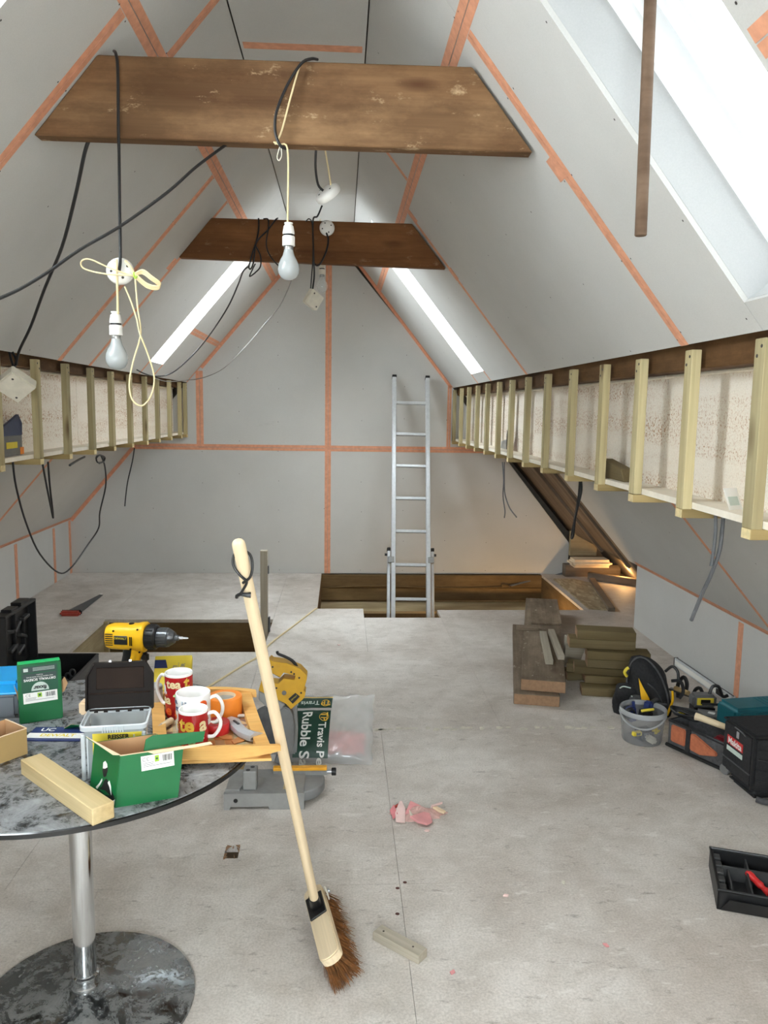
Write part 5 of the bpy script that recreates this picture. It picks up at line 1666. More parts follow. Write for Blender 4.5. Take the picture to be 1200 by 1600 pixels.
# yellow blade box leaning at the back of the table
t = empty('blade_box', 'yellow card box tilted against the drill battery at the back of the table', 'box', (-0.452, 2.098, TZ + 0.0395), (rad(48), rad(0), rad(5)))
rbox((0.098, 0.100, 0.024), 0.001, 1, (0, 0, 0.012)).build('carton', YELLOWB, t)
MB().slab([(-0.049, 0.014, 0.0243), (-0.014, 0.014, 0.0243), (-0.020, 0.038, 0.0243), (-0.049, 0.038, 0.0243)], (0, 0, 0.0003)).build('blue_patch', NAVY, t)
lettering('print', 'MULTI', 0.016, GREYINK, t, at((0.004, -0.002, 0.0248), rz=rad(82)), bold=0.0004)
lettering('print', 'CUTTER', 0.014, GREYINK, t, at((0.024, 0.0, 0.0248), rz=rad(82)), bold=0.0004)
MB().box((0.0145, 0.0, 0.0244), (0.001, 0.058, 0.0003)).build('rule', GREYINK, t)
MB().slab([(-.02, -.034, .0243), (.012, -.034, .0243), (.008, -.026, .0243), (-.016, -.026, .0243)], (0, 0, .0003)).build('grey_print', GREYINK, t)  # grey trapezoid near the lower edge of the face
MB().box((0.044, -0.012, 0.012), (0.0125, 0.03, 0.022)).build('end_print', INK, t)

# ---------------------------------------------------------------- cordless drill
t = empty('cordless_drill', 'yellow and black cordless drill standing on its battery at the back of the table', 'drill', (-0.555, 2.085, TZ), (0, rad(0), rad(-8)))
DZ = 0.155
D = 0.96
MBd = MB()
# motor housing along X: rows of rounded-square sections
pr = [(-0.070, 0.020, 0.022), (-0.066, 0.027, 0.030), (-0.054, 0.031, 0.034), (-0.010, 0.031, 0.035), (0.012, 0.031, 0.036), (0.024, 0.034, 0.039), (0.036, 0.035, 0.040), (0.040, 0.032, 0.036)]
rows = []
for x, w_, h_ in pr:
    rows.append(MBd._v([V((x, w_ * math.copysign(abs(cos(a)) ** 0.7, cos(a)), DZ + (h_) * math.copysign(abs(sin(a)) ** 0.7, sin(a)))) for a in [2 * pi * k / 20 for k in range(20)]]))
for a, b in zip(rows, rows[1:]):
    for k in range(20):
        MBd._f([a[k], a[(k + 1) % 20], b[(k + 1) % 20], b[k]], True)
MBd._f(rows[0][::-1])
MBd._f(rows[-1])
hs = MBd.build('motor_housing', YELLOW, t)
tilt = Mx.Translation((0, 0, 0))
m = MB()
for k in range(6):
    m.box((-0.052, -0.0318, DZ + 0.013 - k * 0.0058), (0.020, 0.003, 0.0022))
m.build('vents', BLACK, hs)
lb = MB().box((-0.020, -0.0322, DZ - 0.002), (0.036, 0.003, 0.024)).bevel(0.001).build('name_plate', BLACK, hs)
lettering('print', 'DEWALT', 0.0085, YELLOWB, lb, at((-0.020, -0.0340, DZ + 0.003), rx=pi / 2))
m = MB()
m.box((0.005, -0.0322, DZ - 0.004), (0.002, 0.003, 0.024)).box((0.0095, -0.0322, DZ - 0.004), (0.002, 0.003, 0.024))
m.build('stripes', DKBROWN, hs)
MB().lathe([(0, 0), (0.008, 0), (0.007, 0.003), (0, 0.003)], 12, at((-0.002, 0, DZ + 0.0335))).build('bit_clip', DKBROWN, hs)
m = MB()
for x, z in ((-0.040, 0.022), (0.026, 0.028), (0.030, -0.033), (0.006, -0.026)):
    m.lathe([(0, 0.003), (0.0026, 0.003), (0.0026, 0)], 8, at((x, -0.029, DZ + z), rx=pi / 2))
m.build('housing_screws', DKBROWN, hs, kind='stuff')
al = lambda x: Mx.Translation((x, 0, DZ + 0.001)) @ Mx.Rotation(pi / 2, 4, 'Y')
cl = MB().lathe([(0, 0), (0.031, 0), (0.0335, 0.004), (0.0325, 0.026), (0.029, 0.030), (0, 0.030)], 28, al(0.040)).build('clutch_collar', BLACK, t)
m = MB()
for k in range(16):
    a = 2 * pi * k / 16
    m.box((0.054, 0.0332 * cos(a), DZ + 0.001 + 0.0332 * sin(a)), (0.018, 0.003, 0.003))
m.build('collar_ribs', BLACK, cl)
ck = MB().lathe([(0, 0), (0.0245, 0), (0.0250, 0.002), (0.0250, 0.030), (0.0222, 0.031), (0.0222, 0.034), (0.0150, 0.046), (0.0085, 0.047), (0.0075, 0.057), (0, 0.057)], 28, al(0.070)).build('chuck', DKSTEEL, t)
m = MB()
for k in range(20):
    a = 2 * pi * k / 20
    m.box((0.084, 0.0250 * cos(a), DZ + 0.001 + 0.0250 * sin(a)), (0.024, 0.002, 0.002))
m.build('chuck_knurl', DKSTEEL, ck)
MB().lathe([(0, 0), (0.0045, 0), (0.0045, 0.012), (0.003, 0.014), (0.003, 0.024), (0.0012, 0.028), (0, 0.028)], 12, al(0.125)).build('driver_bit', STEEL, t)
# handle
prh = [(0.125, 0.002, 0.028, 0.021), (0.105, -0.002, 0.026, 0.020), (0.08, -0.010, 0.024, 0.019), (0.055, -0.016, 0.024, 0.019), (0.034, -0.018, 0.026, 0.021)]
def loft(rows_, n=16):
    m = MB()
    rr = []
    for z_, x_, lx, ly in rows_:
        rr.append(m._v([V((x_ + lx * cos(a), ly * sin(a), z_)) for a in [2 * pi * k / n for k in range(n)]]))
    for a, b in zip(rr, rr[1:]):
        for k in range(n):
            m._f([a[k], a[(k + 1) % n], b[(k + 1) % n], b[k]], True)
    m._f(rr[0])
    m._f(rr[-1][::-1])
    return m
loft(prh).build('grip', BLACK, t)
loft([(0.126, 0.012, 0.020, 0.0225), (0.108, 0.009, 0.019, 0.0215), (0.085, 0.001, 0.016, 0.0205), (0.072, -0.004, 0.012, 0.0197)]).build('grip_front', YELLOW, t)
rbox((0.020, 0.016, 0.026), 0.005, 2, (0.033, 0, 0.100)).build('trigger', BLACK, t)
rbox((0.082, 0.052, 0.034), 0.006, 2, (0.0, 0, 0.017)).build('battery', BLACK, t)
rbox((0.030, 0.050, 0.018), 0.004, 2, (0.036, 0, 0.040)).build('foot', YELLOW, t)

# ---------------------------------------------------------------- broom leaning on the tray
t = empty('broom', 'wooden broom with coir bristles leaning against the serving tray', 'broom', (-0.020, 1.925, 0))
o0 = V((-0.020, 1.925, 0))
Lx = V((0.20, -0.975, -0.03)).normalized()
N = V((-0.50, -0.10, 0.86))
N = (N - Lx * N.dot(Lx)).normalized()
T_ = N.cross(Lx)
bc = V((-0.034, 1.940, 0.082)) - o0
HM = Mx(((Lx.x, T_.x, N.x, bc.x), (Lx.y, T_.y, N.y, bc.y), (Lx.z, T_.z, N.z, bc.z), (0, 0, 0, 1)))
o = MB()
out = []
for k in range(9):
    a = -pi / 2 + pi * k / 8
    out.append((0.125 + 0.018 * cos(a), 0.028 * sin(a), 0))
for k in range(9):
    a = pi / 2 + pi * k / 8
    out.append((-0.125 + 0.018 * cos(a), 0.028 * sin(a), 0))
o.slab(out, (0, 0, 0.026)).bevel(0.003, 2)
b = o.build('broom_head', HANDLE, t)
b.matrix_local = HM
m = MB()
for k in range(2600):
    x, y = rng.uniform(-0.135, 0.135), rng.uniform(-0.024, 0.024)
    L = rng.uniform(0.062, 0.074)
    fx, fy = x * 0.10 + rng.gauss(0, .007), y * 0.75 + rng.gauss(0, .007)
    w = 0.0011
    tip = V((x + fx, y + fy, -L))
    a = rng.uniform(0, pi)
    e = V((cos(a) * w, sin(a) * w, 0))
    m.face([V((x, y, 0.001)) - e, V((x, y, 0.001)) + e, tip + e * .5, tip - e * .5])
b2 = m.build('bristles', BRISTLE, t, kind='stuff', fix=False)
b2.matrix_local = HM
# handle
hb = HM @ V((-0.052, 0.0, 0.030))
ht = V((-0.1842, 1.41, 1.2112)) - o0
hd = (ht - hb).normalized()
hL = (ht - hb).length
m = MB().lathe([(0, 0), (0.0122, 0), (0.0122, hL - 0.010), (0.0116, hL - 0.005), (0.0095, hL - 0.0015), (0.006, hL), (0, hL + 0.0005)], 20)
m.xform(Mx.Rotation(pi / 2, 4, 'Y'))
hm = Mx.Translation(hb) @ hd.to_track_quat('X', 'Y').to_matrix().to_4x4()
hh = m.build('handle', HANDLE, t)
hh.matrix_local = hm
so = MB().box((-0.055, 0, 0.029), (0.088, 0.050, 0.006)).bevel(0.002)
sob = so.build('socket_plate', BLACK, t)
sob.matrix_local = HM
MB().cyl(hb - hd * 0.006, hb + hd * 0.045, 0.0165, 18, 0.0145).build('socket', BLACK, t)
m = MB().slab([(0.0, 0.030, 0.002), (0.030, 0.032, 0.006), (0.036, 0.038, 0.026), (0.010, 0.038, 0.036), (-0.006, 0.034, 0.020)], (0, 0.004, 0))
cl = m.build('side_clamp', OFFWHITE, t)
cl.matrix_local = HM @ Mx.Translation((-0.105, 0, 0))
m = MB().lathe([(0, 0.004), (0.006, 0.004), (0.006, 0)], 10, Mx.Translation((-0.090, 0.042, 0.020)) @ Mx.Rotation(-pi / 2, 4, 'X'))
cb = m.build('clamp_bolt', STEEL, cl)
cb.matrix_local = Mx.Translation((0.105, 0, 0))
# cord loop near the top
loc = lambda s_, dx, dy: ht - hd * s_ + V((1, 0, 0)) * dx + V((0, -0.75, -0.55)) * dy
MB().tube([loc(.085, -.004, .016), loc(.070, .012, .016), loc(.052, .018, .004), loc(.040, .014, -.010), loc(.036, 0, -.016), loc(.040, -.014, -.010), loc(.052, -.017, .004), loc(.066, -.006, .016), loc(.080, .004, .018), loc(.100, -.006, .018), loc(.112, -.013, .016)], 0.0026, 8).build('hanging_loop', BLACK, t)
MB().tube([loc(.112, -.013, .016), loc(.118, -.020, .014), loc(.124, -.022, .012)], 0.0034, 7).build('loop_end', BLACK, t)
MB().tube([loc(.112, -.013, .016), loc(.113, -.002, .017), loc(.114, .006, .016)], lambda u: 0.003 + 0.003 * u, 7).build('loop_end', BLACK, t)

# ---------------------------------------------------------------- timber offcut on the floor
timber('timber_offcut', (0.155, 0.040, 0.026), GREYWOOD, (0.168, 1.958, 0), (0, 0, rad(-41)), label='small grey timber offcut lying on the floor at right of the broom', cat='timber')
t = bpy.data.objects['timber_offcut.001']
m = MB()
for x in (-0.055, 0.045):
    m.lathe([(0, 0.0006), (0.003, 0.0006), (0.003, 0)], 8, at((x, 0.0, 0.026)))
m.build('screw_hole', SCREW, t)

# ---------------------------------------------------------------- broken plaster heap
heap = MB()
hc = V((0.29, 2.665, 0))
heap.grid(lambda u, v: V((hc.x + 0.095 * v * cos(2 * pi * u) * (1 + .2 * sin(5 * u * 6.28)), hc.y + 0.045 * v * sin(2 * pi * u) * (1 + .2 * cos(3 * u * 6.28)), 0.030 * (1 - v) ** .9 + 0.001 * (1 - v) + 0.004 * (1 - v) * sin(9 * v + 5 * 6.28 * u))), 32, 7, wrap=True)
heap.build('plaster_dust', PINKDUST, None, label='low heap of pinkish grey plaster dust in the middle of the floor', cat='dust', kind='stuff')
PL = [((0.222, 2.648), [(-.018, -.045), (.014, -.046), (.018, .02), (.006, .055), (-.004, .05), (-.020, -.005)], .006, ROSEP, (18, 6, 0), 'long pale pink shard of plaster at the left of the plaster heap'),
      ((0.295, 2.600), [(-.045, .006), (.012, .036), (.032, .03), (.034, -.014), (.012, -.030), (-.020, -.020)], .008, PINKP, (10, 8, 6), 'biggest salmon pink lump of plaster at the front of the plaster heap'),
      ((0.200, 2.655), [(-.016, -.03), (.008, -.02), (.012, .03), (-.012, .012)], .007, plain('dark_pink_plaster', srgb(206, 128, 132), .9), (12, -20, 14), 'dark pink shard at the left tip of the plaster heap'),
      ((0.268, 2.670), [(-.024, -.03), (.018, -.028), (.026, .024), (-.016, .034)], .006, PINKP, (20, 10, -12), 'flat pink slab of plaster in the centre of the plaster heap'),
      ((0.362, 2.660), [(-.024, .008), (-.008, .016), (.024, -.004), (.016, -.016), (.0, -.012)], .008, CARDEDGE, (4, 12, 0), 'cream coloured fragment at the right of the plaster heap'),
      ((0.358, 2.690), [(-.026, -.008), (.024, .012), (.026, .018), (-.020, .004)], .008, ROSEP, (6, 0, 8), 'thin pale shard at the back right of the plaster heap'),
      ((0.215, 2.690), [(-.022, -.012), (.016, .010), (.020, .018), (-.018, .000)], .009, REDHANDLE, (10, -15, 0), 'dark red sliver at the back left of the plaster heap'),
      ((0.306, 2.552), [(-.010, -.004), (.006, -.008), (.012, .002), (-.002, .007)], .004, ROSEP, (0, 0, 0), 'tiny pale crumb of plaster in front of the plaster heap'),
      ((0.255, 2.640), [(-.006, -.020), (.010, -.016), (.004, .018)], .005, OFFWHITE, (24, 18, 30), 'white splinter in the middle of the plaster heap')]
for (x, y), pts, th_, mt, (rx, ry, rz), lab in PL:
    MB().slab([(a, b, 0) for a, b in pts], (0, 0, th_)).bevel(0.0012).build('plaster_shard', mt, None, (x, y, 0.016 if abs(rx) + abs(ry) else 0.001), (rad(rx), rad(ry), rad(rz)), label=lab, cat='plaster')
for i, (x, y, mt, lab) in enumerate(((0.505, 2.179, ROSEP, 'white crumb of plaster alone on the floor right of the plaster heap'), (0.698, 2.238, OFFWHITE, 'white crumb of plaster on the floor towards the tool bags'), (-0.005, 4.72, ROSEP, 'pale pink crumb of plaster on the floor in front of the stairwell'), (0.30, 1.86, PINKP, 'pink crumb of plaster on the floor at right of the grey offcut'), (0.735, 1.95, PINKP, 'pink crumb of plaster on the floor near the black tool tray'))):
    MB().slab([(-.009, -.004, 0), (.006, -.006, 0), (.010, .003, 0), (-.003, .006, 0)], (0, 0, .004)).bevel(.0008).build('plaster_shard', mt, None, (x, y, 0.0005), (0, 0, i * 1.3), label=lab, cat='plaster')

# ---------------------------------------------------------------- mitre saw
t = empty('mitre_saw', 'yellow and grey mitre saw on the floor behind the broom', 'saw', (-0.26, 2.80, 0))
so_ = V((-0.26, 2.80, 0))
lw = lambda p: V(p) - so_
# cast base: front skirt with a cut-out foot, deck and raised left table
m = MB()
m.slab([lw(p) for p in ((-0.415, 2.715, 0.0), (-0.395, 2.715, 0.0), (-0.390, 2.715, 0.012), (-0.255, 2.715, 0.012), (-0.250, 2.715, 0.0), (-0.125, 2.715, 0.0), (-0.125, 2.715, 0.062), (-0.415, 2.715, 0.062))], (0, 0.02, 0))
m.box(lw((-0.27, 2.82, 0.045)), (0.285, 0.19, 0.03))
m.build('base', CASTGREY, t)
MB().slab([lw(p) for p in ((-0.412, 2.735, 0.062), (-0.36, 2.735, 0.062), (-0.33, 2.90, 0.062), (-0.345, 2.90, 0.062))], (0, 0, 0.008)).build('base_wing', CASTGREY, t)
m = MB().box(lw((-0.325, 2.775, 0.095)), (0.05, 0.06, 0.072)).bevel(0.004)
lt = m.build('raised_table', CASTGREY, t)
m = MB()
for x, y, z, rx in ((-0.372, 2.7145, 0.036, pi / 2), (-0.170, 2.7145, 0.036, pi / 2), (-0.332, 2.760, 0.1312, 0), (-0.318, 2.785, 0.1312, 0)):
    m.lathe([(0, 0.0008), (0.008, 0.0008), (0.008, 0)], 14, Mx.Translation(lw((x, y, z))) @ Mx.Rotation(rx, 4, 'X'))
m.build('bolt_holes', BLACK, t, kind='stuff')
MB().lathe([(0, 0.02), (0.108, 0.016), (0.112, 0.022), (0.112, 0.050), (0.109, 0.0535), (0, 0.0535)], 40, Mx.Translation(lw((-0.165, 2.845, 0)))).build('turntable', plain('dusty_turntable', srgb(140, 142, 143), .6, .2, var=.15, scale=14), t)
MB().box(lw((-0.190, 2.800, 0.0575)), (0.030, 0.10, 0.006)).bevel(0.002).build('wood_scrap', PINE, t)
f = MB().box(lw((-0.148, 2.885, 0.063)), (0.205, 0.022, 0.022)).bevel(0.002).build('fence', CASTGREY, t)
MB().box(lw((-0.148, 2.878, 0.0805)), (0.205, 0.026, 0.012)).bevel(0.002).build('fence_rail', plain('amber_strip', srgb(236, 168, 40), 0.4), f)
m = MB().cyl(lw((-0.047, 2.885, 0.062)), lw((-0.026, 2.885, 0.062)), 0.008, 12)
m.build('knob_shaft', STEEL, f)
MB().cyl(lw((-0.028, 2.885, 0.062)), lw((-0.010, 2.885, 0.062)), 0.015, 10).bevel(.002).build('clamp_knob', BLACK, f)
# arm, guard and head
MB().slab([lw((x, 3.02, z)) for x, z in ((-0.30, 0.07), (-0.17, 0.07), (-0.165, 0.16), (-0.17, 0.28), (-0.20, 0.31), (-0.245, 0.30), (-0.25, 0.20))], (0, 0.05, 0)).bevel(0.006, 2).build('pivot_arm', CASTGREY, t)
MB().slab([lw(p) for p in ((-0.2136, 2.9500, 0.2987), (-0.1938, 2.9500, 0.2882), (-0.1814, 2.9500, 0.2622), (-0.1740, 2.9500, 0.2048), (-0.1765, 2.9500, 0.1393), (-0.1940, 2.9500, 0.0841), (-0.2290, 2.9500, 0.0581), (-0.2539, 2.9500, 0.0689), (-0.2339, 2.9500, 0.1109), (-0.2237, 2.9500, 0.1790), (-0.2261, 2.9500, 0.2365), (-0.2384, 2.9500, 0.2782))], (0, 0.045, 0)).bevel(0.004, 2).build('blade_guard', GREYPL, t)
MB().slab([lw(p) for p in ((-0.3125, 2.9550, 0.3620), (-0.2411, 2.9550, 0.3255), (-0.2090, 2.9550, 0.3045), (-0.2289, 2.9550, 0.2761), (-0.2734, 2.9550, 0.2868), (-0.3127, 2.9550, 0.3233))], (0, 0.05, 0)).bevel(0.004).build('guard_housing', CASTGREY, t)
MB().lathe([(0, 0), (0.088, 0), (0.088, 0.002), (0, 0.002)], 40, Mx.Translation(lw((-0.265, 2.985, 0.205))) @ Mx.Rotation(-pi / 2, 4, 'X')).build('saw_blade', DKSTEEL, t)
head = [(-0.2758, 2.9500, 0.4777), (-0.2672, 2.9500, 0.4878), (-0.2574, 2.9500, 0.4802), (-0.2035, 2.9500, 0.4723), (-0.1518, 2.9500, 0.4504), (-0.1259, 2.9500, 0.4221), (-0.1259, 2.9500, 0.4093), (-0.1382, 2.9500, 0.3630), (-0.1307, 2.9500, 0.3552), (-0.1344, 2.9500, 0.3371), (-0.1443, 2.9500, 0.3242), (-0.1876, 2.9500, 0.2869), (-0.2062, 2.9500, 0.3091), (-0.2407, 2.9500, 0.3274), (-0.3119, 2.9500, 0.3638), (-0.3007, 2.9500, 0.4049), (-0.2602, 2.9500, 0.3944), (-0.2356, 2.9500, 0.3918), (-0.2159, 2.9500, 0.4109), (-0.1740, 2.9500, 0.4056), (-0.1703, 2.9500, 0.4223), (-0.2158, 2.9500, 0.4353), (-0.2281, 2.9500, 0.4161), (-0.2686, 2.9500, 0.4381)]
hd_ = MB().slab([lw(p) for p in head], (0, 0.06, 0)).bevel(0.0012, 1).build('motor_head', SAWYEL, t)
MB().slab([lw(p) for p in ((-0.2691, 2.9550, 0.4368), (-0.2482, 2.9550, 0.4375), (-0.2236, 2.9550, 0.4233), (-0.2310, 2.9550, 0.4136))], (0, 0.04, 0)).build('trigger', BLACK, hd_)
MB().tube([lw(p) for p in ((-0.2418, 2.9700, 0.5145), (-0.2381, 2.9700, 0.5043), (-0.2172, 2.9700, 0.4953), (-0.1900, 2.9700, 0.4811), (-0.1752, 2.9700, 0.4669), (-0.1653, 2.9700, 0.4488), (-0.1578, 2.9700, 0.4424))], lambda u: 0.0055 + 0.0015 * u, 8).build('lift_lever', BLACK, t)
MB().slab([lw(p) for p in ((-0.1974, 2.9480, 0.3305), (-0.1702, 2.9480, 0.3548), (-0.1529, 2.9480, 0.3405), (-0.1801, 2.9480, 0.3110))], (0, -0.002, 0)).build('name_plate', BLACK, hd_)
c_ = V((-0.1749, 2.9450, 0.3353))
dvec = (V((-0.1702, 2.9480, 0.3548)) - V((-0.1974, 2.9480, 0.3305))).normalized()
lettering('print', 'DEWALT', 0.0075, YELLOWB, hd_, Mx.Translation(lw(c_)) @ Mx.Rotation(math.atan2(dvec.z, dvec.x), 4, Mx.Rotation(0, 3, 'X') @ V((0, -1, 0))) @ Mx.Rotation(pi / 2, 4, 'X'))
m = MB()
for px in ((-0.2573, 2.9480, 0.4591), (-0.1862, 2.9480, 0.4384), (-0.1751, 2.9480, 0.4307), (-0.1554, 2.9480, 0.4152), (-0.1479, 2.9480, 0.3547), (-0.2429, 2.9480, 0.3745)):
    m.lathe([(0, 0.002), (0.0038, 0.002), (0.0038, 0)], 8, Mx.Translation(lw(px)) @ Mx.Rotation(pi / 2, 4, 'X'))
m.build('head_screws', BLACK, hd_, kind='stuff')
MB().lathe([(0, 0.003), (0.009, 0.003), (0.009, 0)], 16, Mx.Translation(lw((-0.2134, 2.9480, 0.3551))) @ Mx.Rotation(pi / 2, 4, 'X')).build('brush_cap', GREYPL, hd_)
# cream offcut drum and bag of dust behind the base
t2 = empty('timber_offcut', 'two pale cut ends of timber lying behind the left of the mitre saw', 'timber', (-0.415, 3.01, 0))
MB().box((0, 0, 0.035), (0.07, 0.07, 0.07)).bevel(0.008, 2).build('block', PINE, t2, (0, 0, 0), (0, 0, 0.4))
MB().cyl((-0.085, -0.035, 0.018), (-0.045, -0.075, 0.018), 0.018, 12).build('round_end', PINE, t2)

# ---------------------------------------------------------------- clear rubble sack
t = empty('rubble_sack', 'clear plastic rubble sack with dark green print, holding pink plaster, behind the mitre saw', 'sack', (-0.06, 3.15, 0))
so2 = V((-0.06, 3.15, 0))
BLc, BRc, TRc, TLc = V((-0.28, 3.085, 0.012)), V((0.135, 3.06, 0.004)), V((0.152, 3.34, 0.198)), V((-0.262, 3.35, 0.196))
nf = (BRc - BLc).cross(TLc - BLc).normalized()


def sack(u, v, side=1.0, lift=0.0):
    p = (BLc * (1 - u) + BRc * u) * (1 - v) + (TLc * (1 - u) + TRc * u) * v
    k = (max(0, 4 * u * (1 - u)) ** .5) * (max(0, 4 * v * (1 - v)) ** .5)
    w = 0.006 * sin(23 * u + 9 * v) * sin(17 * v - 6 * u) + 0.005 * sin(41 * u - 28 * v) * sin(15 * v + 3) + 0.003 * sin(60 * u + 45 * v) * sin(20 * u - 12 * v)
    w *= 0.3 if u < 0.585 else 1.0
    h = (0.045 + 0.018 * (1 - v)) * k
    edge = 0.003 * sin(21 * v) * max(0, u - .8) * 5 + 0.004 * sin(26 * u) * max(0, v - .85) * 6
    q = p + nf * (side * (h + w * k) + lift) + V((edge, 0, edge * .6))
    if q.z < 0.003:
        q.z = 0.003
    return q - so2


MB().grid(lambda u, v: sack(u, v, 1), 34, 26).grid(lambda u, v: sack(1 - u, v, -0.8), 34, 26).build('sack_film', SACK, t)
def print_panel(u0, u1, v0, v1, mat):
    MB().grid(lambda a, b: sack(u0 + (u1 - u0) * a, v0 + (v1 - v0) * b, 1, 0.0012), 16, 16).build('printed_panel', mat, t, fix=False)
print_panel(0.02, 0.57, 0.705, 0.885, BOTTLE)
print_panel(0.215, 0.565, 0.03, 0.665, BOTTLE)
print_panel(0.02, 0.572, 0.89, 0.91, plain('sack_gold_line', srgb(190, 160, 70), .5))
def sack_text(txt, size, mat, u, v, ang, align='CENTER'):
    o = lettering('print', txt, size, mat, t, align=align, bold=size * 0.02)
    U = (BRc - BLc).length
    Vv = (TLc - BLc).length
    for vv in o.data.vertices:
        x, y = vv.co.x * cos(ang) - vv.co.y * sin(ang), vv.co.x * sin(ang) + vv.co.y * cos(ang)
        vv.co = sack(u + x / U, v + y / Vv, 1, 0.0034)
    return o
sack_text('Rubble Sacks', 0.057, PAPER, 0.325, 0.64, -pi / 2, 'LEFT')
sack_text('Travis Perkins', 0.044, PAPER, 0.485, 0.475, -pi / 2, 'LEFT')
sack_text('Travis Perkins', 0.033, PALEINK, 0.440, 0.79, pi, 'LEFT')
for u, v, ang, k in ((0.505, 0.79, pi, 1), (0.50, 0.56, -pi / 2, 1.1)):
    rg = MB()
    pts = [(u + 0.042 * k * cos(a), v + 0.056 * k * sin(a)) for a in [2 * pi * q_ / 24 for q_ in range(24)]]
    rg.tube([sack(a, b, 1, 0.0022) for a, b in pts], 0.0012, 4, 0, closed=True)
    rg.build('logo_ring', MUGGOLD, t)
    sack_text('TP', 0.036 * k, MUGGOLD, u, v, ang)
# what shows through: pink lumps and a grey bottom layer
m = MB().grid(lambda u, v: (sack(0.50 + 0.42 * u, 0.10 + 0.30 * v, 0.55) + nf * 0.012 * sin(12 * u) * sin(9 * v)), 14, 8)
m.build('pink_contents', PINKP, t)
MB().grid(lambda u, v: sack(0.05 + 0.85 * u, 0.03 + 0.10 * v, 0.5), 14, 4).build('dust_contents', GREYPL, t)

# ---------------------------------------------------------------- planks and short lumber at right
dv = V((0.430, 1.722, 0)).normalized()
ang = math.atan2(dv.y, dv.x)
ca = V((1.018, 3.728, 0))
def plank(front, L, w, h, z, label, extra=0.0, mat=OLDPLANK):
    mid = V(front) + V((cos(ang + extra), sin(ang + extra), 0)) * (L / 2)
    o = timber('plank', (L, w, h), mat, (mid.x, mid.y, z), (0, 0, ang + extra), bev=0.003, label=label, cat='plank')
    MB().box((-L / 2 - 0.0006, 0, h / 2), (0.0012, w - 0.005, h - 0.005)).build('sawn_end', CUTEND, o)
    return o
plank((0.978, 3.706, 0), 1.30, 0.225, 0.056, 0.0, 'lower of the two long planks stacked on the floor near the stairwell', 0.035)
plank((1.018, 3.745, 0), 1.76, 0.222, 0.060, 0.057, 'upper of the two long planks, loose sticks lying on it')
TP = 0.118
timber('timber_stick', (0.56, 0.040, 0.026), GREYWOOD, (1.165, 4.26, TP), (0, 0, rad(79)), label='left of the two loose sticks lying on the upper plank', cat='timber')
timber('timber_stick', (0.52, 0.036, 0.026), GREYWOOD, (1.238, 4.32, TP), (0, 0, rad(81)), label='right of the two loose sticks lying on the upper plank', cat='timber')
timber('timber_stick', (0.135, 0.06, 0.018), OLDPLANK, (1.155, 4.66, TP), (0, 0, rad(-8)), label='short dark offcut lying across the upper plank behind the sticks', cat='timber')
timber('timber_stick', (0.66, 0.19, 0.012), OLDPLANK, (1.372, 5.08, TP), (0, 0, ang + .02), label='thin board lying on the far end of the upper plank', cat='timber')
rz = rad(-11)
def short(L, w, h, x, y, z, label, dr=0.0):
    h, z = h * 1.09, z * 1.09
    o = timber('lumber_piece', (L, w, h), STACKWOOD, (x, y, z), (0, 0, rz + rad(dr)), label=label, cat='timber', bev=0.002)
    MB().box((-L / 2 - 0.0006, 0, h / 2), (0.0012, w - 0.004, h - 0.004)).build('sawn_end', CUTEND, o)
K = 'in the stack of short lumber behind the backpack'
short(0.30, 0.095, 0.038, 1.405, 3.860, 0.0, 'lowest piece ' + K)
short(0.30, 0.095, 0.036, 1.440, 3.935, 0.0395, 'second piece from the bottom ' + K, 3)
short(0.26, 0.11, 0.034, 1.375, 3.965, 0.077, 'third piece from the bottom ' + K, -3)
short(0.32, 0.10, 0.040, 1.465, 3.945, 0.112, 'lower of the middle pair ' + K)
short(0.32, 0.10, 0.040, 1.462, 3.945, 0.1535, 'upper of the middle pair ' + K, .6)
short(0.34, 0.10, 0.045, 1.390, 4.000, 0.195, 'second piece from the top ' + K, 1.5)
short(0.30, 0.115, 0.042, 1.410, 4.000, 0.2415, 'topmost piece ' + K)
short(0.13, 0.10, 0.040, 1.300, 4.12, 0.0, 'short dark block on the floor left of the stack of short lumber', 14)
short(0.11, 0.09, 0.042, 1.305, 4.11, 0.041, 'short dark block lying on another left of the stack of short lumber', -10)
t = MB().slab([(-0.055, 0, 0), (0.03, 0, 0), (0.075, 0, 0.145), (0.05, 0, 0.165), (-0.05, 0, 0.160)], (0, 0.06, 0)).bevel(0.002).build('lumber_wedge', GREYWOOD, None, (1.355, 4.34, 0), (0, 0, rad(-6)), label='grey angled block standing between the planks and the stack of short lumber', cat='timber')
MB().slab([(-0.022, 0, 0), (0.022, 0, 0), (0.006, 0, 0.062)], (0, 0.03, 0)).bevel(0.002).build('wood_wedge', PINE, None, (1.50, 3.700, 0.0), (0, 0, rad(-10)), label='small pale triangular wedge standing by the backpack', cat='wedge')

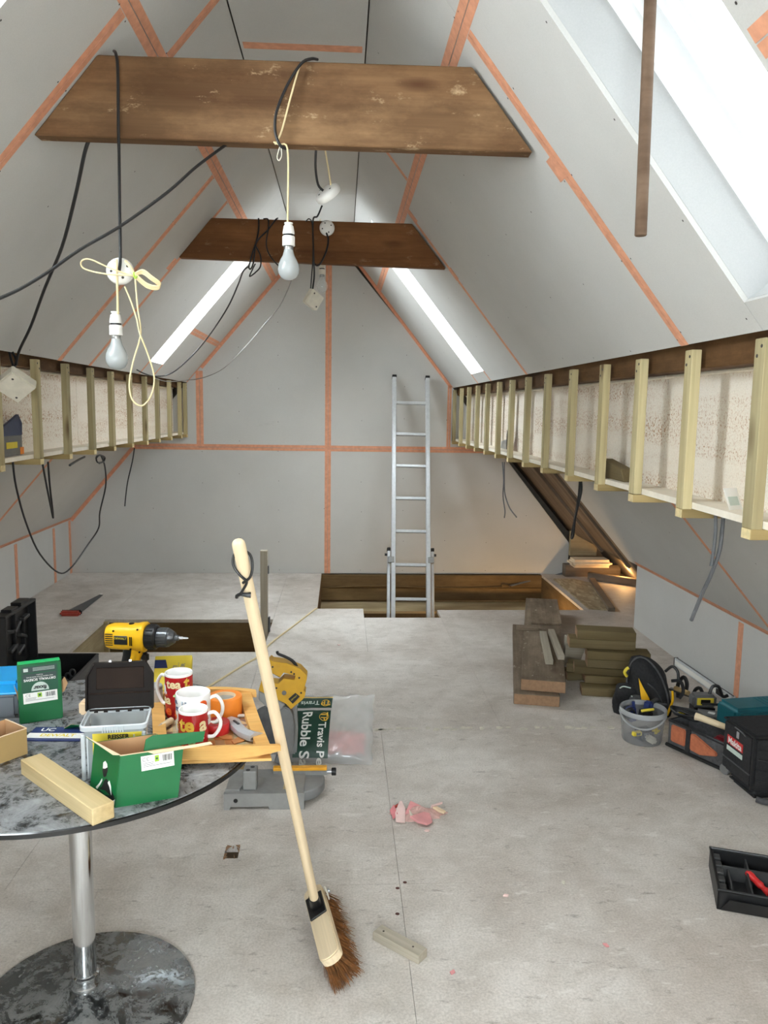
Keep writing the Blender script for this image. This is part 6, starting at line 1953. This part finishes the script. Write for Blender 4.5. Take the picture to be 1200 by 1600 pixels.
# ---------------------------------------------------------------- bucket
t = empty('bucket', 'cloudy clear plastic bucket full of tools on the floor in front of the backpack', 'bucket', (1.352, 3.295, 0))
r0_, r1_, hb_ = 0.083, 0.098, 0.150
MB().lathe([(0, 0.002), (r0_, 0.002), (r0_ + 0.003, 0.01), (r1_ - 0.002, hb_ - 0.02)], 36).build('bucket_wall', BUCKETP, t)
MB().lathe([(r1_ - 0.003, hb_ - 0.024), (r1_ + 0.004, hb_ - 0.022), (r1_ + 0.004, hb_ - 0.004), (r1_ + 0.001, hb_), (r1_ - 0.004, hb_ - 0.002), (r1_ - 0.005, hb_ - 0.02)], 36).build('bucket_rim', BUCKETRIM, t)
pts = [V((r1_ * 1.04 * cos(a), r1_ * 1.04 * sin(a), hb_ - 0.018 - 0.045 * sin((a - rad(170)) / rad(150) * pi) ** 1)) for a in [rad(170 + 15 * k) for k in range(11)]]
MB().tube(pts, 0.004, 8, 2).build('bail_handle', BUCKETRIM, t)
# tools in it, each a thing of its own
tb = empty('tape_measure', 'yellow and black tape measure lying on top in the bucket', 'tape measure', (1.352, 3.272, 0.108), (rad(10), 0, rad(14)))
rbox((0.062, 0.036, 0.046), 0.009, 2, (0, 0, 0.023)).build('case', BLACK, tb)
MB().tube([(-0.03, -0.006, 0.044), (-0.018, -0.012, 0.050), (0.014, -0.012, 0.050), (0.030, -0.006, 0.046)], 0.006, 8).build('yellow_trim', YELLOWB, tb)
tb = empty('blue_clamp', 'blue moulded clamp leaning in the bucket on the right of the tape measure', 'clamp', (1.378, 3.318, 0.085), (0, rad(10), rad(30)))
rbox((0.03, 0.04, 0.085), 0.008, 2, (0, 0, 0.042)).build('jaw', NAVY, tb)
MB().cyl((0.0, 0.0, 0.07), (0.05, 0.0, 0.09), 0.010, 10).build('bar', DKSTEEL, tb)
tb = empty('blue_clamp', 'blue moulded clamp standing in the bucket on the left of the tape measure', 'clamp', (1.315, 3.315, 0.080), (0, rad(-14), rad(10)))
rbox((0.042, 0.034, 0.070), 0.008, 2, (0, 0, 0.035)).build('jaw', NAVY, tb)
MB().cyl((0.016, 0, 0.06), (0.02, 0, 0.088), 0.007, 8).build('pin', NAVY, tb)
m = MB()
for k in range(3):
    m.tube([(0.024 * cos(a), 0.006 * k - .006, 0.024 * sin(a)) for a in [2 * pi * q_ / 10 for q_ in range(10)]], 0.004, 6, 2, closed=True)
m.build('cable_coil', CABLE, None, (1.288, 3.292, 0.125), (rad(20), 0, rad(20)), label='small coil of black cable at the left in the bucket', cat='cable')
tb = empty('tape_measure', 'yellow tape measure seen through the wall low in the bucket', 'tape measure', (1.305, 3.235, 0.045), (0, 0, rad(12)))
rbox((0.042, 0.02, 0.020), 0.003, 1, (0, 0, 0.01)).build('case', YELLOWB, tb)
MB().box((0.002, -0.0105, 0.01), (0.02, 0.001, 0.010)).build('case_label', BLACK, tb)
rbox((0.075, 0.06, 0.05), 0.01, 2, (0, 0, 0.025)).build('tool_pouch', GREYFAB, None, (1.36, 3.29, 0.006), (0, 0, rad(20)), label='dark grey pouch at the bottom of the bucket', cat='pouch')
rbox((0.05, 0.03, 0.03), 0.008, 2, (0, 0, 0.015)).build('paint_scraper', OFFWHITE, None, (1.365, 3.240, 0.012), (0, rad(30), 0), label='pale scraper seen through the front of the bucket', cat='scraper')
rbox((0.035, 0.03, 0.03), 0.012, 2, (0, 0, 0.015)).build('yellow_bobbin', YELLOWB, None, (1.402, 3.262, 0.040), (0, 0, 0), label='yellow round bobbin seen through the right of the bucket', cat='bobbin')

# ---------------------------------------------------------------- backpack
t = empty('backpack', 'black and yellow tool backpack slumped behind the bucket', 'backpack', (1.515, 3.60, 0), (0, 0, rad(-24)))
def blob(rx, ry, h, lean=0.0, k=2.6, bump=0.006, seed=0.0):
    def fn(u, v):
        a = 2 * pi * u
        z = h * v
        prof = (1 - max(0, (v - 0.45) / 0.55) ** k) ** (1 / k) if v < 1 else 0.02
        prof *= 0.92 + 0.08 * min(1, v * 6)
        cx, cy = math.copysign(abs(cos(a)) ** .75, cos(a)), math.copysign(abs(sin(a)) ** .75, sin(a))
        w = 1 + bump / rx * (sin(3 * a + seed) * sin(9 * v + seed) + .6 * sin(7 * a + 5 * v + seed))
        return V((rx * cx * prof * w + lean * v * v, ry * cy * prof * w, z))
    return fn
MB().grid(blob(0.092, 0.075, 0.285, -0.065, 2.2, .006, 1), 30, 18, wrap=True).build('main_bag', BLACKFAB, t)
MB().grid(blob(0.060, 0.045, 0.15, 0.0, 2.5, .006, 2.2), 24, 12, wrap=True).xform(at((-0.115, -0.035, 0))).build('side_pocket', BLACKFAB, t)
MB().grid(blob(0.045, 0.03, 0.11, 0.0, 2.5, .006, 4), 24, 12, wrap=True).xform(at((-0.065, -0.075, 0.0))).build('front_pocket', GREYFAB, t)
MB().slab([(-0.062, -0.082, 0.195), (-0.042, -0.088, 0.160), (-0.008, -0.092, 0.105), (0.004, -0.092, 0.050), (-0.030, -0.096, 0.050), (-0.046, -0.092, 0.105)], (0, -0.004, 0.003)).build('yellow_panel', YELLOW, t)
MB().tube([(-0.118, -0.045, 0.185), (-0.128, -0.055, 0.205), (-0.122, -0.055, 0.222), (-0.112, -0.05, 0.230)], 0.0075, 8).build('yellow_strap', YELLOWB, t)
MB().tube([(0.055, -0.02, 0.225), (0.085, -0.025, 0.255), (0.110, -0.03, 0.235), (0.115, -0.035, 0.200)], 0.007, 8).build('carry_handle', BLACK, t)
MB().tube([(0.085, -0.045, 0.19), (0.125, -0.05, 0.195), (0.140, -0.055, 0.150), (0.125, -0.06, 0.115)], 0.008, 8).build('shoulder_strap', BLACKFAB, t)
MB().tube([(0.075, -0.075, 0.03), (0.095, -0.075, 0.10), (0.092, -0.070, 0.15)], 0.006, 6).build('yellow_piping', YELLOW, t)
MB().tube([(-0.09, -0.085, 0.105), (-0.07, -0.092, 0.085), (-0.055, -0.092, 0.080)], 0.003, 6).build('zip_pull', PALEINK, t)
MB().tube([(-0.118, -0.02, 0.12), (-0.115, -0.035, 0.20), (-0.095, -0.035, 0.262), (-0.062, -0.03, 0.284), (-0.020, -0.035, 0.270), (0.030, -0.045, 0.215), (0.068, -0.055, 0.13), (0.082, -0.06, 0.05)], 0.0045, 7).build('arch_piping', GREYFAB, t)
MB().tube([(-0.020, -0.083, 0.175), (0.015, -0.088, 0.150), (0.045, -0.084, 0.105), (0.058, -0.078, 0.055)], 0.0035, 6).build('zip', DKSTEEL, t)
rbox((0.085, 0.03, 0.085), 0.012, 2, (0.035, -0.075, 0.055)).build('front_pouch', BLACKFAB, t)
MB().box((0.035, -0.091, 0.088), (0.078, 0.003, 0.008)).build('pouch_trim', GREYFAB, t)
MB().tube([(-0.15, -0.055, 0.12), (-0.13, -0.075, 0.142), (-0.095, -0.078, 0.140)], 0.003, 6).build('pale_piping', PALEINK, t)

# ---------------------------------------------------------------- open tote with orange pockets
t = empty('tool_tote', 'open black tool tote with orange pockets, between the bucket and the black bag', 'bag', (1.572, 3.122, 0), (0, 0, rad(-62)))
tl, tw_, th_ = 0.30, 0.13, 0.120
m = MB()
m.box((0, -tw_ / 2, th_ / 2), (tl, 0.010, th_)).box((0, tw_ / 2, th_ / 2), (tl, 0.010, th_)).box((-tl / 2, 0, th_ / 2), (0.010, tw_, th_)).box((tl / 2, 0, th_ / 2), (0.010, tw_, th_)).box((0, 0, 0.006), (tl, tw_, 0.012))
m.bevel(0.003)
m.build('tote_wall', GREYFAB, t)
MB().box((-0.095, -tw_ / 2 - 0.008, 0.072), (0.075, 0.012, 0.075)).bevel(0.005, 2).build('orange_pocket', ORANGEFAB, t)
MB().slab([(-0.03, -tw_ / 2 - 0.006, 0.035), (0.02, -tw_ / 2 - 0.006, 0.030), (0.10, -tw_ / 2 - 0.006, 0.055), (0.10, -tw_ / 2 - 0.006, 0.070), (-0.01, -tw_ / 2 - 0.006, 0.110), (-0.03, -tw_ / 2 - 0.006, 0.105)], (0, -0.012, 0)).bevel(0.004, 2).build('orange_pocket', ORANGEFAB, t)
MB().box((-0.045, -tw_ / 2 - 0.007, 0.065), (0.022, 0.014, 0.11)).bevel(.003).build('webbing', BLACKFAB, t)
MB().tube([(-tl / 2, -tw_ / 2, th_), (tl / 2, -tw_ / 2, th_ - .01), (tl / 2, tw_ / 2, th_), (-tl / 2, tw_ / 2, th_)], 0.007, 8, 0, closed=True).build('rim_binding', BLACKFAB, t)
MB().tube([(-tl / 2 - .004, -tw_ / 2 - .008, 0.012), (tl / 2, -tw_ / 2 - .010, 0.010)], 0.008, 8).build('base_piping', BLACK, t)
MB().cyl((0.145, -tw_ / 2 - 0.028, 0.022), (0.145, -tw_ / 2 - 0.002, 0.022), 0.022, 18).bevel(.004).build('wheel', GREYPL, t)
# things in and on the tote
t = empty('mallet', 'pale wooden mallet handle poking out of the orange tote', 'mallet', (1.580, 3.105, 0.156), (0, rad(6), rad(-44)))
MB().tube([(-0.075, 0, 0), (-0.05, 0, 0.001), (0.04, 0, 0.0), (0.075, 0.004, -0.002)], lambda u: 0.017 - 0.006 * u, 12).build('wooden_handle', HANDLE, t)
rbox((0.05, 0.035, 0.03), 0.010, 2, (0.085, 0.0, -0.006)).build('mallet_head', OFFWHITE, t)
m = MB()
for k in range(5):
    m.tube([((0.062 + .004 * k) * cos(a), (0.030 + .003 * k) * sin(a), 0.004 * k + 0.003 * sin(3 * a + k)) for a in [2 * pi * q_ / 14 for q_ in range(14)]], 0.0045, 6, 2, closed=True)
m.build('cable_coil', CABLE, None, (1.520, 3.225, 0.138), (0, 0, rad(-58)), label='flat coil of black cable lying on the orange tote', cat='cable')
rbox((0.09, 0.05, 0.03), 0.012, 2, (0, 0, 0.015)).build('red_tool', plain('dark_red_plastic', srgb(120, 30, 38), 0.4), None, (1.605, 3.045, 0.085), (0, 0, rad(-62)), label='dark red tool handle in the orange tote beside the mallet', cat='tool')
rbox((0.075, 0.04, 0.075), 0.012, 2, (0, 0, 0.0375)).build('yellow_case', plain('mustard_plastic', srgb(190, 172, 40), 0.4), None, (1.575, 3.325, 0.050), (rad(-14), 0, rad(-6)), label='mustard yellow plastic case standing behind the orange tote', cat='case')
rbox((0.13, 0.10, 0.09), 0.012, 2, (0, 0, 0.045)).build('grey_case', GREYPL, None, (1.70, 3.375, 0.0), (0, 0, rad(-24)), label='dark grey case between the yellow case and the teal box', cat='case')
t = empty('power_tool_battery', 'black and yellow battery tool lying behind the grey case', 'tool', (1.755, 3.57, 0.048), (0, 0, rad(-4)))
rbox((0.115, 0.07, 0.062), 0.012, 2, (0, 0, 0.031)).build('tool_body', GREYPL, t)
MB().box((0, -0.036, 0.034), (0.080, 0.004, 0.036)).bevel(.002).build('yellow_plate', YELLOWB, t)
MB().box((0, -0.0385, 0.034), (0.045, 0.003, 0.022)).bevel(.001).build('black_plate', BLACK, t)
MB().tube([(0.03, 0.0, 0.055), (0.045, 0.005, 0.095), (0.075, 0.005, 0.095), (0.095, 0.0, 0.050), (0.12, 0, 0.055)], 0.008, 8).build('handle_loop', BLACK, t)
MB().box((0.0, 0, -0.021), (0.10, 0.065, 0.042)).build('battery_base', BLACK, t)
t = empty('bar_clamp', 'black and wood bar clamp lying against the silver level', 'clamp', (1.775, 3.76, 0.0), (0, 0, rad(-58)))
MB().box((0, 0, 0.03), (0.22, 0.022, 0.012)).build('bar', DKSTEEL, t)
MB().tube([(-0.06, 0, 0.0), (-0.065, 0, 0.07), (-0.035, 0.0, 0.115), (-0.015, 0, 0.085), (-0.02, 0, 0.03)], 0.010, 8).build('jaw', BLACK, t)
MB().tube([(0.04, 0, 0.0), (0.03, 0, 0.06), (0.06, 0.0, 0.085), (0.085, 0, 0.04)], 0.009, 8).build('jaw', BLACK, t)
MB().cyl((-0.06, -0.03, 0.055), (0.03, -0.05, 0.06), 0.012, 10).build('wooden_grip', PINE, t)
m = MB().tube([(1.70, 3.46, 0.10), (1.74, 3.44, 0.106), (1.80, 3.46, 0.090), (1.86, 3.50, 0.03)], 0.006, 7)
m.build('tool_cable', CABLE, None, label='black tool cable draped over the grey case towards the eaves wall', cat='cable', recenter=True)
rbox((0.030, 0.018, 0.003), 0.001, 1).build('cable_tag', PAPER, None, (1.700, 3.365, 0.0935), (rad(8), 0, rad(-40)), label='small white tag lying on the grey case', cat='tag')
# level
t = empty('spirit_level', 'long silver box-section level lying along the right eaves wall', 'level', (1.962, 4.005, 0.0), (0, 0, rad(-87.5)))
MB().box((0, 0, 0.024), (0.62, 0.024, 0.046)).bevel(0.003).build('level_body', ALU, t)
MB().box((0, -0.0125, 0.024), (0.60, 0.003, 0.026)).build('level_web', WHITE, t)
MB().box((0.0, 0.0, 0.0475), (0.62, 0.006, 0.002)).build('top_line', BLACK, t)
MB().box((-0.312, 0, 0.024), (0.010, 0.026, 0.048)).bevel(0.003).build('end_cap', BLACK, t)
MB().box((0.20, -0.013, 0.024), (0.07, 0.004, 0.028)).build('vial_window', BLACK, t)

# teal case and black bag
t = empty('plastic_case', 'teal plastic tool case standing behind the black boxy bag', 'case', (1.83, 3.225, 0.0), (0, 0, rad(8)))
rbox((0.30, 0.15, 0.20), 0.018, 3, (0, 0, 0.10)).build('case_shell', TEAL, t)
MB().box((0, 0, 0.105), (0.304, 0.154, 0.005)).build('seam', BLACK, t)
m = MB()
for k in range(5):
    m.box((0.02 + 0.022 * k, 0.0, 0.2005), (0.006, 0.10, 0.003))
m.build('lid_ribs', TEAL, t)
MB().tube([(-0.05, -0.075, 0.14), (-0.05, -0.10, 0.15), (0.05, -0.10, 0.15), (0.05, -0.075, 0.14)], 0.009, 8).build('handle', TEAL, t)
t = empty('tool_bag', 'black boxy fabric tool bag with a red and white brand patch, at the right edge', 'bag', (1.545, 2.72, 0.0), (0, 0, rad(4)))
bx_, by_, bz_ = 0.30, 0.21, 0.215
rbox((bx_, by_, bz_), 0.016, 3, (bx_ / 2, by_ / 2, 0.045 + bz_ / 2)).build('bag_body', BLACKFAB, t)
MB().tube([(0.004, 0.004, 0.252), (0.004, by_ - .004, 0.252), (bx_, by_ - .004, 0.252), (bx_, 0.004, 0.252)], 0.004, 7, 0, closed=True).build('lid_piping', BLACK, t)
MB().tube([(0.002, 0.002, 0.05), (0.001, 0.001, 0.15), (0.002, 0.002, 0.25)], 0.004, 7).build('corner_piping', BLACK, t)
MB().tube([(-0.003, 0.01, 0.105), (-0.003, by_ - .01, 0.105)], 0.003, 6).build('pocket_seam', GREYFAB, t)
rbox((bx_ * .95, by_ * .85, 0.044), 0.02, 3, (bx_ / 2 + .01, by_ / 2 - .006, 0.022)).build('base_pocket', BLACKFAB, t)
MB().tube([(0.02, -0.01, 0.018), (0.06, -0.03, 0.014), (0.14, -0.035, 0.03), (0.20, -0.02, 0.06)], 0.012, 8).build('strap', GREYFAB, t)
SD = lambda y, z: Mx.Translation((-0.0012, y, z)) @ Mx.Rotation(-pi / 2, 4, 'Z') @ Mx.Rotation(pi / 2, 4, 'X')
MB().box((-0.0006, 0.118, 0.182), (0.0016, 0.105, 0.034)).build('red_patch', RED, t)
lettering('print', 'Makita', 0.034, PAPER, t, SD(0.118, 0.180) @ Mx.Translation((0, 0, 0.0006)), bold=0.001)
MB().box((-0.0006, 0.118, 0.147), (0.0016, 0.105, 0.018)).build('white_patch', PALEINK, t)
zp = MB().tube([(-0.002, 0.05, 0.240), (-0.004, 0.07, 0.246), (-0.004, 0.12, 0.248)], 0.003, 6).build('zip', DKSTEEL, t)
MB().box((-0.006, 0.095, 0.226), (0.004, 0.014, 0.026)).bevel(.001).build('zip_pull', STEEL, t)
m = MB()
for z in (0.09, 0.13, 0.17, 0.21):
    m.tube([(0.02, -0.001, z), (0.10, -0.005, z - 0.012), (0.2, -0.004, z + 0.006), (0.28, -0.001, z)], 0.005, 6)
m.build('front_creases', BLACKFAB, t)

# ---------------------------------------------------------------- black tool tray at lower right
t = empty('tool_tray', 'black plastic lift-out tool tray with a red screwdriver, at the lower right', 'tray', (1.118, 2.098, 0.0), (0, 0, rad(-20)))
cw, cd, ch = 0.36, 0.235, 0.062
m = MB()
m.slab([(0, 0, 0.0), (0.02, -0.012, 0.0), (cw, -0.012, 0.0), (cw, -0.018, ch), (0.025, -0.018, ch), (-0.004, 0.002, ch)], (0, 0.006, 0)) if False else None
m.box((cw / 2, cd / 2, 0.004), (cw, cd, 0.008))
m.box((0.004, cd / 2, ch / 2), (0.008, cd, ch)).box((cw / 2, 0.004, ch / 2), (cw, 0.008, ch)).box((cw / 2, cd - 0.004, ch / 2), (cw, 0.008, ch)).box((cw - 0.004, cd / 2, ch / 2), (0.008, cd, ch))
m.bevel(0.002)
m.build('tray_shell', BLACK, t)
MB().tube([(0.0, 0.0, ch), (cw, 0.0, ch), (cw, cd, ch), (0.0, cd, ch)], 0.005, 8, 0, closed=True).build('rim', BLACK, t)
GP = plain('dusty_black_plastic', srgb(58, 58, 58), 0.5, var=0.2)
MB().box((cw / 2, cd * .66, ch * .45), (cw, 0.005, ch * .8)).build('divider', GP, t)
for x, y0_, y1_ in ((0.105, 0.66, 1.0), (0.215, 0.66, 1.0), (0.045, 0.0, 0.66), (0.10, 0.0, 0.66), (0.20, 0.0, 0.66), (0.29, 0, .66)):
    MB().box((x, cd * (y0_ + y1_) / 2, ch * .40), (0.005, cd * (y1_ - y0_) - 0.01, ch * .72)).build('divider', GP, t)
m = MB()
for k in range(5):
    m.box((0.016, 0.03 + k * 0.042, ch * .85), (0.022, 0.028, 0.012))
m.bevel(.002).build('latch_blocks', GP, t)
fl = MB().slab([(0.01, -0.002, 0.004), (cw, -0.002, 0.004), (cw, -0.014, 0.044), (0.03, -0.014, 0.044)], (0, -0.004, 0)).build('front_lip', BLACK, t)
MB().box((0.262, -0.016, 0.022), (0.062, 0.008, 0.022), None).build('yellow_label', YELLOW, t)
lettering('print', 'W', 0.014, INK, t, at((0.243, -0.0206, 0.022), rx=pi / 2))
t = empty('screwdriver', 'red-handled screwdriver lying in the black tool tray', 'screwdriver', (1.285, 2.155, 0.030), (0, rad(12), rad(-72)))
MB().tube([(-0.06, 0, 0), (-0.05, 0, 0), (-0.02, 0, 0), (0.0, 0, 0), (0.02, 0, 0), (0.03, 0, 0)], lambda u: (0.009, 0.0115, 0.010, 0.011, 0.008, 0.010, 0.011)[min(6, int(u * 7))], 12).build('handle', RED, t)
MB().cyl((0.03, 0, 0), (0.075, 0, 0), 0.006, 10).build('sleeve', RED, t)

# ---------------------------------------------------------------- open toolbox at left
t = empty('toolbox', 'open black toolbox with its lid standing up, on the floor at far left', 'toolbox', (-1.40, 3.72, 0))
m = MB()
bw2, bd2, bh2 = 0.36, 0.40, 0.20
m.box((0, 0, 0.005), (bw2, bd2, 0.01)).box((-bw2 / 2, 0, bh2 / 2), (0.012, bd2, bh2)).box((bw2 / 2, 0, bh2 / 2), (0.012, bd2, bh2)).box((0, -bd2 / 2, bh2 / 2), (bw2, 0.012, bh2)).box((0, bd2 / 2, bh2 / 2), (bw2, 0.012, bh2))
m.bevel(.004).build('box_shell', BLACK, t)
MB().tube([(-bw2 / 2, -bd2 / 2, bh2), (bw2 / 2, -bd2 / 2, bh2), (bw2 / 2, bd2 / 2, bh2), (-bw2 / 2, bd2 / 2, bh2)], 0.007, 8, 0, closed=True).build('rim', BLACK, t)
ld_ = MB().box((-0.150, 0.0, 0.345), (0.014, 0.36, 0.30)).bevel(0.006, 2).build('lid', BLACK, t)
m = MB()
m.box((-0.135, 0.172, 0.345), (0.06, 0.014, 0.30)).box((-0.135, -0.172, 0.345), (0.06, 0.014, 0.28)).box((-0.135, 0, 0.490), (0.06, 0.36, 0.014)).box((-0.135, 0.06, 0.500), (0.05, 0.10, 0.030)).box((-0.135, -0.06, 0.497), (0.05, 0.08, 0.022))
m.box((-0.140, -0.02, 0.36), (0.03, 0.010, 0.24)).box((-0.140, 0.08, 0.33), (0.03, 0.010, 0.2))
m.bevel(.003).build('lid_ribs', BLACK, ld_)
m = MB()
for y, z, a in ((0.0, 0.40, .5), (0.06, 0.34, -.4), (-0.05, 0.31, .2), (0.10, 0.42, .1), (0.03, 0.28, .3), (-.09, .40, -.2)):
    m.box((0, 0, 0), (0.025, 0.075, 0.016), at((-0.132, y, z), rx=a))
m.bevel(.003).build('lid_clips', GP, ld_)
m = MB()
for k in range(7):
    p = V((0.155 - k * 0.026, -0.10 + 0.01 * k, bh2 + 0.006 - 0.022 * k))
    m.tube([p + V((0.012 * cos(a), 0.004 * (k % 2), 0.018 * sin(a))) for a in [2 * pi * q_ / 8 for q_ in range(8)]], 0.005, 6, 2, closed=True)
m.build('chain', DKSTEEL, None, (-1.40, 3.72, 0), label='dull metal chain hanging inside the right of the open toolbox', cat='chain')

# handsaw on the floor
t = empty('handsaw', 'handsaw with a red handle lying on the floor near the back left', 'saw', (-1.865, 5.43, 0.0), (0, 0, rad(88)))
MB().slab([(0.0, 0.060, 0.012), (0.0, -0.062, 0.012), (0.58, -0.030, 0.004), (0.60, 0.0, 0.004)], (0, 0, 0.002)).build('blade', DARKCAST, t)
rbox((0.05, 0.136, 0.034), 0.012, 2, (-0.010, -0.002, 0.017)).build('handle', REDHANDLE, t)
MB().box((0.010, -0.002, 0.018), (0.018, 0.144, 0.036)).bevel(.008, 2).build('handle_back', BLACK, t)
MB().lathe([(0, 0.004), (0.012, 0.004), (0.012, 0)], 10, at((0.60, -0.01, 0.006))).build('tip_plug', WHITE, t)

# things on the stud-frame ledges
t = empty('blade_pack', 'grey and blue card pack lying behind the first left stud', 'packet', (-1.395, 3.345, 1.233), (0, 0, rad(90)))
rbox((0.26, 0.05, 0.085), 0.002, 1, (0, 0, 0.0425)).build('carton', GREYPL, t)
MB().slab([(-0.12, -0.026, 0.085), (0.13, -0.026, 0.085), (0.15, -0.020, 0.135), (0.125, -0.016, 0.172), (0.03, -0.018, 0.142), (-0.12, -0.024, 0.100)], (0, 0.012, 0)).build('navy_sleeve', plain('dim_navy_card', srgb(52, 62, 92), .5), t)
MB().box((0.02, -0.0262, 0.045), (0.11, 0.001, 0.026)).build('yellow_label', YELLOWB, t)
MB().lathe([(0, 0.001), (0.010, 0.001), (0.010, 0)], 12, at((-0.085, -0.0252, 0.055), rx=pi / 2)).build('pack_hole', BLACK, t)
MB().box((0.12, -0.027, 0.018), (0.03, 0.004, 0.030)).build('orange_tab', ORANGE, t)
t = empty('handsaw', 'small saw with a black and red handle propped behind the right studs', 'saw', (1.045, 4.86, 1.203), (0, 0, rad(90)))
MB().tube([(-0.04, 0, 0.02), (-0.05, 0, 0.07), (-0.02, 0, 0.118), (0.02, 0, 0.125), (0.035, 0, 0.08), (0.03, 0, 0.01)], 0.013, 8).build('handle', BLACK, t)
rbox((0.05, 0.022, 0.035), 0.006, 2, (0.0, 0, 0.020)).build('handle_base', RED, t)
MB().slab([(0.02, 0.0, 0.005), (0.27, 0, 0.005), (0.24, 0, 0.05), (0.03, 0, 0.075)], (0, 0.002, 0)).build('blade', STEEL, t)
MB().slab([(-0.14, 0, 0), (0.14, 0, 0), (0.16, 0, 0.04), (0.10, 0, 0.07), (-0.10, 0, 0.045)], (0, 0.045, 0)).bevel(.003).build('timber_offcut', STACKWOOD, None, (1.055, 2.90, 1.203), (0, 0, rad(91)), label='angled timber offcut lying behind the fourth near stud on the right ledge', cat='timber')
t = empty('price_tag', 'white and blue card tag tucked behind the nearest right stud', 'tag', (1.030, 1.985, 1.203), (rad(-24), 0, rad(24)))
MB().box((0, 0, 0.03), (0.05, 0.001, 0.06)).build('card', PAPER, t)
MB().box((0, -0.0008, 0.024), (0.036, 0.0006, 0.024)).build('blue_print', PALEINK, t)
for i, (x, y) in enumerate(((0.207, 2.257), (0.182, 2.228), (0.173, 2.105))):
    MB().lathe([(0, 0.0008), (0.0045, 0.0008), (0.0065, 0.0003)], 10, at((x, y, 0.0002))).build('plugged_hole', plain('brown_hole', srgb(86, 52, 44), .9) if i == 0 else bpy.data.materials['brown_hole'], floor)
